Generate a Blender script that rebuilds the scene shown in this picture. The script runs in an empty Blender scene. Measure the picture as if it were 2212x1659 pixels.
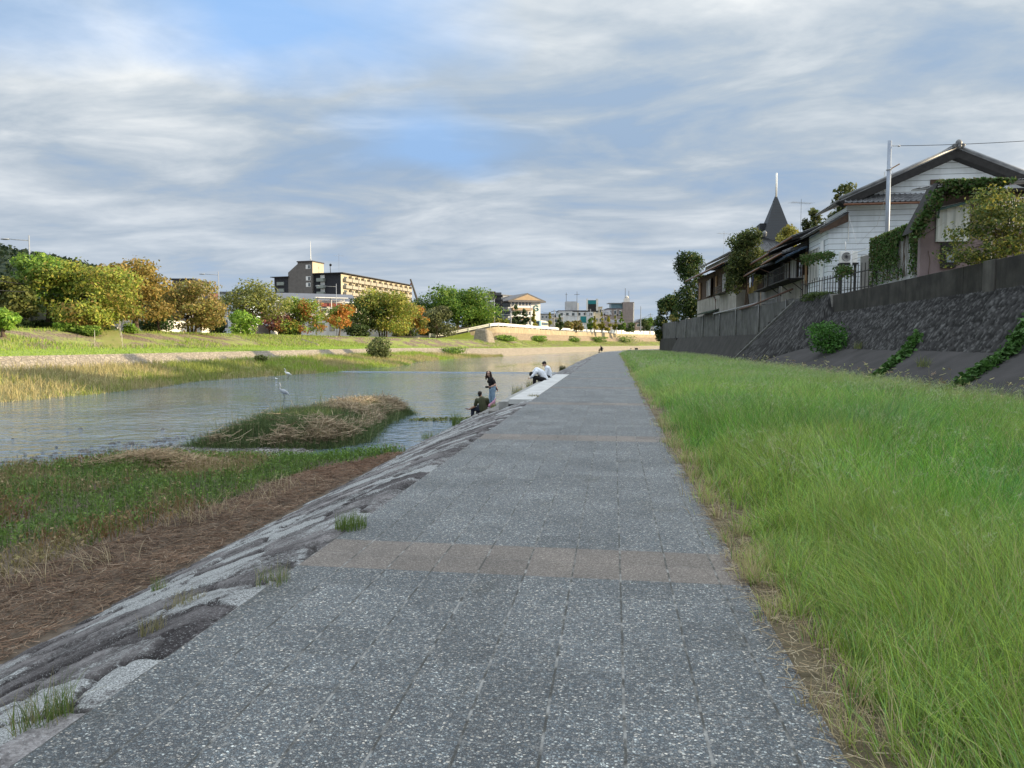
import bpy, bmesh, math, random
import numpy as np
from mathutils import Vector, Matrix, Euler
random.seed(7); rng = np.random.default_rng(11)
R = math.radians
scn = bpy.context.scene
COL = scn.collection
# ------------------------------------------------------------------ camera (eye 1.6 m above the path)
F, YAW, PIT, H = 1548., math.atan(219/1548.), math.atan(87.5/1548.), 1.6
cam_d = bpy.data.cameras.new("camera"); cam = bpy.data.objects.new("camera", cam_d); COL.objects.link(cam)
cam_d.sensor_width = 36; cam_d.lens = F/2212*36; cam_d.clip_start = .05; cam_d.clip_end = 9000
cam.location = (0, 0, H); cam.rotation_euler = (R(90)-PIT, 0, YAW); scn.camera = cam
def ray(px, py):                       # survey helper: direction of a sighted point
    a = (px-1106)/F; b = (829.5-py)/F
    cp, sp = math.cos(PIT), math.sin(PIT)
    y = cp+b*sp; z = -sp+b*cp; c, s = math.cos(YAW), math.sin(YAW)
    return (a*c-y*s, a*s+y*c, z)
def PZ(px, py, z):
    d = ray(px, py); t = (z-H)/d[2]; return Vector((d[0]*t, d[1]*t, z))
def PX(px, py, x):
    d = ray(px, py); t = x/d[0]; return Vector((x, d[1]*t, H+d[2]*t))
def PY(px, py, y):
    d = ray(px, py); t = y/d[1]; return Vector((d[0]*t, y, H+d[2]*t))
def PD(px, py, D):                     # at camera-axis distance D
    c = ray(px, py); k = D
    return Vector((c[0]*k, c[1]*k, H+c[2]*k))
# ------------------------------------------------------------------ materials
MATS = {}
def newmat(name):
    m = bpy.data.materials.new(name); m.use_nodes = True
    nt = m.node_tree; b = nt.nodes["Principled BSDF"]; return m, nt, b
def N(nt, t, **k):
    n = nt.nodes.new(t)
    for a, v in k.items():
        if a in n.inputs: n.inputs[a].default_value = v
        else: setattr(n, a, v)
    return n
def ramp(nt, fac, stops):
    r = nt.nodes.new("ShaderNodeValToRGB"); e = r.color_ramp.elements
    while len(e) < len(stops): e.new(.5)
    for i, (p, c) in enumerate(stops):
        e[i].position = p; e[i].color = c if len(c) == 4 else (*c, 1)
    nt.links.new(fac, r.inputs[0]); return r.outputs[0]
def mixc(nt, fac, a, b, mode='MIX'):
    m = nt.nodes.new("ShaderNodeMix"); m.data_type = 'RGBA'; m.blend_type = mode
    for i, v in ((0, fac), (6, a), (7, b)):
        if hasattr(v, 'is_linked') or hasattr(v, 'links'): nt.links.new(v, m.inputs[i])
        else: m.inputs[i].default_value = v if not isinstance(v, tuple) or len(v) == 4 else (*v, 1)
    return m.outputs[2]
def math_(nt, op, a, b=None, c=None):
    m = nt.nodes.new("ShaderNodeMath"); m.operation = op
    for i, v in enumerate((a, b, c)):
        if v is None: continue
        if hasattr(v, 'links'): nt.links.new(v, m.inputs[i])
        else: m.inputs[i].default_value = v
    return m.outputs[0]
def pos(nt, scale=(1, 1, 1), obj=False):
    src = N(nt, "ShaderNodeTexCoord").outputs['Object'] if obj else N(nt, "ShaderNodeNewGeometry").outputs['Position']
    mp = nt.nodes.new("ShaderNodeMapping"); mp.inputs['Scale'].default_value = scale
    nt.links.new(src, mp.inputs[0]); return mp.outputs[0]
def noise(nt, vec, scale, detail=4, rough=.55, dist=0):
    n = N(nt, "ShaderNodeTexNoise"); n.inputs['Scale'].default_value = scale; n.inputs['Detail'].default_value = detail
    n.inputs['Roughness'].default_value = rough; n.inputs['Distortion'].default_value = dist
    nt.links.new(vec, n.inputs['Vector']); return n.outputs[0]
def bump(nt, b, h, strength=.3, dist=.02):
    n = N(nt, "ShaderNodeBump"); n.inputs['Strength'].default_value = strength; n.inputs['Distance'].default_value = dist
    nt.links.new(h, n.inputs['Height']); nt.links.new(n.outputs[0], b.inputs['Normal'])
def mat(name, c1, c2=None, scale=3., rough=.8, bmp=.15, bscale=None, streak=0., metal=0., spec=.3, obj=True, detail=5):
    """two-tone weathered surface; streak = strength of vertical dirt runs"""
    if name in MATS: return MATS[name]
    m, nt, b = newmat(name); c2 = c2 or tuple(v*.75 for v in c1)
    v = pos(nt, obj=obj); n1 = noise(nt, v, scale, detail)
    col = ramp(nt, n1, [(.32, c2), (.68, c1)])
    if streak:
        sv = pos(nt, (1, 1, .16), obj); ns = noise(nt, sv, 1.1, 7, .7, .8)
        f = ramp(nt, ns, [(.42, (0, 0, 0)), (.68, (1, 1, 1))])
        f2 = math_(nt, 'MULTIPLY', f, streak)
        col = mixc(nt, f2, col, tuple(v*.35 for v in c2))
    nt.links.new(col, b.inputs['Base Color']); b.inputs['Roughness'].default_value = rough
    b.inputs['Metallic'].default_value = metal; b.inputs['Specular IOR Level'].default_value = spec
    if bmp:
        bump(nt, b, noise(nt, v, bscale or scale*6, 4), bmp, .02)
    MATS[name] = m; return m
def vcol_mat(name, rough=.75, trans=.0, bmp=0, bscale=30, spec=.25, speck=None):
    """albedo from the mesh's own 'Col' attribute (each leaf, blade or stone its own colour)"""
    if name in MATS: return MATS[name]
    m, nt, b = newmat(name); a = N(nt, "ShaderNodeAttribute"); a.attribute_name = "Col"; col = a.outputs[0]
    if speck:
        n = noise(nt, pos(nt), speck[0], 6, .7); col = mixc(nt, ramp(nt, n, [(speck[1], (0, 0, 0)), (speck[1]+.1, (1, 1, 1))]), col, speck[2])
    nt.links.new(col, b.inputs['Base Color']); b.inputs['Roughness'].default_value = rough
    b.inputs['Specular IOR Level'].default_value = spec
    if bmp: bump(nt, b, noise(nt, pos(nt), bscale, 6, .65), bmp, .03)
    if trans:
        t = N(nt, "ShaderNodeBsdfTranslucent"); nt.links.new(col, t.inputs[0]); mx = N(nt, "ShaderNodeMixShader"); mx.inputs[0].default_value = trans
        nt.links.new(b.outputs[0], mx.inputs[1]); nt.links.new(t.outputs[0], mx.inputs[2])
        nt.links.new(mx.outputs[0], nt.nodes["Material Output"].inputs[0])
    MATS[name] = m; return m
# ------------------------------------------------------------------ mesh builder
class MB:
    def __init__(s): s.v = []; s.f = []
    def add(s, vs, fs):
        o = len(s.v); s.v += [tuple(v) for v in vs]; s.f += [tuple(i+o for i in f) for f in fs]; return s
    def box(s, c, d, rz=0, rx=0):
        x, y, z = (k/2 for k in d); m = Euler((rx, 0, rz)).to_matrix(); c = Vector(c)
        vs = [m @ Vector((a*x, b*y, e*z))+c for e in (-1, 1) for b in (-1, 1) for a in (-1, 1)]
        return s.add(vs, [(0, 2, 3, 1), (4, 5, 7, 6), (0, 1, 5, 4), (2, 6, 7, 3), (0, 4, 6, 2), (1, 3, 7, 5)])
    def tube(s, pts, rad, n=8, cap=True):
        pts = [Vector(p) for p in pts]
        if not hasattr(rad, '__len__'): rad = [rad]*len(pts)
        vs = []; fs = []
        for i, p in enumerate(pts):
            t = (pts[min(i+1, len(pts)-1)]-pts[max(i-1, 0)])
            t = t.normalized() if t.length > 1e-9 else Vector((0, 0, 1))
            up = Vector((0, 0, 1)) if abs(t.z) < .95 else Vector((0, 1, 0))
            a = t.cross(up).normalized(); b = t.cross(a)
            for k in range(n):
                g = 2*math.pi*k/n; vs.append(p+(a*math.cos(g)+b*math.sin(g))*rad[i])
        for i in range(len(pts)-1):
            for k in range(n):
                fs.append((i*n+k, i*n+(k+1) % n, (i+1)*n+(k+1) % n, (i+1)*n+k))
        if cap: fs.append(tuple(range(n))[::-1]); fs.append(tuple((len(pts)-1)*n+k for k in range(n)))
        return s.add(vs, fs)
    def ell(s, c, r, nu=14, nv=9, m=None):
        c = Vector(c); vs = []; fs = []
        for j in range(nv+1):
            t = math.pi*j/nv
            for i in range(nu):
                p = 2*math.pi*i/nu; q = Vector((r[0]*math.sin(t)*math.cos(p), r[1]*math.sin(t)*math.sin(p), r[2]*math.cos(t)))
                vs.append((m @ q if m else q)+c)
        for j in range(nv):
            for i in range(nu):
                fs.append((j*nu+i, (j+1)*nu+i, (j+1)*nu+(i+1) % nu, j*nu+(i+1) % nu))
        return s.add(vs, fs)
    def cap(s, a, b, ra, rb, n=10):                   # closed tapered capsule
        a = Vector(a); b = Vector(b); d = (b-a); L = max(d.length, 1e-6); d /= L; pts = []; rr = []
        for k in range(5):
            g = math.pi/2*(k/4); pts.append(a-d*ra*math.cos(g)); rr.append(max(ra*math.sin(g), ra*.02))
        for k in range(5):
            g = math.pi/2*(k/4); pts.append(b+d*rb*math.sin(g)); rr.append(max(rb*math.cos(g), rb*.02))
        return s.tube(pts, rr, n)
    def prism(s, poly, a, b):                         # poly: list of 3D points at one end; extruded by vector b-a
        d = Vector(b)-Vector(a); n = len(poly); vs = [Vector(p) for p in poly]; vs += [p+d for p in vs]
        fs = [tuple(range(n))[::-1], tuple(range(n, 2*n))]+[(i, (i+1) % n, n+(i+1) % n, n+i) for i in range(n)]
        return s.add(vs, fs)
    def torus(s, c, Rr, r, axis='x', n=24, k=8):
        vs = []; fs = []
        for i in range(n):
            a = 2*math.pi*i/n
            for j in range(k):
                b = 2*math.pi*j/k; q = (Rr+r*math.cos(b)); u, v, w = q*math.cos(a), q*math.sin(a), r*math.sin(b)
                p = {'x': (w, u, v), 'y': (u, w, v), 'z': (u, v, w)}[axis]; vs.append(Vector(p)+Vector(c))
        for i in range(n):
            for j in range(k):
                fs.append((i*k+j, ((i+1) % n)*k+j, ((i+1) % n)*k+(j+1) % k, i*k+(j+1) % k))
        return s.add(vs, fs)
    def mesh(s, name):
        me = bpy.data.meshes.new(name); me.from_pydata([tuple(v) for v in s.v], [], s.f); me.validate()
        bm = bmesh.new(); bm.from_mesh(me); bmesh.ops.recalc_face_normals(bm, faces=bm.faces); bm.to_mesh(me); bm.free(); return me
def link(name, me, m=None, parent=None, loc=None, rz=None, smooth=False):
    if m is not None: me.materials.clear(); me.materials.append(m)
    o = bpy.data.objects.new(name, me); COL.objects.link(o)
    if parent is not None: o.parent = parent
    if loc is not None: o.location = loc
    if rz is not None: o.rotation_euler.z = rz
    if smooth: me.polygons.foreach_set("use_smooth", [True]*len(me.polygons))
    return o
def build(mb, name, m, parent=None, smooth=False, bev=0, world=False):
    """world: vertices are in world coordinates; shift them to the parent's origin (unrotated parents)"""
    if world and parent is not None:
        q = parent.location.copy()
        p = parent.parent
        while p is not None: q += p.location; p = p.parent
        mb.v = [tuple(Vector(v)-q) for v in mb.v]
    o = link(name, mb.mesh(name), m, parent, smooth=smooth)
    if bev:
        b = o.modifiers.new("edge", 'BEVEL'); b.width = bev; b.segments = 2; b.limit_method = 'ANGLE'
    return o
def tag(o, label=None, cat=None, group=None, kind=None):
    if label: o['label'] = label
    if cat: o['category'] = cat
    if group: o['group'] = group
    if kind: o['kind'] = kind
    return o
def thing(name, label, cat, loc=(0, 0, 0), rz=0, group=None):
    o = bpy.data.objects.new(name, None); o.empty_display_size = .2; COL.objects.link(o)
    o.location = loc; o.rotation_euler.z = rz; return tag(o, label, cat, group)
def solo(mb, name, label, cat, m, base, group=None, smooth=False, bev=0):
    """a thing that is one mesh, vertices given in world coordinates, origin moved to base"""
    base = Vector(base); mb.v = [tuple(Vector(v)-base) for v in mb.v]
    o = build(mb, name, m, smooth=smooth, bev=bev); o.location = base; return tag(o, label, cat, group)
def dup(root, loc=None, rz=None, label=None, scale=None):
    r = root.copy(); COL.objects.link(r)
    if loc is not None: r.location = loc
    if rz is not None: r.rotation_euler.z = rz
    if scale is not None: r.scale = (scale,)*3
    if label: r['label'] = label
    for ch in list(root.children):
        c = ch.copy(); COL.objects.link(c); c.parent = r
        for g in list(ch.children):
            d = g.copy(); COL.objects.link(d); d.parent = c
    return r
def npmesh(name, v, f, col=None, m=None, parent=None, smooth=False):
    v = np.asarray(v, np.float32); f = np.asarray(f, np.int32); k = f.shape[1]
    me = bpy.data.meshes.new(name); me.vertices.add(len(v)); me.vertices.foreach_set("co", v.ravel())
    me.loops.add(f.size); me.loops.foreach_set("vertex_index", f.ravel())
    me.polygons.add(len(f)); me.polygons.foreach_set("loop_start", np.arange(0, f.size, k, dtype=np.int32))
    me.update(calc_edges=True)
    if col is not None:
        a = me.color_attributes.new("Col", 'FLOAT_COLOR', 'POINT'); c = np.ones((len(v), 4), np.float32); c[:, :3] = col
        a.data.foreach_set("color", c.ravel())
    o = link(name, me, m, parent)
    if smooth: me.polygons.foreach_set("use_smooth", np.ones(len(f), bool))
    return o
# ------------------------------------------------------------------ value noise for heights and colours
def vnoise(x, y, seed=0):
    xi = np.floor(x).astype(np.int64); yi = np.floor(y).astype(np.int64); fx = x-xi; fy = y-yi
    fx = fx*fx*(3-2*fx); fy = fy*fy*(3-2*fy)
    def h(a, b):
        n = (a*374761393+b*668265263+seed*2147483647) & 0xffffffff; n = ((n ^ (n >> 13))*1274126177) & 0xffffffff
        return ((n ^ (n >> 16)) & 0xffff)/65535.
    return (h(xi, yi)*(1-fx)+h(xi+1, yi)*fx)*(1-fy)+(h(xi, yi+1)*(1-fx)+h(xi+1, yi+1)*fx)*fy
def fbm(x, y, seed=0, o=4):
    a = 0.; s = 0.; w = 1.
    for i in range(o): a = a+w*vnoise(x*2**i, y*2**i, seed+i); s += w; w *= .5
    return a/s
def pick(cols, n, w=None):
    c = np.array(cols, np.float32); w = None if w is None else np.array(w)/sum(w)
    return c[rng.choice(len(c), n, p=w)]
# ------------------------------------------------------------------ blades and leaves
def blades(p, h, w, col, lean=.5, wind=(0, 0), seg=3, tipcol=None):
    """p (n,3) roots; arching grass blades, returns verts, faces, colours"""
    n = len(p); h = np.broadcast_to(h, n)*rng.uniform(.6, 1.25, n); w = np.broadcast_to(w, n)
    az = rng.uniform(0, 2*np.pi, n); L = np.abs(rng.normal(0, lean, n))
    dx = np.cos(az)*L+wind[0]; dy = np.sin(az)*L+wind[1]
    fa = rng.uniform(0, 2*np.pi, n); sx, sy = np.cos(fa), np.sin(fa)
    V = []; C = []
    for i in range(seg+1):
        t = i/seg; q = t**1.8; hz = h*t*(1-.28*q*np.minimum(1.5, np.hypot(dx, dy)))
        cx = p[:, 0]+dx*h*q; cy = p[:, 1]+dy*h*q; cz = p[:, 2]+hz
        ww = w*(1-t**1.5)*.5+w*.06
        for sgn in (-1, 1): V.append(np.stack([cx+sgn*sx*ww, cy+sgn*sy*ww, cz], 1))
        cc = col*(1 if tipcol is None else 1-t**2)+(0 if tipcol is None else tipcol*t**2)
        C += [cc, cc]
    V = np.stack(V, 1).reshape(-1, 3); C = np.stack(C, 1).reshape(-1, 3); k = 2*(seg+1)
    b = (np.arange(n)*k)[:, None]; Fq = np.concatenate([b+np.array([[2*i, 2*i+1, 2*i+3, 2*i+2]]) for i in range(seg)], 0)
    return V, Fq, C
def sticks(p, L, w, col, tilt=.25, curl=.25):
    n = len(p); az = rng.uniform(0, 2*np.pi, n); L = np.broadcast_to(L, n)*rng.uniform(.4, 1.4, n)
    d = np.stack([np.cos(az), np.sin(az), rng.normal(0, tilt, n)], 1); sd = np.stack([-np.sin(az), np.cos(az), rng.normal(0, .6, n)], 1)
    V = []
    cu = rng.normal(0, curl, n)
    for t in (-.5, 0, .5):
        c = p+d*(L*t)[:, None]+np.stack([-np.sin(az), np.cos(az), np.zeros(n)], 1)*(cu*L*(t*t))[:, None]
        c[:, 2] = np.maximum(c[:, 2], p[:, 2]-.02)
        for s in (-1, 1): V.append(c+sd*(s*w*.5))
    V = np.stack(V, 1).reshape(-1, 3); b = (np.arange(n)*6)[:, None]
    return V, np.concatenate([b+np.array([[0, 1, 3, 2]]), b+np.array([[2, 3, 5, 4]])], 0), np.repeat(col, 6, 0)
def leaves(p, size, col, up=.3, out=None, aspect=.55):
    n = len(p); nn = rng.normal(0, 1, (n, 3)); nn[:, 2] += up
    if out is not None: nn += out*1.1
    nn /= np.linalg.norm(nn, axis=1)[:, None]; t = rng.normal(0, 1, (n, 3)); t -= nn*(t*nn).sum(1)[:, None]; t /= np.linalg.norm(t, axis=1)[:, None]
    b = np.cross(nn, t); s = (np.broadcast_to(size, n)*rng.uniform(.45, 1.4, n))[:, None]
    V = np.stack([p-t*s, p+b*s*aspect+nn*s*.15, p+t*s, p-b*s*aspect+nn*s*.15], 1).reshape(-1, 3)
    return V, (np.arange(n)*4)[:, None]+np.array([[0, 1, 2, 3]]), np.repeat(col, 4, 0)
def merge(*parts):
    V = []; Fc = []; C = []; o = 0
    for v, f, c in parts: V.append(v); Fc.append(f+o); C.append(c); o += len(v)
    return np.concatenate(V), np.concatenate(Fc), np.concatenate(C)
LEAF = vcol_mat("leaf", .6, .36); GRASS = vcol_mat("grass_blade", .6, .3); STRAW = vcol_mat("dry_straw", .85, .1)
BARK = mat("bark", (.13, .095, .07), (.06, .045, .035), 12, .9, .5)
def crown_points(n, lobes, shell=.55):
    """points through a set of ellipsoid lobes, denser towards each lobe's outside; outward direction too"""
    w = np.array([l[3]*l[4]*l[5] for l in lobes])**.67; k = rng.choice(len(lobes), n, p=w/w.sum()); Lb = np.array(lobes, np.float64)[k]
    d = rng.normal(0, 1, (n, 3)); d /= np.linalg.norm(d, axis=1)[:, None]; r = rng.uniform(shell**3, 1.0, n)**(1/3.)*(1+np.abs(rng.normal(0, .16, n))-.1)
    return Lb[:, :3]+d*r[:, None]*Lb[:, 3:6], d, k
def tree(name, label, cat, base, h, w, cols, wts=None, leaf=.28, n=3000, group=None, trunk=.22, bare=.25, nl=16, lobe=.34, cone=0., stems=1, patch=None, dens_top=1.):
    """tapered trunk with limbs; crown of leaf sprays gathered in uneven lobes. patch: (colours, share) for a turned area of the crown"""
    base = Vector(base); t = thing(name, label, cat, base, 0, group); rs = np.random.default_rng(abs(hash((round(base.x, 1), round(base.y, 1)))) % 99999)
    lobes = []; hc = h*(1-bare)
    for i in range(nl):
        zz = rs.uniform(.08, .9)**(1 if cone else .9); a = i*2.4+rs.uniform(-.5, .5)
        prof = (1-zz)**.8 if cone else math.sqrt(max(0, 1-(2*zz-.86)**2/1.35))
        rr = w*.5*prof*rs.uniform(.3, .98); s = w*lobe*rs.uniform(.35, 1.1)*(1 if not cone else (1.1-zz))
        lobes.append((rr*math.cos(a), rr*math.sin(a), h*bare+hc*zz, s, s, s*rs.uniform(.6, .9)*(1 if cone else max(.8, min(1.9, hc/w*.85)))))
    if not cone: lobes += [(rs.uniform(-.1, .1)*w, rs.uniform(-.1, .1)*w, h-w*.17, w*.22, w*.22, w*.17)]
    else: lobes += [(0, 0, h*.93, w*.1, w*.1, h*.09)]
    p, d, k = crown_points(n, lobes)
    # sprays: each point gets a small tuft direction so the outline is ragged
    p = p+rs.normal(0, .05*w*.3, p.shape); p[:, 2] = np.maximum(p[:, 2], h*bare*.55)
    c = pick(cols, n, wts)*rng.uniform(.75, 1.25, (n, 1)); lt = rs.uniform(.8, 1.2, len(lobes))[k]; c = c*lt[:, None]
    if patch:
        ang = patch[2] if len(patch) > 2 else 0.
        q = vnoise(p[:, 0]*1.6/w*3+7, p[:, 2]*1.6/w*3+p[:, 1]/w*2, 5)+.35*(p[:, 0]*math.cos(ang)+p[:, 1]*math.sin(ang))/w+rng.uniform(-.12, .12, n)
        th = np.quantile(q, 1-patch[1]); sel = q > th; c[sel] = pick(patch[0], int(sel.sum()))*rng.uniform(.75, 1.25, (int(sel.sum()), 1))
    v, f, cc = leaves(p, leaf, c, .4, d)
    npmesh("crown", v, f, cc, LEAF, t)
    mb = MB()
    for s in range(stems):
        ox = 0 if stems == 1 else (s-(stems-1)/2)*trunk*2.6; lean = rs.uniform(-.06, .06)*h
        top = Vector((ox*1.8+lean, rs.uniform(-.05, .05)*h, h*(.6 if not cone else .95)))
        b0 = Vector((ox, rs.uniform(-.1, .1)*trunk, -.25)); m1 = b0.lerp(top, .35)+Vector((rs.uniform(-.1, .1), rs.uniform(-.1, .1), 0))
        mb.tube([b0, b0+Vector((0, 0, .4)), m1, top], [trunk*1.35, trunk, trunk*.75, trunk*.2], 8)
        if not cone:
            for l in lobes[s::stems][:9]:
                q = b0.lerp(top, rs.uniform(.38, .85)); e = Vector(l[:3]); mm = q.lerp(e, .5)+Vector((0, 0, .08*h*rs.uniform(-.2, 1)))
                mb.tube([q, mm, e], [trunk*.4, trunk*.26, trunk*.08], 5)
    build(mb, "trunk", BARK, t, smooth=True); return t
def bush(name, label, base, w, h, cols, leaf=.06, n=1200, group=None, d=None, wts=None):
    base = Vector(base); t = thing(name, label, "bush", base, 0, group); d = d or w; lobes = []
    for i in range(9):
        a = i*2.4; r = rng.uniform(.1, .34); s = rng.uniform(.22, .36)
        lobes.append((r*w*math.cos(a), r*d*math.sin(a), h*(rng.uniform(.3, .75) if i > 3 else rng.uniform(.12, .3)), s*w, s*d, h*rng.uniform(.2, .32)))
    p, dd, k = crown_points(n, lobes, .4); p[:, 2] = np.maximum(p[:, 2], .02)
    c = pick(cols, n, wts)*rng.uniform(.7, 1.3, (n, 1))*rng.uniform(.8, 1.2, len(lobes))[k][:, None]
    v, f, cc = leaves(p, leaf, c, .4, dd); npmesh("foliage", v, f, cc, LEAF, t)
    mb = MB()
    for l in lobes: mb.tube([(0, 0, -.1), (l[0]*.5, l[1]*.5, l[2]*.6), l[:3]], [.012*w+.01, .009*w+.006, .004], 5)
    build(mb, "stem", BARK, t, smooth=True); return t
# ================================================================== sky, sun
SUN_AZ = math.atan2(.985, .13); SUN_EL = R(13.0)
w = bpy.data.worlds.new("World"); scn.world = w; w.use_nodes = True; nt = w.node_tree
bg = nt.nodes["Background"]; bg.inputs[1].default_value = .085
sky = N(nt, "ShaderNodeTexSky"); sky.sky_type = 'NISHITA'; sky.sun_disc = False; sky.sun_elevation = SUN_EL; sky.sun_rotation = SUN_AZ
sky.air_density = 1.; sky.dust_density = 1.2; sky.ozone_density = 2.
tc = N(nt, "ShaderNodeTexCoord").outputs['Generated']
sp = N(nt, "ShaderNodeSeparateXYZ"); nt.links.new(tc, sp.inputs[0]); dx, dy, dz = sp.outputs
zz = math_(nt, 'ADD', math_(nt, 'MAXIMUM', dz, 0.), .11)
cv = N(nt, "ShaderNodeCombineXYZ"); nt.links.new(math_(nt, 'DIVIDE', dx, zz), cv.inputs[0]); nt.links.new(math_(nt, 'DIVIDE', dy, zz), cv.inputs[1])
def cmap(sx, sy, rot, ox, oy):
    mp = nt.nodes.new("ShaderNodeMapping"); mp.inputs['Scale'].default_value = (sx, sy, 1); mp.inputs['Rotation'].default_value = (0, 0, rot); mp.inputs['Location'].default_value = (ox, oy, 0)
    nt.links.new(cv.outputs[0], mp.inputs[0]); return mp.outputs[0]
big = noise(nt, cmap(.42, .8, R(20), 3.3, 1.7), 1.0, 4, .5, .3)          # broad decks
mid = noise(nt, cmap(.75, 1.2, R(12), 8.1, 4.2), 1.7, 6, .56, .5)           # rolls
fine = noise(nt, cmap(1., 1.5, R(8), 1., 9.), 5.0, 5, .6, .4)
cl = math_(nt, 'ADD', math_(nt, 'MULTIPLY', big, .36), math_(nt, 'ADD', math_(nt, 'MULTIPLY', mid, .50), math_(nt, 'MULTIPLY', fine, .11)))
def gapmask(px, py, wd, ht, rot=0.):   # an opening in the cloud deck around one direction of the sky
    d = Vector(ray(px, py)).normalized(); c0 = (d.x/(d.z+.11), d.y/(d.z+.11)); mp = nt.nodes.new("ShaderNodeMapping"); mp.vector_type = 'TEXTURE'
    mp.inputs['Location'].default_value = (c0[0], c0[1], 0); mp.inputs['Rotation'].default_value = (0, 0, rot); mp.inputs['Scale'].default_value = (wd, ht, 1)
    ad = N(nt, "ShaderNodeVectorMath", operation='ADD'); wn_ = N(nt, "ShaderNodeTexNoise"); wn_.inputs['Scale'].default_value = 2.2; wn_.inputs['Detail'].default_value = 4; nt.links.new(cv.outputs[0], wn_.inputs['Vector'])
    ms = N(nt, "ShaderNodeVectorMath", operation='MULTIPLY_ADD'); nt.links.new(wn_.outputs['Color'], ms.inputs[0]); ms.inputs[1].default_value = (.55, .55, 0); ms.inputs[2].default_value = (-.275, -.275, 0)
    nt.links.new(cv.outputs[0], ad.inputs[0]); nt.links.new(ms.outputs[0], ad.inputs[1]); nt.links.new(ad.outputs[0], mp.inputs[0]); ln = N(nt, "ShaderNodeVectorMath", operation='LENGTH'); nt.links.new(mp.outputs[0], ln.inputs[0])
    return ramp(nt, ln.outputs['Value'], [(.25, (1, 1, 1)), (1., (0, 0, 0))])
gap1 = gapmask(640, 60, .62, .42, R(10)); gap2 = gapmask(930, 315, .50, .42, R(10)); gap3 = gapmask(30, 30, .5, .4)
gaps = math_(nt, 'MAXIMUM', math_(nt, 'MULTIPLY', gap1, .85), math_(nt, 'MAXIMUM', math_(nt, 'MULTIPLY', gap2, .62), math_(nt, 'MULTIPLY', gap3, .4)))
thin = ramp(nt, cl, [(.36, (.22,)*3), (.46, (0,)*3)])
cover = math_(nt, 'SUBTRACT', 1., math_(nt, 'MAXIMUM', gaps, thin))
shade = ramp(nt, cl, [(.37, (2.5, 3.1, 3.9)), (.45, (3.3, 3.85, 4.55)), (.52, (4.5, 4.9, 5.4)), (.58, (5.8, 6.05, 6.35)), (.67, (7.5, 7.65, 7.7))])
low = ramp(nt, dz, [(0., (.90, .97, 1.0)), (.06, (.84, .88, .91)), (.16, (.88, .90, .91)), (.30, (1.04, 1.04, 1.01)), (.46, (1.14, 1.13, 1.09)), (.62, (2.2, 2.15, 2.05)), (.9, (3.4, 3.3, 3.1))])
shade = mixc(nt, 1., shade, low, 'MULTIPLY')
hz = ramp(nt, dz, [(0., (.72,)*3), (.10, (.42,)*3), (.24, (0,)*3)]); shade = mixc(nt, hz, shade, (3.7, 4.25, 4.95))
# clouds are thinner and brighter round the low sun
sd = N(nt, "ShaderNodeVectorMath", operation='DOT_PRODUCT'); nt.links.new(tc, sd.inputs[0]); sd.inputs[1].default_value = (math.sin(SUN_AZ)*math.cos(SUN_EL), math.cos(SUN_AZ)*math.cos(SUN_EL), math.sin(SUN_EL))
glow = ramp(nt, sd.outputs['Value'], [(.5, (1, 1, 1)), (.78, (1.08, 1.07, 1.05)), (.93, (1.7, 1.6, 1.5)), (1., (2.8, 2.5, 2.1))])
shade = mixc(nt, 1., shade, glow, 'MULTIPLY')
blue = mixc(nt, .9, sky.outputs[0], (2.3, 4.2, 7.4))
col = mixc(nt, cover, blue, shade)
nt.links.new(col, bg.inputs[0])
sl = bpy.data.lights.new("sun", 'SUN'); so = bpy.data.objects.new("sun", sl); COL.objects.link(so)
sl.energy = 5.0; sl.angle = R(.5); sl.color = (1., .81, .52)
sdir = Vector((math.sin(SUN_AZ)*math.cos(SUN_EL), math.cos(SUN_AZ)*math.cos(SUN_EL), math.sin(SUN_EL)))
so.rotation_euler = sdir.to_track_quat('Z', 'Y').to_euler(); so.location = sdir*300
scn.view_settings.view_transform = 'Standard'; scn.view_settings.look = 'None'; scn.view_settings.exposure = .76; scn.view_settings.gamma = 1
# ================================================================== courses of the river banks
def smooth_poly(pts, it=4):
    p = np.array(pts, float)
    for _ in range(it):
        q = np.empty((2*len(p)-2, 2)); q[0::2] = p[:-1]*.75+p[1:]*.25; q[1::2] = p[:-1]*.25+p[1:]*.75
        p = np.concatenate([p[:1], q, p[-1:]])
    return p
def resample(p, ds):
    L = np.concatenate([[0], np.cumsum(np.hypot(*np.diff(p, axis=0).T))]); s = [0.]
    while s[-1] < L[-1]: 
        y = np.interp(s[-1], L, p[:, 1]); s.append(s[-1]+ds(y))
    s = np.minimum(np.array(s), L[-1]); return np.stack([np.interp(s, L, p[:, 0]), np.interp(s, L, p[:, 1])], 1)
def normals(p):
    t = np.gradient(p, axis=0); t /= np.linalg.norm(t, axis=1)[:, None]; return np.stack([-t[:, 1], t[:, 0]], 1)
FAR = smooth_poly([(-30, -160), (-30, 60), (-30, 130), (-23.5, 165), (-13, 230), (2, 300), (22, 360), (60, 420), (140, 470), (420, 520)])
NEAR = smooth_poly([(-2.25, -40), (-2.25, 60), (-2.25, 118), (-1.9, 132), (0, 152), (4, 178), (12, 210), (26, 250), (52, 300), (120, 350), (380, 400)])
def bank_at(px, d):                    # where the sight line of column px meets the far bank's course set back by d
    q = FAR+normals(FAR)*d; r = ray(px, 742); c = q[:, 0]*r[1]-q[:, 1]*r[0]
    for i in range(len(q)-1):
        if c[i]*c[i+1] <= 0 and q[i, 1] > 5:
            u = c[i]/(c[i]-c[i+1]+1e-12); return q[i]+(q[i+1]-q[i])*u
    return q[-1]
def sstep(x, a, b):
    t = np.clip((x-a)/(b-a), 0, 1); return t*t*(3-2*t)
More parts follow.
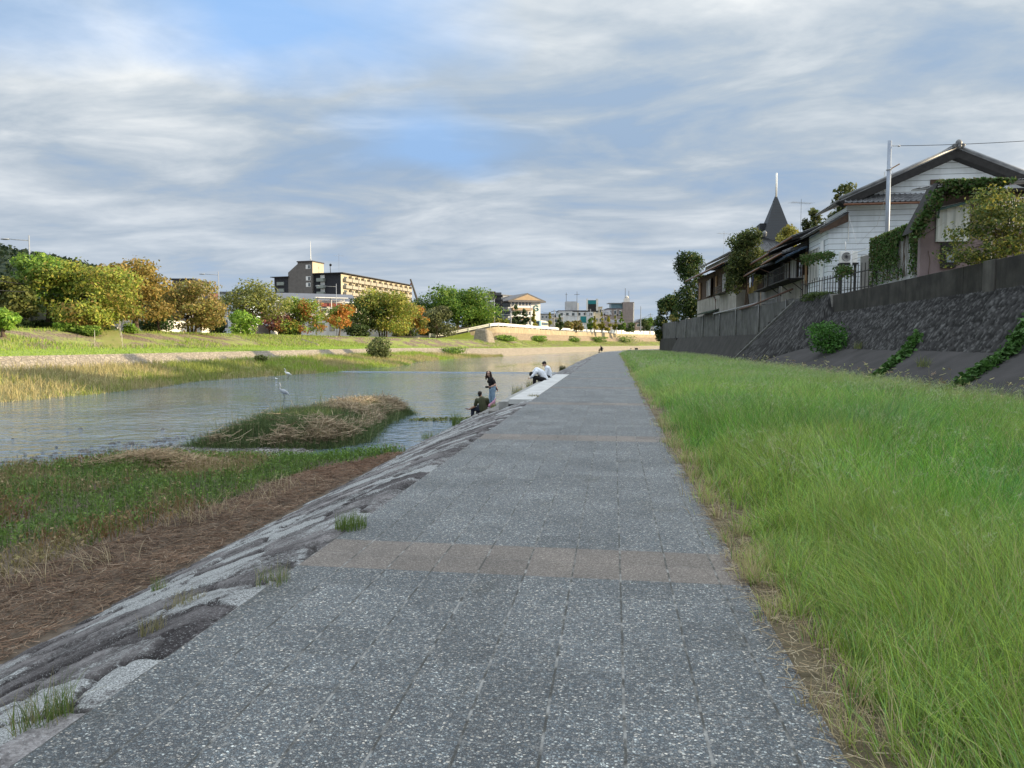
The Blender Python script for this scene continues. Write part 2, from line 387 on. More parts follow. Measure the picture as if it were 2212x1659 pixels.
PA = np.array([(0, -1.45), (7.6, -.1), (8.7, .78), (17, 1.12), (25, 2.98), (25.5, 3.04), (26, 3.08), (60, 3.1)])
PB = np.array([(0, -1.45), (.4, -1.25), (2.2, .5), (5, .62), (12, 2.5), (13.5, 4.7), (13.7, 6.3), (60, 6.3)])
def profile(y):
    a = sstep(y, 128, 165)[:, None, None]; b = sstep(y, 183, 196)[:, None, None]
    k = np.array([0, 0, 0, 0, 0, 1, 1, 1])[None, :, None]; wgt = a*(1-k)+b*k
    P = PA[None]*(1-wgt)+PB[None]*wgt; P[:, 4, 1] = PA[4, 1]*(1-a[:, 0, 0])+PB[4, 1]*a[:, 0, 0]
    P[:, 5:, 0] = np.maximum(P[:, 5:, 0], P[:, 4:5, 0]+.3*np.arange(1, 4)[None]); return P
FC = resample(FAR, lambda y: .8 if 10 < y < 130 else 2.); FN = normals(FC); FP = profile(FC[:, 1])
edge_off = -1.2*np.sin(FC[:, 1]*.21)*np.exp(-((FC[:, 1]-60)/40)**2)-4.2*np.exp(-((FC[:, 1]-84)/13)**2)-1.2*(fbm(FC[:, 1]*.2, FC[:, 1]*0+3.3, 4)-.5)
edge_off *= 1-sstep(FC[:, 1], 118, 132)
FP[:, 0, 0] += edge_off
def strip(name, i, j, sub, m, smooth=True, rough=0., extra=None, ymin=-60, ymax=600):
    sel = (FC[:, 1] > ymin) & (FC[:, 1] < ymax); c = FC[sel]; n = FN[sel]; p = FP[sel]; rows = []
    for k in range(i, j):
        for t in np.arange(sub)/sub: rows.append(p[:, k]*(1-t)+p[:, k+1]*t)
    rows.append(p[:, j]); rows = np.stack(rows, 1)          # (S, T, 2)
    X = c[:, None, :]+n[:, None, :]*rows[:, :, :1]; Zv = rows[:, :, 1].copy()
    if rough: Zv[:, 1:-1] += (fbm(X[:, 1:-1, 0]*.6, X[:, 1:-1, 1]*.6, 9)-.5)*rough
    V = np.concatenate([X, Zv[:, :, None]], 2); S, T = Zv.shape
    g = np.arange(S*T).reshape(S, T); f = np.stack([g[:-1, :-1], g[1:, :-1], g[1:, 1:], g[:-1, 1:]], -1).reshape(-1, 4)
    return npmesh(name, V.reshape(-1, 3), f[:, ::-1], None, m, smooth=smooth), V
# ------------------------------------------------------------------ ground and water
gm = mat("ground_soil", (.11, .10, .06), (.07, .06, .04), .8, .95, .3, obj=False)
g = MB().add([(-4000, -4000, -1.95), (4000, -4000, -1.95), (4000, 4000, -1.95), (-4000, 4000, -1.95)], [(0, 1, 2, 3)])
tag(build(g, "ground", gm), kind='structure')
m, nt, b = newmat("river_water")
v = pos(nt); nb = noise(nt, v, .12, 4, .6)
colr = ramp(nt, nb, [(.35, (.10, .14, .185)), (.66, (.12, .155, .19)), (.82, (.18, .17, .11))])
nt.links.new(colr, b.inputs['Base Color']); b.inputs['Roughness'].default_value = .06; b.inputs['IOR'].default_value = 1.4; b.inputs['Specular IOR Level'].default_value = .5
spx = N(nt, "ShaderNodeSeparateXYZ"); nt.links.new(v, spx.inputs[0])
zone = ramp(nt, math_(nt, 'DIVIDE', spx.outputs[1], 200.), [(0, (.75,)*3), (.355, (.9,)*3), (.359, (.11,)*3), (.48, (.13,)*3), (.56, (.42,)*3), (1, (.5,)*3)])
patchy = ramp(nt, noise(nt, pos(nt, (.09, .045, 1)), 1., 3, .5, .6), [(.38, (.25,)*3), (.62, (1.,)*3)])
h1 = noise(nt, pos(nt, (.75, 1.0, 1)), 1.5, 3, .55, .6); h2 = noise(nt, pos(nt, (.8, 1., 1)), 5., 2, .5)
hh = math_(nt, 'ADD', h1, math_(nt, 'MULTIPLY', h2, .22)); hh = math_(nt, 'MULTIPLY', hh, math_(nt, 'MULTIPLY', zone, patchy))
bump(nt, b, hh, 1., .19); MATS["river_water"] = m
wy = 71.6
W = MB().add([(-70, -150, -1.32), (60, -150, -1.32), (60, wy-.12, -1.32), (-70, wy-.12, -1.32)], [(0, 1, 2, 3)])
W.add([(-70, wy-.12, -1.32), (60, wy-.12, -1.32), (60, wy, -1.28), (-70, wy, -1.28), (600, 620, -1.28), (-70, 620, -1.28)], [(0, 1, 2, 3), (3, 2, 4, 5)])
tag(build(W, "river_water", m), kind='structure')
# ------------------------------------------------------------------ far bank
berm_m = mat("berm_soil", (.24, .23, .09), (.14, .13, .06), 1.5, .95, .4, obj=False)
lawn_m = mat("lawn", (.24, .31, .05), (.17, .23, .04), 1.2, .95, .5, 25, obj=False)
city_m = mat("city_soil", (.17, .16, .13), (.12, .11, .09), .3, .95, .2, obj=False)
o, BERM = strip("river_berm", 0, 1, 6, berm_m, rough=.25); tag(o, kind='structure')
def block_mat(name, c1, c2, bs, mort, bmp=.8, green=None, skew=.35):
    """random rubble / block facing, coursed along the bank"""
    m, nt, b = newmat(name); v = pos(nt, (1, 1, 1.25))
    vo = N(nt, "ShaderNodeTexVoronoi", feature='F1'); vo.inputs['Scale'].default_value = bs; nt.links.new(v, vo.inputs['Vector'])
    ve = N(nt, "ShaderNodeTexVoronoi", feature='DISTANCE_TO_EDGE'); ve.inputs['Scale'].default_value = bs; nt.links.new(v, ve.inputs['Vector'])
    hs = N(nt, "ShaderNodeSeparateColor"); nt.links.new(vo.outputs['Color'], hs.inputs[0])
    c = mixc(nt, hs.outputs[0], c1, c2); c = mixc(nt, ramp(nt, noise(nt, v, 1.3, 6, .65), [(.35, (0,)*3), (.7, (.6,)*3)]), c, tuple(x*.55 for x in c2))
    e = ramp(nt, ve.outputs[0], [(.02, (0,)*3), (.11, (1,)*3)]); c = mixc(nt, e, mort, c)
    if green:
        gmk = ramp(nt, noise(nt, v, .33, 5, .6), [(.48, (0,)*3), (.56, (1,)*3)]); c = mixc(nt, gmk, c, green)
    nt.links.new(c, b.inputs['Base Color']); b.inputs['Roughness'].default_value = .9
    hgt = math_(nt, 'ADD', math_(nt, 'MULTIPLY', e, 1.), math_(nt, 'MULTIPLY', noise(nt, v, 9, 5, .6), .5)); bump(nt, b, hgt, bmp, .06); MATS[name] = m; return m
wall_m = block_mat("pale_river_stone", (.37, .32, .26), (.25, .215, .17), 3.2, (.2, .17, .13))
slope_m = block_mat("block_slope", (.29, .21, .14), (.22, .165, .11), 2.6, (.1, .08, .05), 1., (.24, .27, .06))
high_m = block_mat("tan_stone", (.36, .28, .195), (.24, .18, .12), 2.0, (.18, .14, .1))
conc_m = mat("tan_concrete", (.43, .36, .25), (.3, .24, .16), .8, .9, .2, streak=.5, obj=False)
o, _ = strip("stone_river_wall", 1, 2, 2, wall_m); tag(o, "low pale stone wall along the opposite river bank below the mown grass strip", "river wall")
o, _ = strip("grass_terrace", 2, 3, 4, lawn_m, rough=.08); tag(o, kind='structure')
o, SLOPE = strip("embankment", 3, 4, 5, slope_m, rough=.2); tag(o, kind='structure')
o, _ = strip("stone_road_wall", 4, 5, 2, high_m, ymin=188); tag(o, "tall tan stone retaining wall under the road on the far river bend", "retaining wall")
o, _ = strip("concrete_road_wall", 5, 6, 2, conc_m, ymin=188); tag(o, "pale concrete parapet band on top of the tan stone wall at the far bend", "parapet wall")
o, _ = strip("crest_bank", 4, 6, 2, lawn_m, ymax=189.9, rough=.1); tag(o, kind='structure')
# level city ground behind the crest: from the crest outwards to the horizon
FP[:, 7, 0] = FP[:, 6, 0]+26
o, _ = strip("city_ground", 6, 7, 3, city_m); tag(o, kind='structure')
s7 = FC+FN*FP[:, 7, :1]; sel = (FC[:, 1] > -60) & (FC[:, 1] < 600); s7 = s7[sel]; z7 = FP[sel, 7, 1]; far = s7+FN[sel]*0; far[:, 0] -= 2600; far[:, 1] += np.maximum(0, s7[:, 1]-150)*8
V = np.concatenate([np.c_[s7, z7], np.c_[far, z7]]); n = len(s7); a = np.arange(n-1)
tag(npmesh("city_plain", V, np.stack([a, a+n, a+n+1, a+1], 1), None, city_m), kind='structure')
# ------------------------------------------------------------------ footpath of exposed-pebble slabs
NC = resample(NEAR, lambda y: 1. if y < 100 else 2.); NN = normals(NC)
def nstrip(d0, d1, z0, z1, sub, ymin=-30, ymax=600, fn=None):
    sel = (NC[:, 1] > ymin) & (NC[:, 1] < ymax); c = NC[sel]; n = NN[sel]; t = np.linspace(0, 1, sub+1)
    d = d0+(d1-d0)*t; X = c[:, None, :]-n[:, None, :]*d[None, :, None]; Z = np.broadcast_to(z0+(z1-z0)*t, X.shape[:2]).copy()
    if fn is not None: Z += fn(X[..., 0], X[..., 1], t)
    S, T = Z.shape; g = np.arange(S*T).reshape(S, T); f = np.stack([g[:-1, :-1], g[:-1, 1:], g[1:, 1:], g[1:, :-1]], -1).reshape(-1, 4)
    return np.concatenate([X, Z[..., None]], 2).reshape(-1, 3), f
PW = 3.15; TX = PW/9.55; TY = 6.95/20
m, nt, b = newmat("pebble_slabs"); v = pos(nt); s = N(nt, "ShaderNodeSeparateXYZ"); nt.links.new(v, s.inputs[0])
wv = N(nt, "ShaderNodeTexNoise"); wv.inputs['Scale'].default_value = 3.; nt.links.new(v, wv.inputs['Vector'])
wob = math_(nt, 'MULTIPLY', math_(nt, 'SUBTRACT', wv.outputs[0], .5), .012)
ux = math_(nt, 'DIVIDE', math_(nt, 'ADD', math_(nt, 'ADD', s.outputs[0], 2.25), wob), TX); uy = math_(nt, 'DIVIDE', math_(nt, 'ADD', math_(nt, 'SUBTRACT', s.outputs[1], 4.83), wob), TY)
def joint(u, wd):
    fr = math_(nt, 'FRACT', u); d = math_(nt, 'MINIMUM', fr, math_(nt, 'SUBTRACT', 1., fr)); return ramp(nt, d, [(0, (1,)*3), (wd, (1,)*3), (wd*2.2, (0,)*3)])
jx = joint(ux, .012); jy = joint(uy, .007)
vo = N(nt, "ShaderNodeTexVoronoi", feature='F1'); vo.inputs['Scale'].default_value = 88; mp = pos(nt, (1, 1.25, 1)); nt.links.new(mp, vo.inputs['Vector'])
ve = N(nt, "ShaderNodeTexVoronoi", feature='DISTANCE_TO_EDGE'); ve.inputs['Scale'].default_value = 88; nt.links.new(mp, ve.inputs['Vector'])
hs = N(nt, "ShaderNodeSeparateColor"); nt.links.new(vo.outputs['Color'], hs.inputs[0])
peb = ramp(nt, hs.outputs[0], [(0, (.075, .086, .098)), (.35, (.125, .14, .155)), (.65, (.195, .21, .222)), (.86, (.29, .3, .305)), (.95, (.48, .48, .46)), (1, (.66, .65, .62))])
hue = mixc(nt, hs.outputs[1], (.9, 1.0, 1.06), (1.08, 1.0, .93)); peb = mixc(nt, 1., peb, hue, 'MULTIPLY')
gap = ramp(nt, ve.outputs[0], [(.0, (0,)*3), (.16, (1,)*3)]); peb = mixc(nt, gap, (.045, .047, .05), peb)
band = ramp(nt, math_(nt, 'FRACT', math_(nt, 'DIVIDE', math_(nt, 'SUBTRACT', s.outputs[1], 4.83), 6.95)), [(0, (1,)*3), (.1, (0,)*3)]); band.node.color_ramp.interpolation = 'CONSTANT'
vf = N(nt, "ShaderNodeTexVoronoi", feature='F1'); vf.inputs['Scale'].default_value = 130; nt.links.new(v, vf.inputs['Vector']); hf = N(nt, "ShaderNodeSeparateColor"); nt.links.new(vf.outputs['Color'], hf.inputs[0])
brown = ramp(nt, hf.outputs[0], [(0, (.105, .092, .082)), (.7, (.18, .155, .138)), (1, (.31, .28, .255))])
# slab to slab tint
fl = N(nt, "ShaderNodeCombineXYZ"); nt.links.new(math_(nt, 'FLOOR', ux), fl.inputs[0]); nt.links.new(math_(nt, 'FLOOR', uy), fl.inputs[1])
wn = N(nt, "ShaderNodeTexWhiteNoise"); nt.links.new(fl.outputs[0], wn.inputs['Vector'])
c = mixc(nt, band, peb, brown); c = mixc(nt, 1., c, ramp(nt, wn.outputs[0], [(0, (.86,)*3), (1, (1.1,)*3)]), 'MULTIPLY')
c = mixc(nt, 1., c, ramp(nt, noise(nt, v, .9, 5, .6), [(.3, (.78, .79, .79)), (.7, (1.14, 1.13, 1.1))]), 'MULTIPLY')
wst = ramp(nt, noise(nt, pos(nt, (1.2, .5, 1)), 1.6, 6, .7), [(.56, (1,)*3), (.68, (.78, .76, .72))]); c = mixc(nt, 1., c, wst, 'MULTIPLY')
jn = noise(nt, v, 7., 3, .6); jc = ramp(nt, jn, [(.46, (.045, .045, .04)), (.62, (.28, .28, .27))]); jm = math_(nt, 'MAXIMUM', jx, math_(nt, 'MULTIPLY', jy, .6)); c = mixc(nt, math_(nt, 'MULTIPLY', jm, .9), c, jc)
nt.links.new(c, b.inputs['Base Color']); b.inputs['Roughness'].default_value = .62; b.inputs['Specular IOR Level'].default_value = .35
hgt = math_(nt, 'SUBTRACT', ramp(nt, ve.outputs[0], [(0, (0,)*3), (.3, (1,)*3)]), math_(nt, 'MULTIPLY', jm, 1.)); bump(nt, b, hgt, .55, .006)
Vp, Fp = nstrip(0, PW, 0, 0, 6); tag(npmesh("footpath", Vp, Fp, None, m), kind='structure')
# ------------------------------------------------------------------ stone revetment below the path
def voro(x, y, seed=0):
    xi = np.floor(x).astype(np.int64); yi = np.floor(y).astype(np.int64); d1 = np.full(x.shape, 9.); d2 = d1.copy(); idd = np.zeros(x.shape); ox = np.zeros(x.shape); oy = np.zeros(x.shape)
    def h(a, b, k):
        n = (a*374761393+b*668265263+(seed*31+k)*974634721) & 0xffffffff; n = ((n ^ (n >> 13))*1274126177) & 0xffffffff
        return ((n ^ (n >> 16)) & 0xffff)/65535.
    for i in (-1, 0, 1):
        for j in (-1, 0, 1):
            a = xi+i; bb = yi+j; px = a+.1+.8*h(a, bb, 1); py = bb+.1+.8*h(a, bb, 2); d = np.hypot(x-px, y-py)
            near = d < d1; d2 = np.where(near, d1, np.minimum(d2, d)); idd = np.where(near, h(a, bb, 3), idd); d1 = np.where(near, d, d1); ox = np.where(near, x-px, ox); oy = np.where(near, y-py, oy)
    return d1, d2, idd, ox, oy
def stone_sheet(base_fn, U, Vv, cu, cv_, bulge, dark, light, mortar, lich, seed, name, m, edge=0., fine_l=False, gapw=(.03, .22), skew=0.):
    """heightfield of big rounded stones set in mortar over a surface base_fn(u, v) -> point, normal"""
    u, v2 = np.meshgrid(U, Vv, indexing='ij'); wx = (fbm(u*1.1, v2*1.1, seed+5)-.5)*.5; wy2 = (fbm(u*1.1, v2*1.1, seed+6)-.5)*.5
    d1, d2, idd, ox, oy = voro((u+wx+skew*v2)/cu, (v2+wy2*(.15 if skew else 1))/cv_, seed); e = d2-d1; st = sstep(e, *gapw)
    rough = fbm(u*6, v2*9, seed+1, 5); ridg = np.abs(fbm(u*3.1+v2*1.2, v2*7, seed+2, 4)-.5)*2
    tilt = (idd-.5)*ox*.9+((idd*7.3) % 1-.5)*oy*.9
    hgt = bulge*(st*(.55+.6*((idd*13.7) % 1))+tilt*st)+((rough-.5)*.05+(.5-ridg)*.028)*st*(.45 if fine_l else 1)-(1-st)*(.018 if fine_l else .004)
    P, n = base_fn(u, v2)
    if edge: hgt = hgt*sstep(v2, 0., edge)
    if fine_l: k_ = sstep(u, 20.15, 20.5)*sstep(u, 37.3, 37.05)*sstep(v2, 1.6, 1.1); hgt = hgt*(1-k_)-.14*k_*sstep(v2, -.02, .03)
    P = P+n*hgt[..., None]
    tone = (idd*5.1) % 1; c = np.array(dark[0])*(1-tone[..., None])+np.array(dark[1])*tone[..., None]
    c = c*(.7+.6*rough)[..., None]
    lm = sstep(fbm(u*2.6+9, v2*4.2, seed+3, 6)+.20*((idd*9.3) % 1)+.9*hgt, lich[0], lich[1])*st
    sp = sstep(fbm(u*22, v2*22, seed+8, 3), .55, .68)*st*.55; lm = np.maximum(lm*(.5+.5*sstep(fbm(u*14, v2*14, seed+12, 3), .3, .55)), sp)
    if not fine_l: c = c*(1-lm[..., None])+np.array(light)*lm[..., None]
    mt = (1-st)[..., None]*.9; mo = np.array(mortar)*((.5+.5*fbm(u*8, v2*8, seed+4))*(.5+.5*sstep(e, .0, .12)))[..., None]; c = c*(1-mt)+mo*mt
    S, T = u.shape; g = np.arange(S*T).reshape(S, T); f = np.stack([g[:-1, :-1], g[1:, :-1], g[1:, 1:], g[:-1, 1:]], -1).reshape(-1, 4)
    o = npmesh(name, P.reshape(-1, 3), f, c.reshape(-1, 3), m, smooth=True)
    if fine_l:
        L0 = fbm(u*2.2+9, v2*2.2, seed+3, 5)*.55+.75*((idd*9.3) % 1); L0 = np.clip((L0-.36)/.55, 0, 1)*st
        at_ = o.data.attributes.new("Lich", 'FLOAT', 'POINT'); at_.data.foreach_set("value", L0.reshape(-1).astype(np.float32))
    return o
Ls = np.concatenate([[0], np.cumsum(np.hypot(*np.diff(NEAR, axis=0).T))])
def near_pt(s):                        # s = distance along course with s = Y on the straight
    q = s+40.; x = np.interp(q, Ls, NEAR[:, 0]); y = np.interp(q, Ls, NEAR[:, 1]); return x, y
NR = normals(NEAR)
def revet(u, t):                       # t metres down the face from the path edge; face 3.25 m long
    x, y = near_pt(u); nx = np.interp(u+40, Ls, NR[:, 0]); ny = np.interp(u+40, Ls, NR[:, 1]); k = np.maximum(t, 0)/3.3
    out = 3.2*t/3.3; z = -1.28*(k**1.12)-.004; P = np.stack([x+nx*out, y+ny*out, z], -1); n = np.stack([nx*.36, ny*.36, np.full(x.shape, .93)], -1); return P, n
Urev = np.concatenate([np.arange(-4, 1, .12), np.arange(1, 14, .036), np.arange(14, 30, .08), np.arange(30, 70, .2), np.arange(70, 150, .5), np.arange(150, 330, 3.)])
rm, nt, b = newmat("revetment_stone"); ca = N(nt, "ShaderNodeAttribute"); ca.attribute_name = "Col"; la = N(nt, "ShaderNodeAttribute"); la.attribute_name = "Lich"; v = pos(nt)
nA = noise(nt, v, 11., 6, .7); nB = noise(nt, v, 46., 4, .7); nC = noise(nt, v, 120., 2, .6)
lv = math_(nt, 'ADD', math_(nt, 'MULTIPLY', la.outputs['Fac'], .42), math_(nt, 'ADD', math_(nt, 'MULTIPLY', nA, .62), math_(nt, 'MULTIPLY', nB, .55)))
lm = ramp(nt, lv, [(.80, (0,)*3), (.95, (.92,)*3)]); spk = ramp(nt, math_(nt, 'ADD', math_(nt, 'MULTIPLY', nC, .6), math_(nt, 'MULTIPLY', nB, .4)), [(.56, (0,)*3), (.64, (.6,)*3)])
lm = math_(nt, 'MAXIMUM', lm, spk); tn = mixc(nt, 1., ca.outputs[0], ramp(nt, nB, [(.3, (.5,)*3), (.7, (1.35,)*3)]), 'MULTIPLY'); tn = mixc(nt, 1., tn, ramp(nt, noise(nt, v, 2.4, 5, .65), [(.4, (.42, .40, .41)), (.62, (1.15,)*3)]), 'MULTIPLY')
lc = ramp(nt, nC, [(.38, (.13, .135, .135)), (.62, (.50, .52, .525))]); c = mixc(nt, lm, tn, lc); nt.links.new(c, b.inputs['Base Color']); b.inputs['Roughness'].default_value = .88; b.inputs['Specular IOR Level'].default_value = .2
bump(nt, b, math_(nt, 'ADD', math_(nt, 'MULTIPLY', nA, 1.), math_(nt, 'ADD', math_(nt, 'MULTIPLY', nB, .35), math_(nt, 'MULTIPLY', lm, .1))), .8, .05)
REV = stone_sheet(revet, Urev, np.linspace(-.05, 3.42, 78),  .46, .74, .036, ((.085, .078, .081), (.25, .24, .242)), (.60, .61, .62), (.055, .05, .048), (.66, .80), 3, "stone_revetment", rm, .13, True, (.02, .10))
tag(REV, "sloping bank of big lichen-white and dark boulders set in mortar between path and river", "stone bank")
# ------------------------------------------------------------------ river steps with the white concrete landing
st_m = mat("white_concrete", (.50, .505, .50), (.38, .38, .375), 2., .85, .2, streak=0.)
st2 = mat("worn_concrete", (.33, .33, .32), (.2, .2, .19), 4., .9, .3); sd_m = mat("damp_concrete", (.22, .21, .2), (.11, .105, .1), 3., .9, .3)
t = thing("river_steps", "white concrete steps going down from the path to the water behind the standing woman", "steps", (-2.25, 20.2, 0))
mb = MB(); Y0, Y1 = 20.2, 37.0
k = 0
while Y0+k*1.68 < Y1-.1:
    mb.box((-2.25-.36, Y0+k*1.68+.835, -.06), (.70, 1.664, .15)); k += 1
build(mb, "landing", st_m, t, bev=.012, world=True)
for i, (xa, xb, zt, ya) in enumerate(((-2.962, -3.24, -.055, Y0), (-3.25, -3.75, -.44, Y0+1.2), (-3.76, -4.26, -.68, Y0+3.), (-4.27, -4.8, -.92, Y0+5.), (-4.81, -5.4, -1.18, Y0+7.))):
    mb = MB().box(((xa+xb)/2, (ya+Y1)/2, zt-.25), (abs(xb-xa), Y1-ya, .5)); build(mb, "step", st2 if i < 1 else sd_m, t, bev=.012, world=True)
# ------------------------------------------------------------------ right bank: meadow ground, apron, stone wall, parapet
soil = mat("meadow_soil", (.15, .125, .08), (.09, .075, .045), 4, .95, .5, 30, obj=False)
def mead(x, y, t): return (fbm(x*.5, y*.5, 21)-.5)*.12*np.minimum(1, t*6)
Vp, Fp = nstrip(PW, PW+9.2, -.012, .02, 24, fn=mead); tag(npmesh("meadow_ground", Vp, Fp, None, soil), kind='structure')
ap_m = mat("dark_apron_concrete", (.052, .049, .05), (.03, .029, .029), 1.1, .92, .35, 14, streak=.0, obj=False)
def toe(y): b = sstep(y, 41, 50); return 10.6-1.7*b, 1.35-1.15*b
def rwall(u, t):                       # t: 0 toe .. 1 top
    y = u-6.*t*sstep(u, 47, 55.5); x0, z0 = toe(y); x1 = 12.0; z1 = 3.3+1.1*sstep(y, 41.6, 42.4)
    x = x0+(x1-x0)*t; z = z0+(z1-z0)*t; L = np.hypot(x1-x0, z1-z0); return np.stack([x, y, z], -1), np.stack([-(z1-z0)/L, 0*x, (x1-x0)/L], -1)
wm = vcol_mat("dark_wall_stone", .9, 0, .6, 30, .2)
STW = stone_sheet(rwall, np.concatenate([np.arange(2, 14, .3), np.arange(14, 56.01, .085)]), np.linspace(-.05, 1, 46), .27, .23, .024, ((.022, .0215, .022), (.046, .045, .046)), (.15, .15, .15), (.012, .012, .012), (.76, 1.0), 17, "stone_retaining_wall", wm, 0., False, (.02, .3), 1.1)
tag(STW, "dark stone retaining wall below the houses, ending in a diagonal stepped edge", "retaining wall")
U = np.arange(2, 47, .5); T = np.linspace(0, 1, 12); u, tt = np.meshgrid(U, T, indexing='ij'); x0, z0 = toe(u); xa = 8.1+0*u; z00 = np.full(u.shape, .0)
Pz = np.stack([xa+(x0-xa)*tt, u, z00+(z0-z00)*tt+.05*np.sin(tt*3.14)], -1); S, Tn = u.shape; gI = np.arange(S*Tn).reshape(S, Tn)
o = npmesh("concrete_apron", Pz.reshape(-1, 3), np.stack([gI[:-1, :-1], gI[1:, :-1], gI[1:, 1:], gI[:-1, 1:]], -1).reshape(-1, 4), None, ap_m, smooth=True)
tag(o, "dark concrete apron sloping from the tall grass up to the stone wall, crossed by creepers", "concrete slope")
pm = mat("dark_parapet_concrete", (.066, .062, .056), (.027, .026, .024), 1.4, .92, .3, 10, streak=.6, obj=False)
tp = thing("concrete_parapet", "dark weathered concrete parapet along the top of the stone wall in front of the houses", "parapet wall", (12, 2, 3.3))
mb = MB()
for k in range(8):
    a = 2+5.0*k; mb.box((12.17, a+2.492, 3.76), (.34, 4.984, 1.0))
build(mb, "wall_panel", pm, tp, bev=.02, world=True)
build(MB().box((12.15, 25.2, 3.77), (.40, .75, 1.03)), "pier", mat("pier_concrete", (.12, .115, .105), (.075, .07, .064), 2, .9, .2, streak=.6), tp, bev=.02, world=True)
build(MB().box((12.12, 42.25, 3.93), (.36, .7, .82)), "stone_pier", mat("pier_stone", (.24, .23, .22), (.14, .135, .13), 3, .9, .5), tp, bev=.04, world=True)
# edge stair on the diagonal end of the stone wall
te = thing("edge_steps", "narrow concrete steps climbing the diagonal end of the dark stone wall", "steps", (9, 55.5, 0)); mb = MB(); kb = MB()
P, _ = rwall(np.full(30, 56.), np.linspace(0, 1, 30)); kb.tube([p+np.array((-.03, .05, .02)) for p in P], .13, 6)
for k in range(11):
    q = P[min(29, int((k+.5)/11*29))]; mb.box((q[0]+.25, q[1]+.45, q[2]-.05), (.8, .75, .42))
build(kb, "edge_kerb", mat("pale_kerb", (.17, .17, .165), (.09, .09, .088), 4, .9, .4), te, world=True); build(mb, "step", pm, te, bev=.02, world=True)
# far concrete wall, set slightly across the path's direction
def fw(y): return 11.4-.0805*(y-63)
cm = mat("grey_wall_concrete", (.155, .157, .155), (.08, .08, .078), 1.2, .9, .25, 9, streak=.55, obj=False)
tf = thing("concrete_river_wall", "tall grey streaked concrete wall under the old houses beyond the stone wall", "retaining wall", (fw(48), 48, 0)); mb = MB()
y = 48.
while y < 112:
    y2 = y+2.9; mb.prism([(fw(y+.01), y+.01, 2.35), (fw(y+.01)+.4, y+.01, 2.35), (fw(y+.01)+.4, y+.01, 4.65), (fw(y+.01), y+.01, 4.65)], (0, 0, 0), (fw(y2)-fw(y+.03), 2.87, 0)); y = y2
build(mb, "wall_panel", cm, tf, world=True)
mb = MB(); dk = mat("black_slope_concrete", (.06, .058, .055), (.035, .034, .033), 1., .92, .3, streak=.3, obj=False)
mb.prism([(fw(48)-1.3, 48, -.1), (fw(48)+.4, 48, -.1), (fw(48)+.4, 48, 2.345), (fw(48)-.1, 48, 2.345)], (0, 0, 0), (fw(98)-fw(48), 50, 0))
mb.prism([(fw(98.02)-.35, 98.02, -.1), (fw(98.02)+.4, 98.02, -.1), (fw(98.02)+.4, 98.02, 2.33), (fw(98.02)-.3, 98.02, 2.33)], (0, 0, 0), (fw(113)-fw(98), 15, 0))
build(mb, "base_slope", dk, tf, world=True)
pg = mat("grey_pipe", (.36, .37, .38), (.25, .25, .26), 5, .6, .1); pr = mat("rust_pipe", (.16, .09, .07), (.1, .06, .05), 6, .8, .2)
for yy in (53.4, 60.2, 67.5, 74.0, 82.0, 92.5, 100.):
    x = fw(yy)-.06; build(MB().tube([(x+.5, yy, 4.74), (x, yy, 4.72), (x, yy, 2.3)], .05, 6), "drain_pipe", pg, tf, world=True, smooth=True)
# upper ground on the right bank and the corner beyond the wall
V = [(12.3, -60, 4.15), (12.3, 42, 4.2), (12.0, 49, 4.4), (fw(49)+.39, 49.05, 4.45), (fw(112)+.39, 112, 4.45), (30, 175, 4.4), (130, 330, 4.4), (3000, 900, 4.4), (3000, -900, 4.4), (12.3, -900, 4.15)]
tag(build(MB().add(V, [tuple(range(len(V)))]), "upper_ground", soil), kind='structure')
mb = MB(); V0 = [(fw(112)+.38, 112.9, -.3), (12, 125, -.3), (31, 174, -.3), (131, 329, -.3)]; V1 = [(fw(112)+1.6, 113, 4.39), (13.6, 125, 4.39), (33, 174, 4.39), (133, 329, 4.39)]
mb.add(V0+V1, [(i, i+1, i+5, i+4) for i in range(3)]); build(mb, "stone_bend_wall", high_m); tag(bpy.data.objects["stone_bend_wall"], "stone wall corner under bushes where the grey concrete wall ends", "retaining wall")
# ------------------------------------------------------------------ near left bank, gravel bar, island ground
def heightpatch(name, x0, x1, y0, y1, ds, fn, m, kind='structure'):
    X, Y = np.meshgrid(np.arange(x0, x1, ds), np.arange(y0, y1, ds), indexing='ij'); Z = fn(X, Y); S, T = X.shape; g = np.arange(S*T).reshape(S, T)
    return tag(npmesh(name, np.stack([X, Y, Z], -1).reshape(-1, 3), np.stack([g[:-1, :-1], g[1:, :-1], g[1:, 1:], g[:-1, 1:]], -1).reshape(-1, 4), None, m, smooth=True), kind=kind)
def bank_edge(x): return np.interp(x, [-30, -20, -15, -13.4, -12.4, -11.6, -8.3, -6.6, -5.6], [9., 11.5, 13.4, 14., 15.3, 16.9, 17.0, 17.3, 17.9])
def zbank(x, y):
    e = bank_edge(x)+(fbm(x*.8, y*.8, 31)-.5)*1.2-y
    return -1.5+.33*sstep(e, -.7, 1.2)+.12*(fbm(x*.7, y*.7, 30)-.4)*sstep(e, 0, 2)+.1*sstep(x, -7., -5.2)
mud = mat("litter_soil", (.13, .1, .075), (.07, .055, .04), 6, .95, .6, 40, obj=False)
heightpatch("river_bank", -30, -4.6, -12, 21, .25, zbank, mud)
ISL = np.array([(-11.9, 18.0), (-11.2, 17.7), (-9.6, 17.9), (-7.4, 18.6), (-7.0, 20.2), (-7.6, 23.0), (-8.0, 26.5), (-8.3, 29.2), (-9.6, 29.6), (-11.2, 27.6), (-12.2, 23.0)])
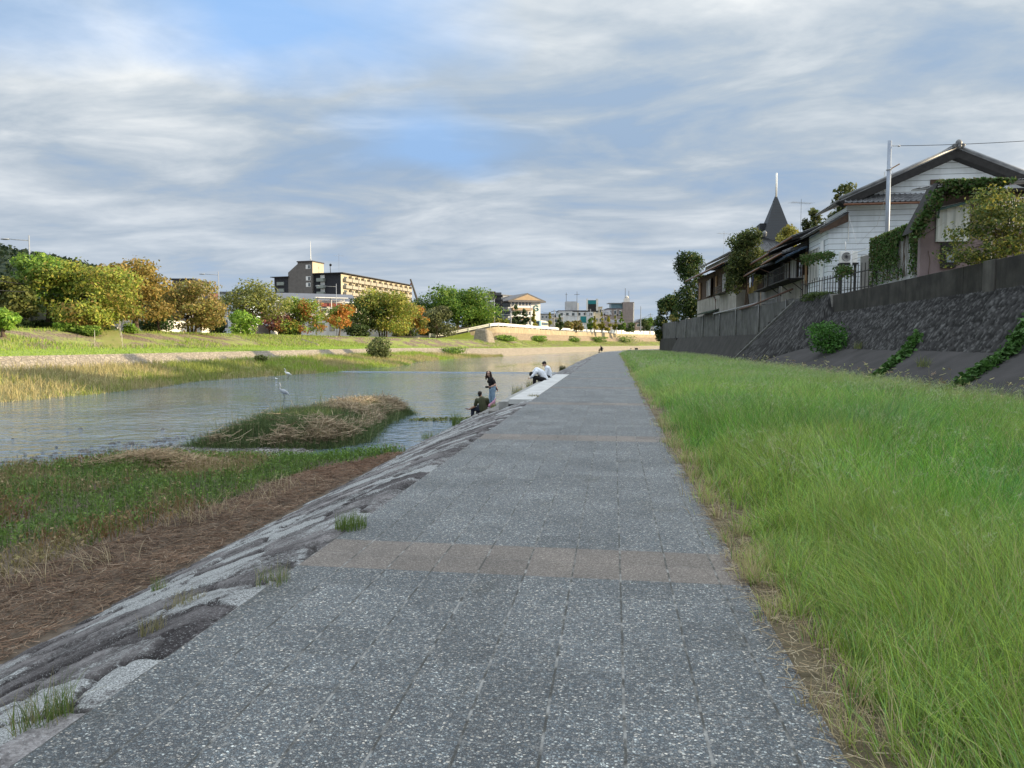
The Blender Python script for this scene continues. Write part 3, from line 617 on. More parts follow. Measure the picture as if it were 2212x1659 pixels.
def poly_sd(x, y, poly):
    d = np.full(x.shape, 1e9); ins = np.zeros(x.shape, bool); n = len(poly)
    for i in range(n):
        a = poly[i]; b2 = poly[(i+1) % n]; e = b2-a; wx = x-a[0]; wy3 = y-a[1]; t = np.clip((wx*e[0]+wy3*e[1])/(e@e), 0, 1)
        d = np.minimum(d, np.hypot(wx-e[0]*t, wy3-e[1]*t)); c = ((a[1] <= y) & (b2[1] > y)) | ((b2[1] <= y) & (a[1] > y)); xc = a[0]+(y-a[1])/(b2[1]-a[1]+1e-12)*e[0]; ins ^= c & (x < xc)
    return np.where(ins, d, -d)
def zisl(x, y): s_ = poly_sd(x, y, ISL)+(fbm(x*.9, y*.9, 41)-.5)*.6; return -1.6+.50*sstep(s_, -.5, 1.8)+.15*sstep(s_, 0, .3)
heightpatch("river_island", -13.5, -6, 16.5, 31, .25, zisl, mud)
grv = block_mat("gravel", (.42, .41, .39), (.25, .25, .25), 17, (.1, .1, .095), .8)
def zgrav(x, y): s_ = np.minimum((y-16.2)/.9, (18.9-y)/.9); s_ = np.minimum(s_, (x+13.2)/1.8); s_ = np.minimum(s_, (-7.4-x)/1.2); return -1.4+.16*sstep(s_+(fbm(x, y, 51)-.5)*.9, -.2, .8)
tag(heightpatch("gravel_bar", -14.5, -6.8, 15.3, 19.5, .2, zgrav, grv), kind='structure')
# ================================================================== vegetation on the ground
def scat(n, x0, x1, y0, y1): return rng.uniform(x0, x1, n), rng.uniform(y0, y1, n)
def field_right(y): return np.where(y < 50, 8.5, np.minimum(8.6, fw(y)-1.0))
GREENS = np.array([(.085, .22, .022), (.12, .28, .028), (.18, .34, .035), (.09, .24, .05), (.25, .36, .065)])
def meadow(n, x0, x1, y0, y1, wdt, hmul=1., per=26, rad=.06):
    """tussocks: every tussock fans its blades outwards and leans its own way"""
    nt_ = n//per; x, y = scat(nt_, x0, x1, y0, y1); ok = x < field_right(y); x, y = x[ok], y[ok]; e = x-.9
    keep = rng.uniform(0, 1, len(x)) < np.clip(.10+e*1.5+(fbm(x*1.6, y*1.6, 61, 3)-.5)*1.6, .06, 1); x, y, e = x[keep], y[keep], e[keep]; k = len(x)
    la = 6.28*fbm(x*.9+3, y*.9, 66, 3)*2+rng.normal(0, .9, k); ls = np.abs(rng.normal(.28, .22, k)); hs = rng.uniform(.62, 1.25, k)
    tc_ = GREENS[rng.choice(5, k, p=(.22, .30, .2, .18, .10))]*rng.uniform(.75, 1.25, (k, 1)); q2 = fbm(x*.5+40, y*.35, 64); tc_ = tc_*(.8+.45*fbm(x*.4, y*.3, 63))[:, None]
    yl_ = sstep(q2, .54, .68)[:, None]*.6; tc_ = tc_*(1-yl_)+np.array((.27, .34, .07))*yl_; bl_ = sstep(q2, .46, .34)[:, None]*.5; tc_ = tc_*(1-bl_)+np.array((.10, .21, .075))*bl_
    t = np.repeat(np.arange(k), per); m = len(t); r = rad*np.abs(rng.normal(0, 1, m)); a = rng.uniform(0, 6.28, m); bx = x[t]+r*np.cos(a); by = y[t]+r*np.sin(a); eb = np.maximum(bx-.9, -.02)
    h = (.16+.42*sstep(eb, .0, 1.2)+.10*(fbm(bx*.35, by*.35, 62)-.5))*hmul*hs[t]; z = (fbm(bx*.5, by*.5, 21)-.5)*.12*np.minimum(1, np.maximum(eb, 0)/9.2*6)-.012
    c = tc_[t]*rng.uniform(.45, 1.5, (m, 1))*np.where(rng.uniform(0, 1, (m, 1)) < .25, np.array([[.75, .95, 1.5]]), np.array([[1., 1., 1.]])); dry = rng.uniform(0, 1, m) < (.10+.7*np.exp(-(eb/.2)**2)); c[dry] = pick([(.40, .34, .2), (.3, .24, .13), (.34, .34, .15)], int(dry.sum()))
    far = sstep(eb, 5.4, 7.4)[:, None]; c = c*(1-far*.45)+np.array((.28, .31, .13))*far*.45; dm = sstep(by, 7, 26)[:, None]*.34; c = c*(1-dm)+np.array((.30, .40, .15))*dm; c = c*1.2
    V, Fq, C = blades(np.stack([bx, by, z], 1), h, wdt, c, .3, (0, 0), 3, c*np.array((1.22, 1.12, 1.2))+.01)
    # shared lean plus outward fan, growing with height
    Vr = V.reshape(m, 8, 3); u = np.repeat(np.linspace(0, 1, 4), 2)**1.7; L = (ls[t]*h)[:, None]*u; Vr[:, :, 0] += L*np.cos(la[t])[:, None]+(h*.35*np.cos(a))[:, None]*u; Vr[:, :, 1] += L*np.sin(la[t])[:, None]+(h*.35*np.sin(a))[:, None]*u
    Vr[:, :, 2] -= (h*.25*(ls[t]+.2))[:, None]*u**1.5
    return Vr.reshape(-1, 3), Fq, C
def plumes(n, x0, x1, y0, y1, L, wdt):
    """pale feathery seed heads: a thin culm and a fan of fine branches"""
    x, y = scat(n, x0, x1, y0, y1); ok = (x < field_right(y)) & (fbm(x*.7, y*.5, 71) > .44); x, y = x[ok], y[ok]; n = len(x)
    top = np.stack([x, y, rng.uniform(.38, .66, n)], 1); az = rng.uniform(-.8, 2.2, n); k = 7; P = []; 
    for j in range(k):
        t = j/k; P.append(top+np.stack([np.cos(az)*L*t*.8, np.sin(az)*L*t*.8, np.full(n, L*(.55*t-.5*t*t))], 1))
    P = np.concatenate(P); c = pick([(.36, .42, .24), (.44, .44, .3), (.3, .38, .18)], len(P))
    return sticks(P, L*.42, wdt, c, .7, .3)
G = [meadow(200000, .88, 4.4, 1.0, 6.2, .0042, 1., 30), meadow(230000, .88, 8.8, 6, 15, .0065, 1., 30, .08), meadow(180000, .88, 8.8, 15, 36, .012, 1., 26, .1), meadow(140000, .88, 8.8, 36, 116, .027, 1., 20, .16),
     plumes(420, 1.5, 4.6, 1.2, 6, .12, .0014), plumes(2200, 1.3, 8.6, 6, 15, .13, .002), plumes(4200, 1.2, 8.6, 15, 40, .16, .0045), plumes(3000, 1.2, 8.6, 40, 110, .2, .011)]
V, Fc, C = merge(*G); tag(npmesh("tall_grass", V, Fc, C, GRASS), "tall fine green grass with pale seed heads filling the strip right of the path", "grass", kind='stuff')
# straw fringe lying on the slab edge
x, y = scat(8000, .80, 1.3, 1., 30); keep = fbm(x*2, y*1.1, 72) > .42; x, y = x[keep], y[keep]; p = np.stack([x, y, np.full(len(x), .012)], 1)
x2, y2 = scat(3500, .84, 1.2, 1., 12); p = np.concatenate([p, np.stack([x2, y2, np.full(len(x2), .01)], 1)])
V, Fc, C = sticks(p, .10, .0026, pick([(.34, .27, .17), (.22, .17, .1), (.42, .36, .25), (.14, .1, .07)], len(p))*rng.uniform(.7, 1.2, (len(p), 1)), .12)
tag(npmesh("straw_litter", V, Fc, C, STRAW), "dry straw lying along the right edge of the path", "straw", kind='stuff')
# nodding foxtail stems against the apron
pts = []; fx = []
for i in range(420):
    yy = rng.uniform(9, 42); xx = rng.uniform(7.2, 8.7); h = rng.uniform(.5, .95); a = rng.uniform(0, 6.28); L = rng.uniform(.12, .4)
    pts.append((xx, yy, h, a, L))
pp = np.array([(q[0], q[1], 0) for q in pts]); hh = np.array([q[2] for q in pts])
B1 = blades(pp, hh, .012, pick([(.2, .22, .08), (.3, .27, .13)], len(pp)), .35, (-.2, 0), 4)
heads = B1[0].reshape(len(pp), -1, 3)[:, -1]; c = pick([(.45, .42, .2), (.36, .38, .16), (.3, .22, .15)], len(pp))
B2 = sticks(np.repeat(heads, 3, 0)+rng.normal(0, .012, (len(pp)*3, 3)), .11, .016, np.repeat(c, 3, 0), .5, .1)
V, Fc, C = merge(B1, B2); tag(npmesh("foxtail_grass", V, Fc, C, GRASS), "foxtail stems with seed heads standing before the dark concrete slope", "wild grass", kind='stuff')
# ---- near left bank: dead-twig litter and low weeds
LLP = sorted([tuple(PZ(u, v_, -1.1)[:2]) for u, v_ in ((-60, 1275), (0, 1245), (200, 1185), (350, 1130), (500, 1060), (640, 1025), (760, 1000), (845, 985))])
def litter_line(x): return np.interp(x, [-30, -14]+[q[0] for q in LLP], [4., 5.]+[q[1] for q in LLP])
x, y = scat(230000, -20, -5.0, 3, 17.2); inb = (y < litter_line(x)+(fbm(x*1.4, y*1.4, 81)-.5)*1.4+.4) & (x < -.85*y*.0-5.05) & (x > -1.0*y-4.6); x, y = x[inb], y[inb]
p = np.stack([x, y, zbank(x, y)+rng.uniform(.0, .05, len(x))], 1)
c = pick([(.25, .165, .11), (.17, .105, .07), (.32, .225, .155), (.42, .33, .24), (.11, .07, .05)], len(p), [4, 4, 2.4, .7, 2])*rng.uniform(.7, 1.25, (len(p), 1))
c *= (.42+.75*fbm(x*1.1, y*1.1, 86))[:, None]; red = sstep(y, 12, 15)[:, None]; c = c*(1-red*.4)+np.array((.2, .11, .07))*red*.4
V, Fc, C = sticks(p, .15, .0046, c, .2, .4); tag(npmesh("twig_litter", V, Fc, C, STRAW), "brown dead twigs and straw matted on the river bank below the boulders", "plant litter", kind='stuff')
x, y = scat(90000, -24, -5.2, 3, 18.5); e = bank_edge(x)+(fbm(x*.8, y*.8, 31)-.5)*1.2-y; q = y-(litter_line(x)+(fbm(x*1.4, y*1.4, 81)-.5)*1.4)
ok = (e > .1) & (q > -.3) & (x > -1.0*y-6) & (rng.uniform(0, 1, len(x)) < np.clip(.3+q*.6, 0, 1)); x, y, e, q = x[ok], y[ok], e[ok], q[ok]; n = len(x)
g1 = fbm(x*.7, y*.55, 82)+rng.normal(0, .05, n); z = zbank(x, y)
c = pick([(.11, .19, .04), (.15, .24, .05), (.09, .15, .045)], n); dry = g1 < .49; c[dry] = pick([(.3, .23, .13), (.24, .2, .1), (.2, .18, .07)], int(dry.sum()))
rd = (fbm(x*.6+5, y*.6, 83) > .55) & (rng.uniform(0, 1, n) < .5); c[rd] = pick([(.2, .13, .06), (.26, .17, .08), (.17, .09, .05)], int(rd.sum()))
bright = (e < 1.6) & (x > -11) & (rng.uniform(0, 1, n) < .6); c[bright] = pick([(.13, .24, .035), (.1, .19, .03)], int(bright.sum()))
c *= rng.uniform(.7, 1.3, (n, 1)); hgt = (.10+.30*fbm(x*.9, y*.9, 84))*np.clip(.45+q*.35, .45, 1.1)
V1 = blades(np.stack([x, y, z], 1), hgt, .011, c, .75, (0, 0), 3)
k = rng.choice(n, 26000); lp = np.stack([x[k], y[k], z[k]+hgt[k]*rng.uniform(.2, .8, len(k))], 1); V2 = leaves(lp, .028, c[k]*1.05, .9)
mx, my = PZ(380, 1000, -1.1)[:2]; hp = np.stack([rng.normal(mx-.2, 1.0, 3000), rng.normal(my-.3, .3, 3000), np.zeros(3000)], 1); hp[:, 2] = zbank(hp[:, 0], hp[:, 1])+rng.uniform(.1, .36, 3000)*np.exp(-((hp[:, 0]-mx+.4)/1.4)**2)
V3 = sticks(hp, .42, .008, pick([(.45, .35, .22), (.36, .26, .16), (.3, .23, .14)], len(hp))*rng.uniform(.7, 1.2, (len(hp), 1)), .3, .4)
lx = np.array([PZ(u, v_, -1.05)[:2] for u, v_ in ((620, 1050), (560, 1075), (470, 1100), (400, 1120), (200, 1210), (60, 1240))]); kk = rng.integers(0, len(lx), 260)
bp = np.stack([lx[kk, 0]+rng.normal(0, .22, 260), lx[kk, 1]+rng.normal(0, .2, 260), np.zeros(260)], 1); bp[:, 2] = zbank(bp[:, 0], bp[:, 1]); V4 = blades(bp, .36, .007, pick([(.5, .42, .28), (.4, .32, .2)], 260), 1.0, (-.1, -.3), 4)
V, Fc, C = merge(V1, V2, V3, V4); tag(npmesh("bank_weeds", V, Fc, C, GRASS), "low green and rusty weeds with beige hay on the near left river bank", "weeds", kind='stuff')
# ---- island of reeds
x, y = scat(60000, -13, -6.4, 17, 30.5); s_ = poly_sd(x, y, ISL)+(fbm(x*.9, y*.9, 41)-.5)*.6; ok = s_ > -.12; x, y, s_ = x[ok], y[ok], s_[ok]; n = len(x)
g1 = fbm(x*.55, y*.45, 91)+rng.normal(0, .05, n); dry = (g1 > .46) & (s_ > .45)
c = pick([(.11, .16, .065), (.14, .19, .07), (.085, .13, .055)], n); c[dry] = pick([(.46, .38, .27), (.37, .31, .21), (.28, .26, .16)], int(dry.sum())); c *= rng.uniform(.7, 1.25, (n, 1))
h = (.32+.18*sstep(s_, .2, 1.2)+.22*(fbm(x*1.2, y*1.2, 92)-.5))
V1 = blades(np.stack([x, y, zisl(x, y)-.03], 1), h, .019, c, .8, (.05, -.1), 4)
k = rng.choice(np.where(dry)[0], 9000); V2 = sticks(np.stack([x[k], y[k], zisl(x, y)[k]+h[k]*rng.uniform(.3, .95, len(k))], 1), .5, .013, pick([(.46, .37, .26), (.36, .29, .19), (.25, .19, .13)], len(k)), .35, .5)
k = rng.choice(n, 260); V3 = blades(np.stack([x[k], y[k], zisl(x, y)[k]], 1), 1.0, .012, pick([(.3, .28, .16), (.12, .16, .06)], 260), .25, (0, 0), 4)
px_, py_ = scat(2200, -7.6, -4.9, 24, 27.6); kp = (np.abs(py_-(26.2+.32*(px_+7.6))) < .3+.15*fbm(px_*2, py_*2, 3)); V4 = leaves(np.stack([px_[kp], py_[kp], np.full(kp.sum(), -1.30)+rng.uniform(0, .05, kp.sum())], 1), .06, pick([(.12, .16, .05), (.16, .17, .06)], int(kp.sum())), 2.)
V, Fc, C = merge(V1, V2, V3, V4); tag(npmesh("island_reeds", V, Fc, C, GRASS), "reeds, green at the edge and straw-coloured on top, covering the small river island", "reeds", kind='stuff')
# ---- stones in the shallows
def stones(name, label, pts, m):
    mb = MB()
    for (x, y, z, s) in pts:
        o0 = len(mb.v); mb.ell((x, y, z), (s*random.uniform(.8, 1.5), s*random.uniform(.7, 1.1), s*random.uniform(.4, .7)), 8, 5, Euler((0, 0, random.uniform(0, 3))).to_matrix())
        for i in range(o0, len(mb.v)): mb.v[i] = tuple(Vector(mb.v[i])+Vector((random.uniform(-1, 1), random.uniform(-1, 1), random.uniform(-1, 1)))*s*.12)
    tag(build(mb, name, m), label, "stones", kind='stuff')
sm = mat("river_stone", (.16, .155, .15), (.05, .048, .045), 4., .8, .4, 25, obj=False); L = []
for i in range(240):
    u = random.random(); a = PZ(0, 1003, -1.32).lerp(PZ(430, 945, -1.32), u); L.append((a.x+random.gauss(0, .5), a.y+random.gauss(.3, .8)+.3, -1.34, random.choice((.03, .04, .05, .06, .09))))
for i in range(12): a = PZ(random.uniform(0, 420), random.uniform(925, 985), -1.32); L.append((a.x, a.y, -1.345, random.uniform(.04, .10)))
for i in range(700): xx = random.uniform(-12.6, -8); yy = random.uniform(16.4, 18.5); L.append((xx, yy, float(zgrav(np.array([xx]), np.array([yy]))[0]), random.choice((.025, .035, .05))))
stones("river_stones", "grey cobbles lying in the shallows and on the gravel by the island", L, sm)
# ---- far berm, terrace edge and embankment tufts
def on_strip(Vg, n, tmin=0., tmax=1., ymin=20, ymax=175):
    S, T, _ = Vg.shape; i = rng.uniform(0, S-1.001, n); j = rng.uniform(tmin*(T-1), tmax*(T-1)-.001, n); a = i.astype(int); b2 = j.astype(int); f = (i-a)[:, None]; g2 = (j-b2)[:, None]
    P = (Vg[a, b2]*(1-f)+Vg[a+1, b2]*f)*(1-g2)+(Vg[a, b2+1]*(1-f)+Vg[a+1, b2+1]*f)*g2; k = (P[:, 1] > ymin) & (P[:, 1] < ymax); return P[k], (j/(T-1))[k]
P, t = on_strip(BERM, 150000, .02, 1., 25, 160); n = len(P); q = fbm(P[:, 0]*.25, P[:, 1]*.18, 101)+rng.normal(0, .05, n)
c = pick([(.22, .27, .06), (.28, .30, .08), (.17, .22, .05)], n); dry = q > .49; c[dry] = pick([(.44, .37, .19), (.36, .31, .16), (.3, .28, .12)], int(dry.sum()))
gr = (P[:, 1] > 66) & (P[:, 1] < 130) & (q < .55); c[gr] = pick([(.22, .33, .05), (.28, .36, .06)], int(gr.sum())); c *= rng.uniform(.75, 1.25, (n, 1))
V1 = blades(P, (.30+.45*fbm(P[:, 0]*.5, P[:, 1]*.4, 102))*(.5+.5*sstep(t, 0, .12)), .035, c, .6, (0, 0), 3)
V, Fc, C = V1; tag(npmesh("berm_grass", V, Fc, C, GRASS), "rank yellow-green grass on the sunlit low bank across the river", "grass", kind='stuff')
TER = strip_pts = None
o2, TERV = strip("terrace_tmp", 2, 3, 4, lawn_m, rough=.08); bpy.data.objects.remove(o2)
P, t = on_strip(TERV, 60000, 0., 1., 25, 175); n = len(P); c = pick([(.24, .36, .05), (.3, .4, .06), (.2, .31, .05)], n)*rng.uniform(.8, 1.2, (n, 1)); tall = .09+.42*sstep(t, .72, .95)*fbm(P[:, 0]*.3, P[:, 1]*.2, 111)
VA = blades(P, tall, .04, c, .5, (0, 0), 2)
P, t = on_strip(SLOPE, 80000, 0., 1., 25, 400); n = len(P); q = fbm(P[:, 0]*.12+3, P[:, 1]*.09, 112)+.12*sstep(P[:, 1], 70, 105)-.12*sstep(t, .2, .6)*sstep(t, 1, .7); q += .24*sstep(P[:, 1], 150, 190)*sstep(t, -.1, .4); k = (q > .52) | (t > .86) | (t < .12); P = P[k]; n = len(P)
c = pick([(.23, .35, .05), (.28, .37, .06), (.33, .34, .1), (.16, .26, .05)], n)*rng.uniform(.75, 1.25, (n, 1)); VB = blades(P, .34, .05, c, .6, (0, 0), 2)
V, Fc, C = merge(VA, VB); tag(npmesh("embankment_grass", V, Fc, C, GRASS), "bright green grass on the mown strip and embankment across the river", "grass", kind='stuff')
# ---- single tufts rooted in the boulder bank
def tuft(base, r, h, n, cols, wdt, label, lean=.5, z=True):
    base = Vector(base); a = rng.uniform(0, 6.28, n); rr = r*np.sqrt(rng.uniform(0, 1, n)); p = np.stack([rr*np.cos(a), rr*np.sin(a), np.full(n, -.03)], 1)
    v, f, c = blades(p, h, wdt, pick(cols, n)*rng.uniform(.8, 1.2, (n, 1)), lean, (0, 0), 4); o = npmesh("grass_tuft", v, f, c, GRASS); o.location = base; return tag(o, label, "grass tuft", "grass tufts in the boulder bank")
def on_rev(px, py):                    # sighted point on the boulder face
    r = ray(px, py); best = None
    for k in np.linspace(0, 1, 120):
        x = -2.25-3.2*k; z = -1.28*k**1.12+.03; t = x/r[0]; e = abs(H+r[2]*t-z)
        if best is None or e < best[0]: best = (e, Vector((x, r[1]*t, z)))
    return best[1]
g3 = [(.1, .17, .04), (.16, .22, .06), (.3, .28, .14)]; dryg = [(.3, .26, .14), (.2, .2, .09)]
for px_, py_, r, h, nb, cols, wd, lab in (
    (757, 1132, .14, .13, 300, g3[:2], .004, "thick green grass tuft at the left edge of the path beyond the first brown band"),
    (590, 1040+290, .12, .13, 120, g3, .003, "thin tuft between dark boulders, left of the first brown band"),
    (345, 1272, .07, .17, 60, g3, .004, "sparse tuft at the outer rim of the boulders above the twig litter"),
    (400, 1300, .14, .1, 150, dryg, .003, "flat straw-coloured tuft in a boulder joint near the twig litter"),
    (330, 1362, .08, .12, 90, dryg, .003, "dry tuft behind the big white-topped boulder"),
    (90, 1560, .12, .16, 160, g3, .003, "wispy tuft in the boulder joint nearest the bottom left corner"),
    (135, 1540, .06, .2, 60, g3, .003, "thin upright tuft beside the wispy one at bottom left"),
    (985, 905, .16, .5, 90, g3[:2], .012, "tall green tuft at the water's edge in front of the seated man"),
    (1068, 880, .14, .22, 70, g3, .01, "green tuft beside the pink bag of the seated man"),
    (930, 940, .3, .22, 130, g3, .01, "low green tuft on the rim of the boulders nearest the island"),
    (1152, 857, .18, .12, 160, dryg, .008, "low brown tuft at the near corner of the white landing"),
    (1215, 795, .35, .5, 300, [(.08, .1, .04), (.14, .14, .07), (.25, .22, .12)], .02, "dark bushy tuft at the far end of the white steps")):
    q = on_rev(px_, py_); tuft(q, r, h, nb, cols, wd, lab, .45)
for q, lab in ((PY(1122, 852, 33.5), "straw-tipped tuft at the water edge of the steps nearer the standing woman"), (PY(1152, 838, 35.), "straw-tipped tuft at the water edge of the steps below the seated boys")):
    tuft((q.x, q.y, max(q.z-.1, -1.28*(max(0, -2.25-q.x)/3.2)**1.12)), .4, .45, 200, [(.3, .28, .12), (.16, .2, .07), (.4, .36, .2)], .012, lab, .4)
# ---- creepers down the apron and other plants on the right
def creeper(name, label, pts, wdt, n, leaf, cols, cat="creeper", lift=.06, sag=0.):
    pts = [Vector(q) for q in pts]; base = pts[-1].copy(); L = [0]; 
    for a, b2 in zip(pts, pts[1:]): L.append(L[-1]+(b2-a).length)
    s = rng.uniform(0, L[-1], n); xyz = np.stack([np.interp(s, L, [q[i] for q in pts]) for i in range(3)], 1); wv = np.interp(s/L[-1], np.linspace(0, 1, len(wdt)), wdt)
    off = rng.normal(0, .42, n)*wv; xyz[:, 1] += off; xyz[:, 2] += np.abs(rng.normal(0, lift, n))*np.exp(-(off/wv)**2)*1.6+.02; c = pick(cols, n)*rng.uniform(.65, 1.3, (n, 1))
    v, f, cc = leaves(xyz-np.array(base), leaf, c, 1.3, None, .8); t = thing(name, label, cat, base); npmesh("foliage", v, f, cc, LEAF, t)
    mb = MB()
    for k in range(3): mb.tube([q-base+Vector((0, (k-1)*.12, .02)) for q in pts], .012, 5)
    build(mb, "stem", BARK, t); return t
kz = [(.05, .12, .025), (.07, .16, .035), (.09, .19, .05), (.04, .09, .02)]
def ap(y, t): x0, z0 = toe(np.array([y])); return (8.1+(float(x0[0])-8.1)*t, y, float(z0[0])*t+.05)
creeper("creeper", "broad-leaved creeper running down the dark concrete slope, nearest the picture's right edge", [(11.3, 21.5, 2.2), ap(20.9, .97), ap(20.4, .55), ap(19.7, .05)], [.62, .42, .3, .2], 2000, .075, kz)
creeper("creeper", "broad-leaved creeper running down the dark concrete slope behind the round green bush", [(10.95, 28., 1.85), ap(27.5, .95), ap(26.3, .5), ap(25., .05)], [.6, .5, .34, .2], 1700, .075, kz)
creeper("creeper", "dark creeper on the black slope under the grey concrete wall", [(fw(60)-.4, 60.5, 1.6), (fw(59)-.9, 59, .8), (fw(57)-1.3, 57.5, .1)], [.9, 1., .8], 1200, .11, [(.035, .08, .02), (.05, .1, .03)])
bush("bush", "round bright green bush on the dark concrete slope at the foot of the stone wall", (10.35, 36.3, 1.15), 2.3, 1.55, [(.06, .17, .03), (.09, .22, .04), (.04, .11, .02)], .07, 3600, "bushes on the right bank")
for q, lab in (((9.6, 24., .9), "small yellow-green weed at the foot of the stone wall between the two creepers"), ((10.55, 33., 1.4), "low grass weed at the foot of the stone wall left of the creeper")):
    tuft(q, .2, .35, 60, [(.2, .22, .07), (.12, .16, .05)], .012, lab)
# ================================================================== houses on the right bank
def siding_mat(name, c, step=.33, line=.035):
    m, nt, b = newmat(name); v = pos(nt); s = N(nt, "ShaderNodeSeparateXYZ"); nt.links.new(v, s.inputs[0])
    fr = math_(nt, 'FRACT', math_(nt, 'DIVIDE', s.outputs[2], step)); ln = ramp(nt, fr, [(0, (1,)*3), (line*2, (1,)*3), (line*2.6, (0,)*3)])
    n = noise(nt, v, 1.6, 5, .6); base = mixc(nt, ramp(nt, n, [(.35, (0,)*3), (.75, (1,)*3)]), c, tuple(x*.86 for x in c))
    sv = pos(nt, (1, 1, .1)); st = ramp(nt, noise(nt, sv, 4, 4, .6), [(.5, (0,)*3), (.8, (.4,)*3)]); base = mixc(nt, st, base, tuple(x*.6 for x in c))
    nt.links.new(mixc(nt, ln, base, tuple(x*.18 for x in c)), b.inputs['Base Color']); b.inputs['Roughness'].default_value = .6; bump(nt, b, fr, .5, .02); MATS[name] = m; return m
white_sid = siding_mat("white_siding", (.76, .82, .88)); tile_m = mat("grey_roof_tile", (.2, .205, .215), (.1, .105, .115), 2.5, .45, .2, 20, spec=.5)
tile_dk = mat("dark_roof_tile", (.09, .095, .1), (.045, .047, .05), 2.5, .5, .2, 20, spec=.5)
dkwood = mat("dark_timber", (.03, .029, .029), (.017, .0165, .017), 5, .8, .3); brwood = mat("brown_timber", (.1, .065, .045), (.06, .04, .03), 6, .8, .3)
tan_wood = mat("tan_timber", (.36, .22, .11), (.26, .15, .08), 6, .7, .2); plast = mat("pale_plaster", (.42, .4, .36), (.3, .285, .255), 1.3, .9, .2, streak=.6, obj=False)
glass = mat("window_glass", (.10, .12, .13), (.05, .06, .065), .8, .12, 0, spec=.8); curtain = mat("window_curtain", (.42, .43, .42), (.3, .3, .3), 1.2, .4, 0)
whitem = mat("white_paint", (.8, .8, .78), (.7, .7, .69), 4, .5, .05); alu = mat("grey_aluminium", (.5, .51, .52), (.4, .4, .41), 6, .4, .05, metal=.3)
copper = mat("rusty_gutter", (.22, .1, .06), (.13, .065, .04), 6, .7, .2); black = mat("black_iron", (.03, .03, .03), (.018, .018, .018), 8, .6, .2)
mauve = mat("mauve_render", (.27, .215, .225), (.21, .165, .17), 1.2, .9, .25, 14, streak=.35, obj=False)
blockw = mat("grey_block_wall", (.33, .33, .32), (.22, .22, .215), 2., .9, .3, streak=.4, obj=False)
def tile_roof(eL, eR, rR, rL, pitch=.27, row=.24, amp=.035, th=.07):
    """pan tiles: rolls across the slope, courses down it"""
    eL, eR, rR, rL = map(Vector, (eL, eR, rR, rL)); W = (eR-eL).length; S = (rL-eL).length; n = (eR-eL).cross(rL-eL).normalized()
    if n.z < 0: n = -n
    nu = max(8, int(W/pitch)*6); nr = max(3, int(S/row)); mb = MB(); cols = []; vv = []
    for r in range(nr): vv += [(r/nr, .0+.03), ((r+.97)/nr, 0.)]
    for (t, lift) in vv:
        for i in range(nu+1):
            u = i/nu; p = eL.lerp(eR, u).lerp(rL.lerp(rR, u), t); ph = (u*W/pitch) % 1
            hgt = amp*(1.5*math.exp(-((ph-.18)/.13)**2)-.5*math.sin(math.pi*ph)); cols.append(p+n*(hgt+lift))
    k = nu+1; fs = [(a*k+i, a*k+i+1, (a+1)*k+i+1, (a+1)*k+i) for a in range(len(vv)-1) for i in range(nu)]; mb.add(cols, fs)
    lo = [q-n*th for q in (eL, eR, rR, rL)]; up = [q-n*.012 for q in (eL, eR, rR, rL)]; mb.add(lo+up, [(0, 1, 2, 3)]+[(i, (i+1) % 4, 4+(i+1) % 4, 4+i) for i in range(4)])
    return mb
def window_x(parent, x, y0, y1, z0, z1, frame, pane, panes=2, out=-1):
    """window in a wall of constant x (faces -x)"""
    f = MB(); t = .05; yc = (y0+y1)/2; zc = (z0+z1)/2
    for yy in (y0, y1): f.box((x+out*.03, yy, zc), (.1, t, z1-z0+t))
    for zz_ in (z0, z1): f.box((x+out*.03, yc, zz_), (.096, y1-y0-t-.004, t))
    for i in range(1, panes): f.box((x+out*.03, y0+(y1-y0)*i/panes, zc), (.07, .04, z1-z0-t-.004))
    w_ = build(f, "window", frame, parent, world=True); build(MB().box((x+out*.01, yc, zc), (.03, y1-y0-t-.01, z1-z0-t-.01)), "pane", pane, w_, world=True); return w_
# ---- white weatherboarded house
t = thing("white_house", "white weatherboarded house with a grey tiled gable roof behind the steel pole", "house", (12.3, 42, 4.2)); G0 = 42.
front = [(11.7, 4.1), (11.7, 7.95), (12.62, 8.62), (12.62, 9.36), (17.9, 11.62), (23.2, 9.36), (23.2, 4.1)]
build(MB().prism([(x, G0, z) for x, z in front], (0, 0, 0), (0, .18, 0)), "gable_wall", white_sid, t, world=True)
for c_, s_ in (((12.75, 44.1, 6.6), (.2, 3.8, 4.98)), ((11.8, 42.85, 6.0), (.18, 1.32, 3.76)), ((23.1, 44.1, 6.7), (.2, 3.8, 5.))): build(MB().box(c_, s_), "side_wall", white_sid, t, world=True)
rf = build(tile_roof((12.05, 41.35, 9.35), (12.05, 46.2, 9.35), (17.9, 46.2, 11.94), (17.9, 41.35, 11.94)), "roof", tile_m, t, world=True)
mb = tile_roof((23.7, 46.2, 9.35), (23.7, 41.35, 9.35), (17.9, 41.35, 11.94), (17.9, 46.2, 11.94)); build(mb, "roof", tile_m, t, world=True)
mb = MB(); mb.tube([(17.9, 41.3, 12.05), (17.9, 46.2, 12.05)], .15, 8); mb.ell((17.9, 41.25, 12.12), (.17, .1, .2)); mb.ell((17.7, 41.25, 12.01), (.13, .08, .11)); mb.ell((18.1, 41.25, 12.01), (.13, .08, .11)); mb.ell((17.9, 41.15, 11.95), (.11, .08, .11))
for s in (-1, 1): mb.tube([(17.9, 41.42, 11.98), (17.9+s*5.85, 41.42, 9.42)], .11, 6)
build(mb, "ridge_tile", tile_m, t, world=True, smooth=True)
mb = MB()
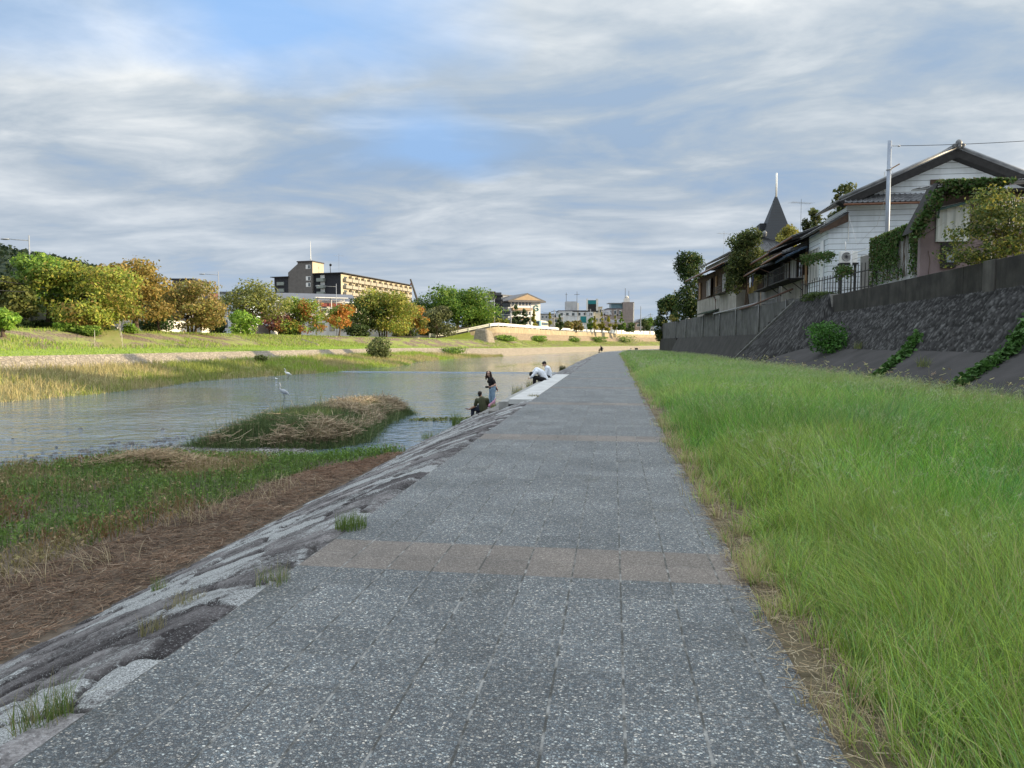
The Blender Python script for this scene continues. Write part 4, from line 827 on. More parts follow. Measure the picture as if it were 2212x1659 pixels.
for s in (-1, 1): mb.prism([(17.9, 41.36, 11.84), (17.9, 41.36, 11.42), (17.9+s*5.5, 41.36, 9.04), (17.9+s*5.9, 41.36, 9.27)], (0, 0, 0), (0, .62, 0))
build(mb, "barge_board", dkwood, t, world=True)
build(tile_roof((12.3, 41.15, 9.14), (21.5, 41.15, 9.14), (21.5, 41.99, 9.72), (12.3, 41.99, 9.72)), "pent_roof", tile_m, t, world=True)
mb = MB().tube([(12.2, 41.1, 9.05), (21.5, 41.1, 9.05)], .06, 6); build(mb, "gutter", copper, t, world=True, smooth=True)
mb = tile_roof((11.2, 41.6, 7.95), (11.2, 46.1, 7.95), (12.6, 46.1, 8.75), (12.6, 41.6, 8.75)); build(mb, "lean_to_roof", tile_dk, t, world=True)
build(MB().prism([(11.15, 41.62, 7.6), (11.15, 41.62, 7.86), (12.6, 41.62, 8.7), (12.6, 41.62, 8.22)], (0, 0, 0), (0, .1, 0)), "verge_board", brwood, t, world=True)
for a, b2 in ((16.85, 17.55), (17.75, 18.55)):
    v_ = build(MB().box(((a+b2)/2, 41.97, 10.28), (b2-a, .08, .26)), "vent", brwood, t, world=True)
for q_ in ((14.5, 9.8, 10.9), (12.72, 8.6, 7.2), (16.4, 9.1, 6.)): build(MB().tube([(q_[0], 41.93, q_[1]), (q_[0], 41.93, q_[2])], .03, 6), "conduit", whitem, t, world=True)
build(MB().box((11.66, 43.0, 5.95), (.05, .6, 2.9)), "shutter", mat("white_louver", (.8, .82, .84), (.72, .74, .76), 3, .5, 0), t, world=True)
window_x(t, 12.6, 43.7, 45.6, 5.6, 7.5, whitem, curtain, 3)
build(MB().box((20.4, 39.2, 6.0), (6.4, 5.4, 3.9)), "sun_blocker", white_sid, t, world=True)  # unseen block added behind the mauve house to keep sun off the garden
t.location = (13.47, 46., 4.45); t.scale = (1.095,)*3
# ---- old dark row house with balcony
def row_house(y0, y1, name, label, lower, z_e, ridge, cat="house", xf=12.75):
    t = thing(name, label, cat, (xf, y0, 4.3)); ym = (y0+y1)/2; L = y1-y0
    build(MB().box((xf+2.4, ym, 5.2), (5., L-.02, 2.0)), "lower_wall", lower, t, world=True)
    build(MB().box((xf+2.45, ym, 7.35), (4.9, L-.04, 2.3)), "upper_wall", dkwood, t, world=True)
    build(tile_roof((xf-1.0, y0-.3, z_e), (xf-1.0, y1-.05, z_e), (xf+3.4, y1-.05, ridge), (xf+3.4, y0-.3, ridge)), "roof", tile_dk, t, world=True)
    build(tile_roof((xf+7.8, y1-.05, z_e), (xf+7.8, y0-.3, z_e), (xf+3.42, y0-.3, ridge), (xf+3.42, y1-.05, ridge), .54), "rear_roof", tile_dk, t, world=True)
    build(MB().tube([(xf+3.4, y0-.35, ridge+.1), (xf+3.4, y1, ridge+.1)], .13, 7), "ridge_tile", tile_m, t, world=True, smooth=True)
    build(MB().prism([(xf-1., y0-.26, z_e-.06), (xf-1., y0-.26, z_e-.26), (xf+3.4, y0-.26, ridge-.4), (xf+3.4, y0-.26, ridge-.1)], (0, 0, 0), (0, .1, 0)), "barge_board", dkwood, t, world=True)
    build(tile_roof((xf-1.55, y0+.1, z_e-1.05), (xf-1.55, y1-.3, z_e-1.05), (xf+.0, y1-.3, z_e-.55), (xf+.0, y0+.1, z_e-.55)), "pent_roof", tile_dk, t, world=True)
    build(MB().tube([(xf-1.62, y0+.1, z_e-1.12), (xf-1.62, y1-.3, z_e-1.16)], .06, 6).tube([(xf-1.05, y0-.3, z_e-.09), (xf-1.05, y1, z_e-.12)], .06, 6), "gutter", copper, t, world=True, smooth=True)
    build(MB().tube([(xf-1.5, y0+.4, z_e-1.15), (xf-.12, y0+.45, z_e-1.7), (xf-.1, y0+.45, 4.5)], .04, 6), "downpipe", pr, t, world=True, smooth=True)
    n = max(2, int(L/2.1))
    for i in range(n):
        a = y0+.5+i*(L-.8)/n; window_x(t, xf, a, a+(L-.8)/n-.5, 6.15, 7.55, alu if i % 2 else brwood, curtain if i % 3 else glass, 2)
    for i in range(int(L/1.2)): yy = y0+.6+i*1.2; mb = MB().prism([(xf-1.45, yy, z_e-1.1), (xf-.02, yy, z_e-.75), (xf-.02, yy, z_e-1.15)], (0, 0, 0), (0, .07, 0)); build(mb, "eave_bracket", dkwood, t, world=True)
    return t
o1 = row_house(50.7, 57.6, "old_timber_house", "old dark timber house with a railed balcony beside the white house", plast, 8.75, 10.4)
o2 = row_house(57.9, 65.0, "old_timber_house", "old dark timber house with laundry under the eaves, left of the balcony house", blockw, 8.55, 10.5)
build(MB().box((13.0, 49.2, 6.5), (.22, 2.9, 4.4)), "link_wall", white_sid, o1, world=True); window_x(o1, 12.88, 48.2, 50.3, 5.6, 7.7, whitem, curtain, 3)
build(MB().box((12.7, 50.55, 6.6), (.06, .35, 2.2)), "tan_panel", tan_wood, o1, world=True)
mb = MB().box((12.15, 54.0, 5.98), (1.1, 6.2, .09)); bk = build(mb, "balcony", dkwood, o1, world=True); mb = MB()
for i in range(42): mb.tube([(11.62, 50.98+i*.148, 6.0), (11.62, 50.98+i*.148, 6.95)], .011, 4)
for zz_ in (6.5, 6.97): mb.tube([(11.62, 50.9, zz_), (11.62, 57.1, zz_)], .02, 5)
for yy in (50.95, 54., 57.05): mb.tube([(11.62, yy, 5.98), (12.6, yy, 5.2)], .03, 5)
build(mb, "railing", black, bk, world=True)
mb = MB()
for i in range(26): mb.tube([(11.75, 58.2+i*.2, 6.05), (11.75, 58.2+i*.2, 6.75)], .011, 4)
mb.tube([(11.75, 58.2, 6.77), (11.75, 63.2, 6.77)], .02, 5).box((12.2, 60.8, 5.98), (1., 5.2, .08)); build(mb, "balcony", black, o2, world=True)
tag(build(tile_roof((11.15, 49.4, 7.35), (11.15, 52.6, 7.25), (12.45, 52.6, 7.85), (12.45, 49.4, 7.95), .3, .5, .02), "awning", mat("blue_sheet", (.05, .09, .15), (.035, .06, .1), 3, .6, .1), o1, world=True))
def shirt(name, label, loc, m, trim=None):
    t = thing(name, label, "laundry", loc); mb = MB(); g = [(-.22, 0), (-.2, -.62), (.2, -.62), (.22, 0), (.36, -.26), (.46, -.2), (.26, .16), (.1, .2), (0, .15), (-.1, .2), (-.26, .16), (-.46, -.2), (-.36, -.26)]
    mb.prism([(.03, x, z) for x, z in [g[0], g[1], g[2], g[3], g[4], g[5], g[6], g[7], g[8], g[9], g[10], g[11], g[12]]], (0, 0, 0), (.05, .03, 0)); o = build(mb, "cloth", m, t, bev=.01)
    build(MB().tube([(.05, -.2, .16), (.05, 0, .24), (.05, .2, .16)], .012, 5).tube([(.05, 0, .24), (.05, 0, .33)], .008, 4), "hanger", alu, t); return t
shirt("hanging_shirt", "white shirt hanging on a hanger under the old house eaves", (11.3, 62.9, 6.95), mat("white_cloth", (.75, .76, .8), (.6, .62, .68), 6, .9, .1))
shirt("hanging_shirt", "navy dotted shirt hanging beside the white shirt under the eaves", (11.3, 61.8, 6.95), mat("navy_cloth", (.035, .04, .09), (.02, .022, .05), 9, .9, .1))
solo(MB().tube([(11.32, 60.6, 7.3), (11.32, 64., 7.3)], .018, 6), "laundry_pole", "steel laundry pole under the old house eaves carrying two shirts", "laundry pole", alu, (11.32, 62, 7.3))
# ---- brown two-storey house farther along
def Q(y, o, z): return (fw(y)+o, y, z)
t = thing("brown_house", "brown two-storey house with pale lower wall and stepped tiled roofs beyond the leafy tree", "house", Q(70, .5, 4.6))
build(MB().prism([Q(69.6, .45, 4.66), Q(69.6, 7, 4.66), Q(69.6, 7, 6.6), Q(69.6, .45, 6.6)], (0, 0, 0), (fw(88)-fw(69.6), 18.4, 0)), "lower_wall", plast, t, world=True)
build(MB().prism([Q(69.7, .5, 6.61), Q(69.7, 7, 6.61), Q(69.7, 7, 10.3), Q(69.7, .5, 9.3)], (0, 0, 0), (fw(88)-fw(69.7), 18.2, 0)), "upper_wall", brwood, t, world=True)
build(tile_roof(Q(69., -.75, 9.15), Q(89.2, -.75, 9.15), Q(89.2, 1.5, 10.1), Q(69., 1.5, 10.1)), "pent_roof", tile_m, t, world=True)
build(tile_roof(Q(71.5, .2, 10.35), Q(86.5, .2, 10.35), Q(84.5, 3.6, 11.8), Q(72.5, 3.6, 11.8)), "roof", tile_m, t, world=True)
build(tile_roof(Q(86.5, 7., 10.35), Q(71.5, 7., 10.35), Q(72.5, 3.62, 11.8), Q(84.5, 3.62, 11.8), .54), "rear_roof", tile_m, t, world=True)
build(tile_roof(Q(71.45, 7., 10.35), Q(71.45, .2, 10.35), Q(72.5, 3.55, 11.8), Q(72.5, 3.65, 11.8), .4), "hip_roof", tile_m, t, world=True)
build(MB().prism([Q(71.9, .9, 10.0), Q(71.9, 6.4, 10.0), Q(71.9, 6.4, 10.4), Q(71.9, .9, 10.4)], (0, 0, 0), (fw(86)-fw(72), 14, 0)), "upper_storey", plast, t, world=True)
build(MB().tube([Q(72.3, 3.6, 11.95), Q(84.7, 3.6, 11.95)], .17, 8).ell(Q(72.2, 3.6, 12.1), (.25, .2, .32)), "ridge_tile", tile_m, t, world=True, smooth=True)
for a, b2, p in ((79.6, 84.8, 3), (73.0, 76.6, 2)):
    x = (fw(a)+fw(b2))/2+.45; window_x(t, x, a, b2, 6.75, 8.6, brwood, curtain, p+1)
build(MB().box((fw(86.4)+.42, 86.4, 7.7), (.1, 1.2, 1.9)), "tan_panel", tan_wood, t, world=True); build(MB().box((fw(77.9)+.42, 77.9, 7.7), (.1, .7, 1.9)), "tan_panel", tan_wood, t, world=True)
mb = MB()
for i in range(9): mb.box((fw(73+i*.4)-.2, 72.7+i*.42, 6.95), (.05, .05, .7))
for zz_ in (6.6, 6.95, 7.3): mb.box((fw(74.4)-.2, 74.4, zz_), (.06, 3.8, .05))
mb.box((fw(74.4)+.12, 74.4, 6.56), (.62, 3.8, .06)); build(mb, "window_balcony", mat("weathered_wood", (.14, .125, .11), (.09, .08, .07), 8, .9, .3), t, world=True)
build(MB().tube([Q(78.6, .3, 9.1), Q(78.5, .36, 6.4), Q(77.2, .2, 6.2), Q(77, .2, 5.0)], .06, 6), "downpipe", pr, t, world=True, smooth=True)
build(MB().tube([Q(69.3, -.8, 9.1), Q(89, -.8, 9.05)], .06, 6), "gutter", copper, t, world=True, smooth=True)
build(tile_roof(Q(76.5, -.5, 4.85), Q(84., -.5, 4.85), Q(84., .44, 5.15), Q(76.5, .44, 5.2), .2, .9, .02), "shed_roof", mat("green_sheet", (.1, .13, .1), (.07, .09, .075), 3, .8, .2), t, world=True)
# garden walls, pipes, fences between the houses
solo(MB().box((12.5, 67.2, 5.25), (.25, 4.3, 1.9)), "block_wall", "grey stained block wall between the brown house and the laundry house", "garden wall", blockw, (12.5, 67.2, 4.3), bev=.02)
mb = MB()
for i in range(30): mb.box((12.35, 65.3+i*.13, 6.7), (.03, .05, 1.1))
solo(mb, "bamboo_fence", "yellow bamboo slat fence on the grey block wall under the leafy tree", "fence", mat("bamboo", (.36, .29, .1), (.25, .2, .08), 8, .7, .2), (12.35, 67.2, 6.1))
for pts, lab in (([(12.2, 52., 5.35), (fw(62)-.1, 62, 4.75), (fw(66)-.12, 66, 4.62)], "long rusty drain pipe slanting along the top of the grey concrete wall"), ([(12.1, 57., 5.0), (fw(70)-.1, 70, 4.72), (fw(76)-.15, 76.5, 4.66), (fw(76)-.15, 76.5, 4.1)], "long grey drain pipe ending in a drop on the grey concrete wall")):
    solo(MB().tube(pts, .07, 7), "waste_pipe", lab, "pipe", pr if 'rusty' in lab else pg, pts[0], smooth=True)
t = thing("iron_fence", "black iron bar fence on the stone wall top in front of the white house", "fence", (12.3, 37, 4.2)); mb = MB(); n = 27
for i in range(n): u = i/(n-1); mb.tube([(12.42-.35*u, 36.6+12.6*u, 4.2+.3*u), (12.42-.35*u, 36.6+12.6*u, 5.65+.2*u-(.25 if u > .2 else 0)+random.uniform(-.06, .06))], .022, 4)
build(mb, "bars", black, t, world=True)
build(MB().tube([(12.42, 36.6, 5.2), (12.07, 49.2, 5.4)], .03, 5).tube([(12.42, 36.6, 4.4), (12.07, 49.2, 4.65)], .022, 5), "rail", black, t, world=True)
solo(MB().tube([(12.5, 40.6, 4.2), (12.5, 40.6, 6.55)], .05, 8), "clothes_post", "grey post with a cross arm standing behind the iron fence", "post", alu, (12.5, 40.6, 4.2), smooth=True)
solo(MB().tube([(12.5, 37.4, 6.3), (12.5, 40.9, 6.36)], .02, 6).tube([(12.62, 37.4, 6.05), (12.62, 41., 6.1)], .02, 6), "laundry_rail", "white laundry rails in front of the outdoor air conditioner", "laundry pole", whitem, (12.5, 39, 6.3))
t = thing("air_conditioner", "white outdoor air conditioner with round fan grille in front of the white siding", "air conditioner", (PY(1832, 560, 44.6).x, 44.6, 6.3))
build(MB().box((0, 0, .34), (.95, .34, .68)), "casing", whitem, t, bev=.02); fn_ = build(MB().torus((-.15, -.19, .35), .24, .025, 'y', 20, 6), "fan_grille", mat("grille_grey", (.3, .31, .32), (.22, .22, .23), 9, .6, 0), t, smooth=True); g2 = MB()
for k in range(12): a = k*math.pi/12; g2.box((-.15, -.185, .35), (.47, .012, .012)); g2.v[-8:] = [tuple((Vector(q)-Vector((-.15, -.185, .35))) @ Matrix.Rotation(a, 3, 'Y')+Vector((-.15, -.185, .35))) for q in g2.v[-8:]]
build(g2, "fan_blades", mat("grille_dark", (.12, .12, .13)), fn_); build(MB().box((0, .05, -.06), (1.0, .5, .1)).box((-.4, 0, -1.0), (.06, .3, 1.9)).box((.4, 0, -1.0), (.06, .3, 1.9)), "stand", black, t); build(MB().tube([(-.1, .15, .68), (-.1, .2, 1.15), (0, .6, 1.3)], .045, 6), "pipe_cover", whitem, t, smooth=True)
solo(MB().box((13.6, 39.6, 5.15), (1.9, .18, 2.0)).box((14.5, 38.2, 5.4), (.18, 2.8, 2.4)), "block_wall", "plain grey block wall in front of the white house below the air conditioner", "garden wall", blockw, (13.6, 39.6, 4.2), bev=.02)
# ---- ivy wall
t = thing("ivy_wall", "pale block wall draped with green ivy between the white house and the mauve house", "garden wall", (12.5, 34, 4.2))
build(MB().box((12.62, 34.5, 5.4), (.2, 6.0, 2.45)), "wall", mat("pale_block", (.45, .46, .46), (.33, .34, .34), 2, .9, .3, streak=.3, obj=False), t, world=True)
n = 7500; y = rng.uniform(31.6, 37.5, n); z = 6.7-np.abs(rng.normal(0, 1., n)); dens = fbm(y*1.3, z*.35, 131); k = (z > 4.4) & ((dens > .46) | (z > 6.25)); y, z = y[k], z[k]
p = np.stack([12.46-rng.uniform(0, .12, len(y)), y, z], 1)-np.array(t.location); ivy = [(.045, .1, .02), (.06, .13, .03), (.09, .15, .04), (.12, .12, .05)]
v, f, c = leaves(p, .055, pick(ivy, len(p))*rng.uniform(.7, 1.3, (len(p), 1)), .1, np.tile((-1., 0, .2), (len(p), 1)), .8); npmesh("ivy", v, f, c, LEAF, t)
mb = MB()
for i in range(60): yy = random.uniform(31.7, 37.4); mb.tube([(12.5, yy, 6.6), (12.49, yy+random.uniform(-.1, .1), 5.6), (12.49, yy+random.uniform(-.2, .2), 4.5)], .009, 4)
build(mb, "stem", BARK, t, world=True)
# ---- mauve house
t = thing("mauve_house", "mauve rendered house with ivy hanging from its corrugated roof edge", "house", (12.2, 31, 4.2))
build(MB().prism([(12.15, 31, 4.1), (12.15, 31, 6.15), (12.75, 31, 7.45), (19, 31, 7.75), (19, 31, 4.1)], (0, 0, 0), (0, .25, 0)), "front_wall", mauve, t, world=True)
build(MB().box((13.42, 31.95, 5.75), (.24, 1.38, 3.2)), "side_wall", mauve, t, world=True)
mb = MB().prism([(11.55, 30.35, 5.95), (11.62, 30.35, 6.12), (12.5, 30.35, 7.92), (12.6, 30.35, 7.7)], (0, 0, 0), (0, .95, 0)); build(mb, "verge_roof", dkwood, t, world=True)
build(tile_roof((12.45, 30.2, 7.72), (19.5, 30.2, 8.0), (19.5, 32.9, 8.4), (12.45, 32.9, 8.12), .12, 1.5, .018), "roof", mat("corrugated_sheet", (.3, .3, .3), (.2, .2, .2), 3, .5, .1), t, world=True)
build(MB().box((16, 30.6, 7.5), (6.8, .5, .12)).box((14.1, 30.5, 7.45), (.4, .3, .3)), "soffit", dkwood, t, world=True)
m, nt, b = newmat("ribbed_plastic"); v = pos(nt); s = N(nt, "ShaderNodeSeparateXYZ"); nt.links.new(v, s.inputs[0]); fr = math_(nt, 'FRACT', math_(nt, 'MULTIPLY', s.outputs[0], 3.1)); st = ramp(nt, fr, [(0, (.62, .66, .66)), (.5, (.45, .49, .49)), (.52, (.72, .75, .75)), (1, (.6, .63, .62))]); dn = ramp(nt, noise(nt, pos(nt, (1, 1, .15)), 6, 4, .6), [(.4, (1,)*3), (.7, (.72, .72, .68))]); nt.links.new(mixc(nt, 1., st, dn, 'MULTIPLY'), b.inputs['Base Color']); b.inputs['Roughness'].default_value = .5
a = PY(2022, 522, 30.9); b3 = PY(2082, 440, 30.9); build(MB().prism([(a.x, 30.92, a.z), (a.x, 30.92, 7.0), (b3.x+.25, 30.92, 7.25), (b3.x+.25, 30.92, a.z)], (0, 0, 0), (0, .07, 0)), "plastic_panel", m, t, world=True)
a = PY(2034, 578, 30.9); wb = build(MB().box((a.x+.25, 30.94, (a.z+5.6)/2), (.55, .1, 5.6-a.z)), "door", black, t, world=True); build(MB().box((a.x+.3, 30.88, (a.z+5.6)/2-.1), (.26, .03, 5.0-a.z)), "pane", mat("bluish_glass", (.3, .36, .42), (.2, .25, .3), 2, .15, 0, spec=.7), wb, world=True)
build(MB().tube([(a.x-.25, 30.75, 6.55), (a.x-.22, 30.75, 6.9), (a.x+1.1, 30.7, 7.2)], .055, 7), "gutter_pipe", mat("green_pipe", (.12, .2, .2), (.08, .14, .14), 6, .6, .1), t, world=True, smooth=True)
n = 5200; u = rng.uniform(0, 1, n); edge = np.where(u < .3, 0, 1); x = np.where(edge == 0, 11.6+.95*(u/.3), 12.5+2.6*((u-.3)/.7)**1.3); zt = np.where(edge == 0, 6.05+1.85*(u/.3), 7.85); dr = np.abs(rng.normal(0, .38, n))*np.where(edge == 0, 1.15, .9*(1.25-u)); z = zt+.08-dr
y = 30.25+rng.uniform(-.15, .45, n); k = fbm(x*3, z*2.2, 133) > .38; p = np.stack([x+rng.normal(0, .05, n), y, z], 1)[k]-np.array(t.location); v, f, c = leaves(p, .06, pick(ivy, len(p))*rng.uniform(.6, 1.3, (len(p), 1)), .2, np.tile((0, -1., .2), (len(p), 1)), .8); npmesh("ivy", v, f, c, LEAF, t)
build(MB().tube([(12.45, 30.94, 4.3), (12.5, 30.94, 4.9), (12.42, 30.94, 5.3)], .012, 4), "creeper_stem", BARK, t, world=True); build(MB().tube([(12.2, 30.9, 5.9), (12.6, 30.93, 6.15), (13., 30.93, 6.4)], .012, 4), "creeper_stem", BARK, t, world=True)
# shrub on the parapet, white mesh fence, small plants
yl = [(.12, .16, .04), (.16, .18, .04), (.09, .13, .035), (.24, .22, .045), (.06, .10, .03)]
p0 = PY(2140, 600, 25.5)
t = tree("shrub", "yellow-green leafy shrub leaning over the dark parapet in front of the mauve house", "shrub", (p0.x+.75, 26.2, 4.1), 2.75, 3.9, yl, None, .06, 8500, None, .03, .0, 60, .13, 0, 6)
t = thing("mesh_fence", "white wire mesh fence panel behind the yellow-green shrub at the right edge", "fence", (14.2, 27.9, 5.6)); mb = MB()
for i in range(40): mb.tube([(13.3+i*.06, 27.9-i*.02, 5.55), (13.3+i*.06, 27.9-i*.02, 6.7)], .006, 4)
for zz_ in (5.55, 5.75, 6.1, 6.45, 6.7): mb.tube([(13.3, 27.9, zz_), (15.7, 27.1, zz_)], .007, 4)
build(mb, "wire_mesh", whitem, t, world=True); [build(MB().tube([(x_, y_, 4.1), (x_, y_, 6.75)], .03, 6), "post", whitem, t, world=True) for x_, y_ in ((13.3, 27.93), (15.7, 27.13))]
bush("bush", "low creeping plants spilling over the wall top below the iron fence", (12.1, 45.6, 4.15), 1.2, .55, [(.06, .1, .03), (.1, .14, .04), (.08, .12, .03)], .06, 2600, "bushes on the right bank", 6.2)
def vine(name, label, a, b2, n, cols, droop, leaf=.06):
    a = Vector(a); b2 = Vector(b2); t = thing(name, label, "vine", a); u = rng.uniform(0, 1, n); d = np.abs(rng.normal(0, droop, n))*(.4+1.2*fbm(u*6, u*0+2., 141)); L = np.array(b2-a)
    p = u[:, None]*L[None]+rng.normal(0, .07, (n, 3)); p[:, 2] -= d; v, f, c = leaves(p, leaf, pick(cols, n)*rng.uniform(.65, 1.3, (n, 1)), .2, None, .7); npmesh("foliage", v, f, c, LEAF, t); build(MB().tube([(0, 0, 0), b2-a], .02, 5), "stem", BARK, t); return t
a = PX(1732, 553, 12.05); b2 = PX(1800, 545, 12.05); vine("hanging_vine", "dark green vine garland hanging in front of the white house window", a, b2, 1900, ivy, .22)
a = PX(1805, 577, 12.3); b2 = PX(1840, 577, 12.3); vine("hanging_vine", "small vine clump on the iron fence below the air conditioner", a, b2, 900, ivy, .25)
# ---- utility pole and wires
t = thing("utility_pole", "bare steel utility pole standing in front of the white house", "utility pole", (13.3, 37.9, 4.2))
build(MB().tube([(0, 0, -.1), (0, 0, 3.6), (0, 0, 7.3)], [.105, .1, .095], 14), "shaft", mat("galvanised_steel", (.3, .34, .4), (.24, .27, .33), 3, .45, .05, metal=.3), t, smooth=True)
build(MB().torus((0, 0, 5.9), .12, .02, 'z', 16, 6), "band", alu, t); build(MB().tube([(.1, 0, 5.95), (.45, -.1, 6.15)], .03, 6), "bracket", tan_wood, t); build(MB().tube([(.1, 0, 7.05), (.4, 0, 7.04)], .02, 6).ell((.42, 0, 7.04), (.07, .04, .05)), "insulator", alu, t)
a = Vector((13.72, 37.9, 11.24)); b2 = PY(2330, 296, 36.5); solo(MB().tube([a.lerp(b2, i/12)-Vector((0, 0, .3*(i/12)*(1-i/12))) for i in range(13)], .014, 5), "overhead_wire", "overhead wire running from the steel pole out of the picture to the right", "wire", black, a)
a = Vector((13.45, 37.8, 10.0)); b2 = Vector((12.7, 41.9, 8.6)); solo(MB().tube([a, (13.2, 39., 7.6), (12.9, 41., 6.9), b2], .008, 5), "service_wire", "thin wire looping from the steel pole to the white house wall", "wire", alu, a)
# ---- spire
t = thing("spire_building", "dark slatted spire with a white mast rising behind the old houses", "tower", (17.1, 81, 4.4)); sl_m = siding_mat("dark_slat", (.016, .021, .028), .3, .06)
build(MB().box((17.1, 82, 8.4), (3.4, 5, 8.2)), "tower_base", sl_m, t, world=True)
A = [(15.55, 79.6, 12.5), (18.75, 79.6, 12.5), (18.75, 84.2, 12.5), (15.55, 84.2, 12.5)]; tp_ = [(17.18, 81.75, 17.4), (17.42, 81.75, 17.4), (17.42, 82., 17.4), (17.18, 82, 17.4)]
build(MB().add(A+tp_, [(0, 1, 5, 4), (1, 2, 6, 5), (2, 3, 7, 6), (3, 0, 4, 7), (4, 5, 6, 7), (3, 2, 1, 0)]), "spire", sl_m, t, world=True)
build(MB().box((16.0, 82.2, 13.5), (.9, 2., 2.1)), "side_block", sl_m, t, world=True); build(MB().tube([(17.3, 81.85, 17.3), (17.3, 81.85, 20.0)], .1, 8), "mast", whitem, t, world=True, smooth=True)
build(MB().tube([(17.3, 81.9, 16.9), (17.3, 81.9, 17.5)], [.35, .12], 8), "cap", sl_m, t, world=True)
lampm_ = mat("aerial_grey", (.2, .2, .21), (.15, .15, .16), 5, .6, .05)
def antenna(label, base, h, s=1., elems=7, rz=0, group="roof aerials"):
    t = thing("tv_antenna", label, "antenna", base, rz, group); build(MB().tube([(0, 0, -.2), (0, 0, h)], .012*s, 5), "mast", lampm_, t); mb = MB().tube([(-.7*s, 0, h*.9), (.7*s, 0, h*.9)], .012*s, 4)
    for k in range(elems): x = (-.7+1.4*k/(elems-1))*s; mb.tube([(x, -.3*s, h*.9), (x, .3*s, h*.9)], .008*s, 4)
    build(mb, "yagi", alu, t); return t
antenna("roof aerial on the old timber houses in front of the spire", (14.6, 60, 10.), 3.0, 1.3, 9, .4); antenna("roof aerial on the brown house beside the tall green tree", Q(84, 2.5, 11.6), 2.6, 1.1, 7, .5)
# ---- trees on the right bank
ol = [(.06, .09, .025), (.09, .12, .03), (.04, .06, .018), (.13, .14, .04)]
tree("leafy_tree", "feathery olive-green tree between the laundry house and the brown house", "tree", (11.85, 67.2, 4.6), 7.2, 4.8, ol, None, .13, 9500, "trees on the right bank", .12, .2, 26, .22, 0, 2)
dg = [(.035, .07, .018), (.05, .09, .022), (.025, .045, .012), (.12, .13, .03)]
tree("evergreen_tree", "tall dark evergreen tree at the far end of the brown house", "tree", (10.2, 98., 4.4), 9.4, 4.6, dg, [4, 4, 3, 1], .15, 12000, "trees on the right bank", .16, .03, 34, .27)
tree("evergreen_tree", "rounded dark bush-like tree where the grey concrete wall ends", "tree", (8.2, 113.5, 4.2), 4.6, 3.6, dg, None, .2, 4200, "trees on the right bank", .1, .05, 16, .3)
bush("bush", "dark bush hanging over the stone corner at the end of the grey concrete wall", (7.2, 112.8, 2.0), 1.9, 2.6, dg, .16, 1500, "bushes on the right bank")
bush("bush", "yellowish grassy bush on the wall top beside the rounded dark tree", (8.7, 107, 4.6), 1.6, 2.0, [(.22, .2, .05), (.14, .15, .04)], .1, 1200, "bushes on the right bank")
pn = [(.05, .075, .025), (.09, .11, .035), (.14, .15, .05)]
tree("pine_tree", "pine tree top showing above the white house roof's left end", "tree", (17.8, 60.5, 4.4), 9.8, 2.6, pn, None, .16, 2600, "trees on the right bank", .14, .45, 18, .24)
tree("pine_tree", "small pine tip showing above the old timber house roofs", "tree", (17., 66, 4.4), 8.9, 1.8, pn, None, .16, 1200, "trees on the right bank", .12, .5, 12, .24)
tree("leafy_tree", "sunlit yellow tree top behind the old timber houses under the spire", "tree", (16.4, 73, 4.4), 8.6, 2.6, [(.25, .24, .04), (.17, .18, .04), (.3, .27, .06)], None, .15, 2600, "trees on the right bank", .14, .4, 14, .28)
solo(MB().tube([(9.6, 118, 4.3), (9.6, 118, 10.4)], .06, 6).tube([(9.6, 118, 9.6), (10.4, 118, 10.0)], .04, 5), "lamp_pole", "thin lamp pole beyond the tall evergreen tree on the right bank", "lamp pole", alu, (9.6, 118, 4.3))
# houses further along the same wall, just beyond the picture: they cast the shade on path and river
proto = None
for i, (y0, L, hgt) in enumerate(((-2., 26., 0), (-30., 26., 0))):
    t = thing("neighbour_house", ("long grey-tiled house on the wall top beyond the mauve house, outside the picture", "second long grey-tiled house along the wall top, behind the camera", "third long grey-tiled house along the wall top, behind the camera", "last long grey-tiled house along the wall top, behind the camera")[i], "house", (18.5, y0+L/2, 4.15), 0, "houses along the wall top beyond the picture")
    build(MB().box((0, 0, 2.0), (8, L, 4.1)), "wall", plast, t); build(tile_roof((-4.7, -L/2-.4, 4.0), (-4.7, L/2+.4, 4.0), (0, L/2+.4, 6.2), (0, -L/2-.4, 6.2), .8, .5), "roof", tile_dk, t); build(tile_roof((4.7, L/2+.4, 4.0), (4.7, -L/2-.4, 4.0), (0, -L/2-.4, 6.2), (0, L/2+.4, 6.2), .8, .5), "roof", tile_dk, t)
# ================================================================== far bank: trees
def crest(px, d):                      # point on the far bank set back d metres, on the ground there
    x, y = bank_at(px, d); P = profile(np.array([y]))[0]; z = float(np.interp(d, P[:, 0], P[:, 1])); return Vector((x, y, z))
def cdist(p): return p.y*math.cos(YAW)-p.x*math.sin(YAW)
TG = "trees on the far bank"
yg = [(.18, .23, .035), (.25, .27, .045), (.13, .18, .035), (.30, .27, .06)]; gg = [(.13, .22, .035), (.09, .17, .03), (.18, .26, .045)]
ob = [(.25, .175, .05), (.21, .165, .045), (.29, .2, .055), (.17, .16, .04)]; br = [(.24, .18, .06), (.2, .19, .05), (.28, .2, .07), (.16, .17, .045)]
dk_ = [(.05, .085, .025), (.07, .11, .03), (.09, .12, .035)]; vg = [(.08, .16, .022), (.12, .2, .028), (.05, .105, .018), (.16, .22, .035)]
br2 = [(.16, .28, .035), (.12, .22, .03), (.2, .3, .05)]; rd = [(.36, .14, .045), (.42, .19, .06), (.3, .16, .05)]; og = [(.46, .2, .045), (.4, .16, .04), (.38, .24, .05)]
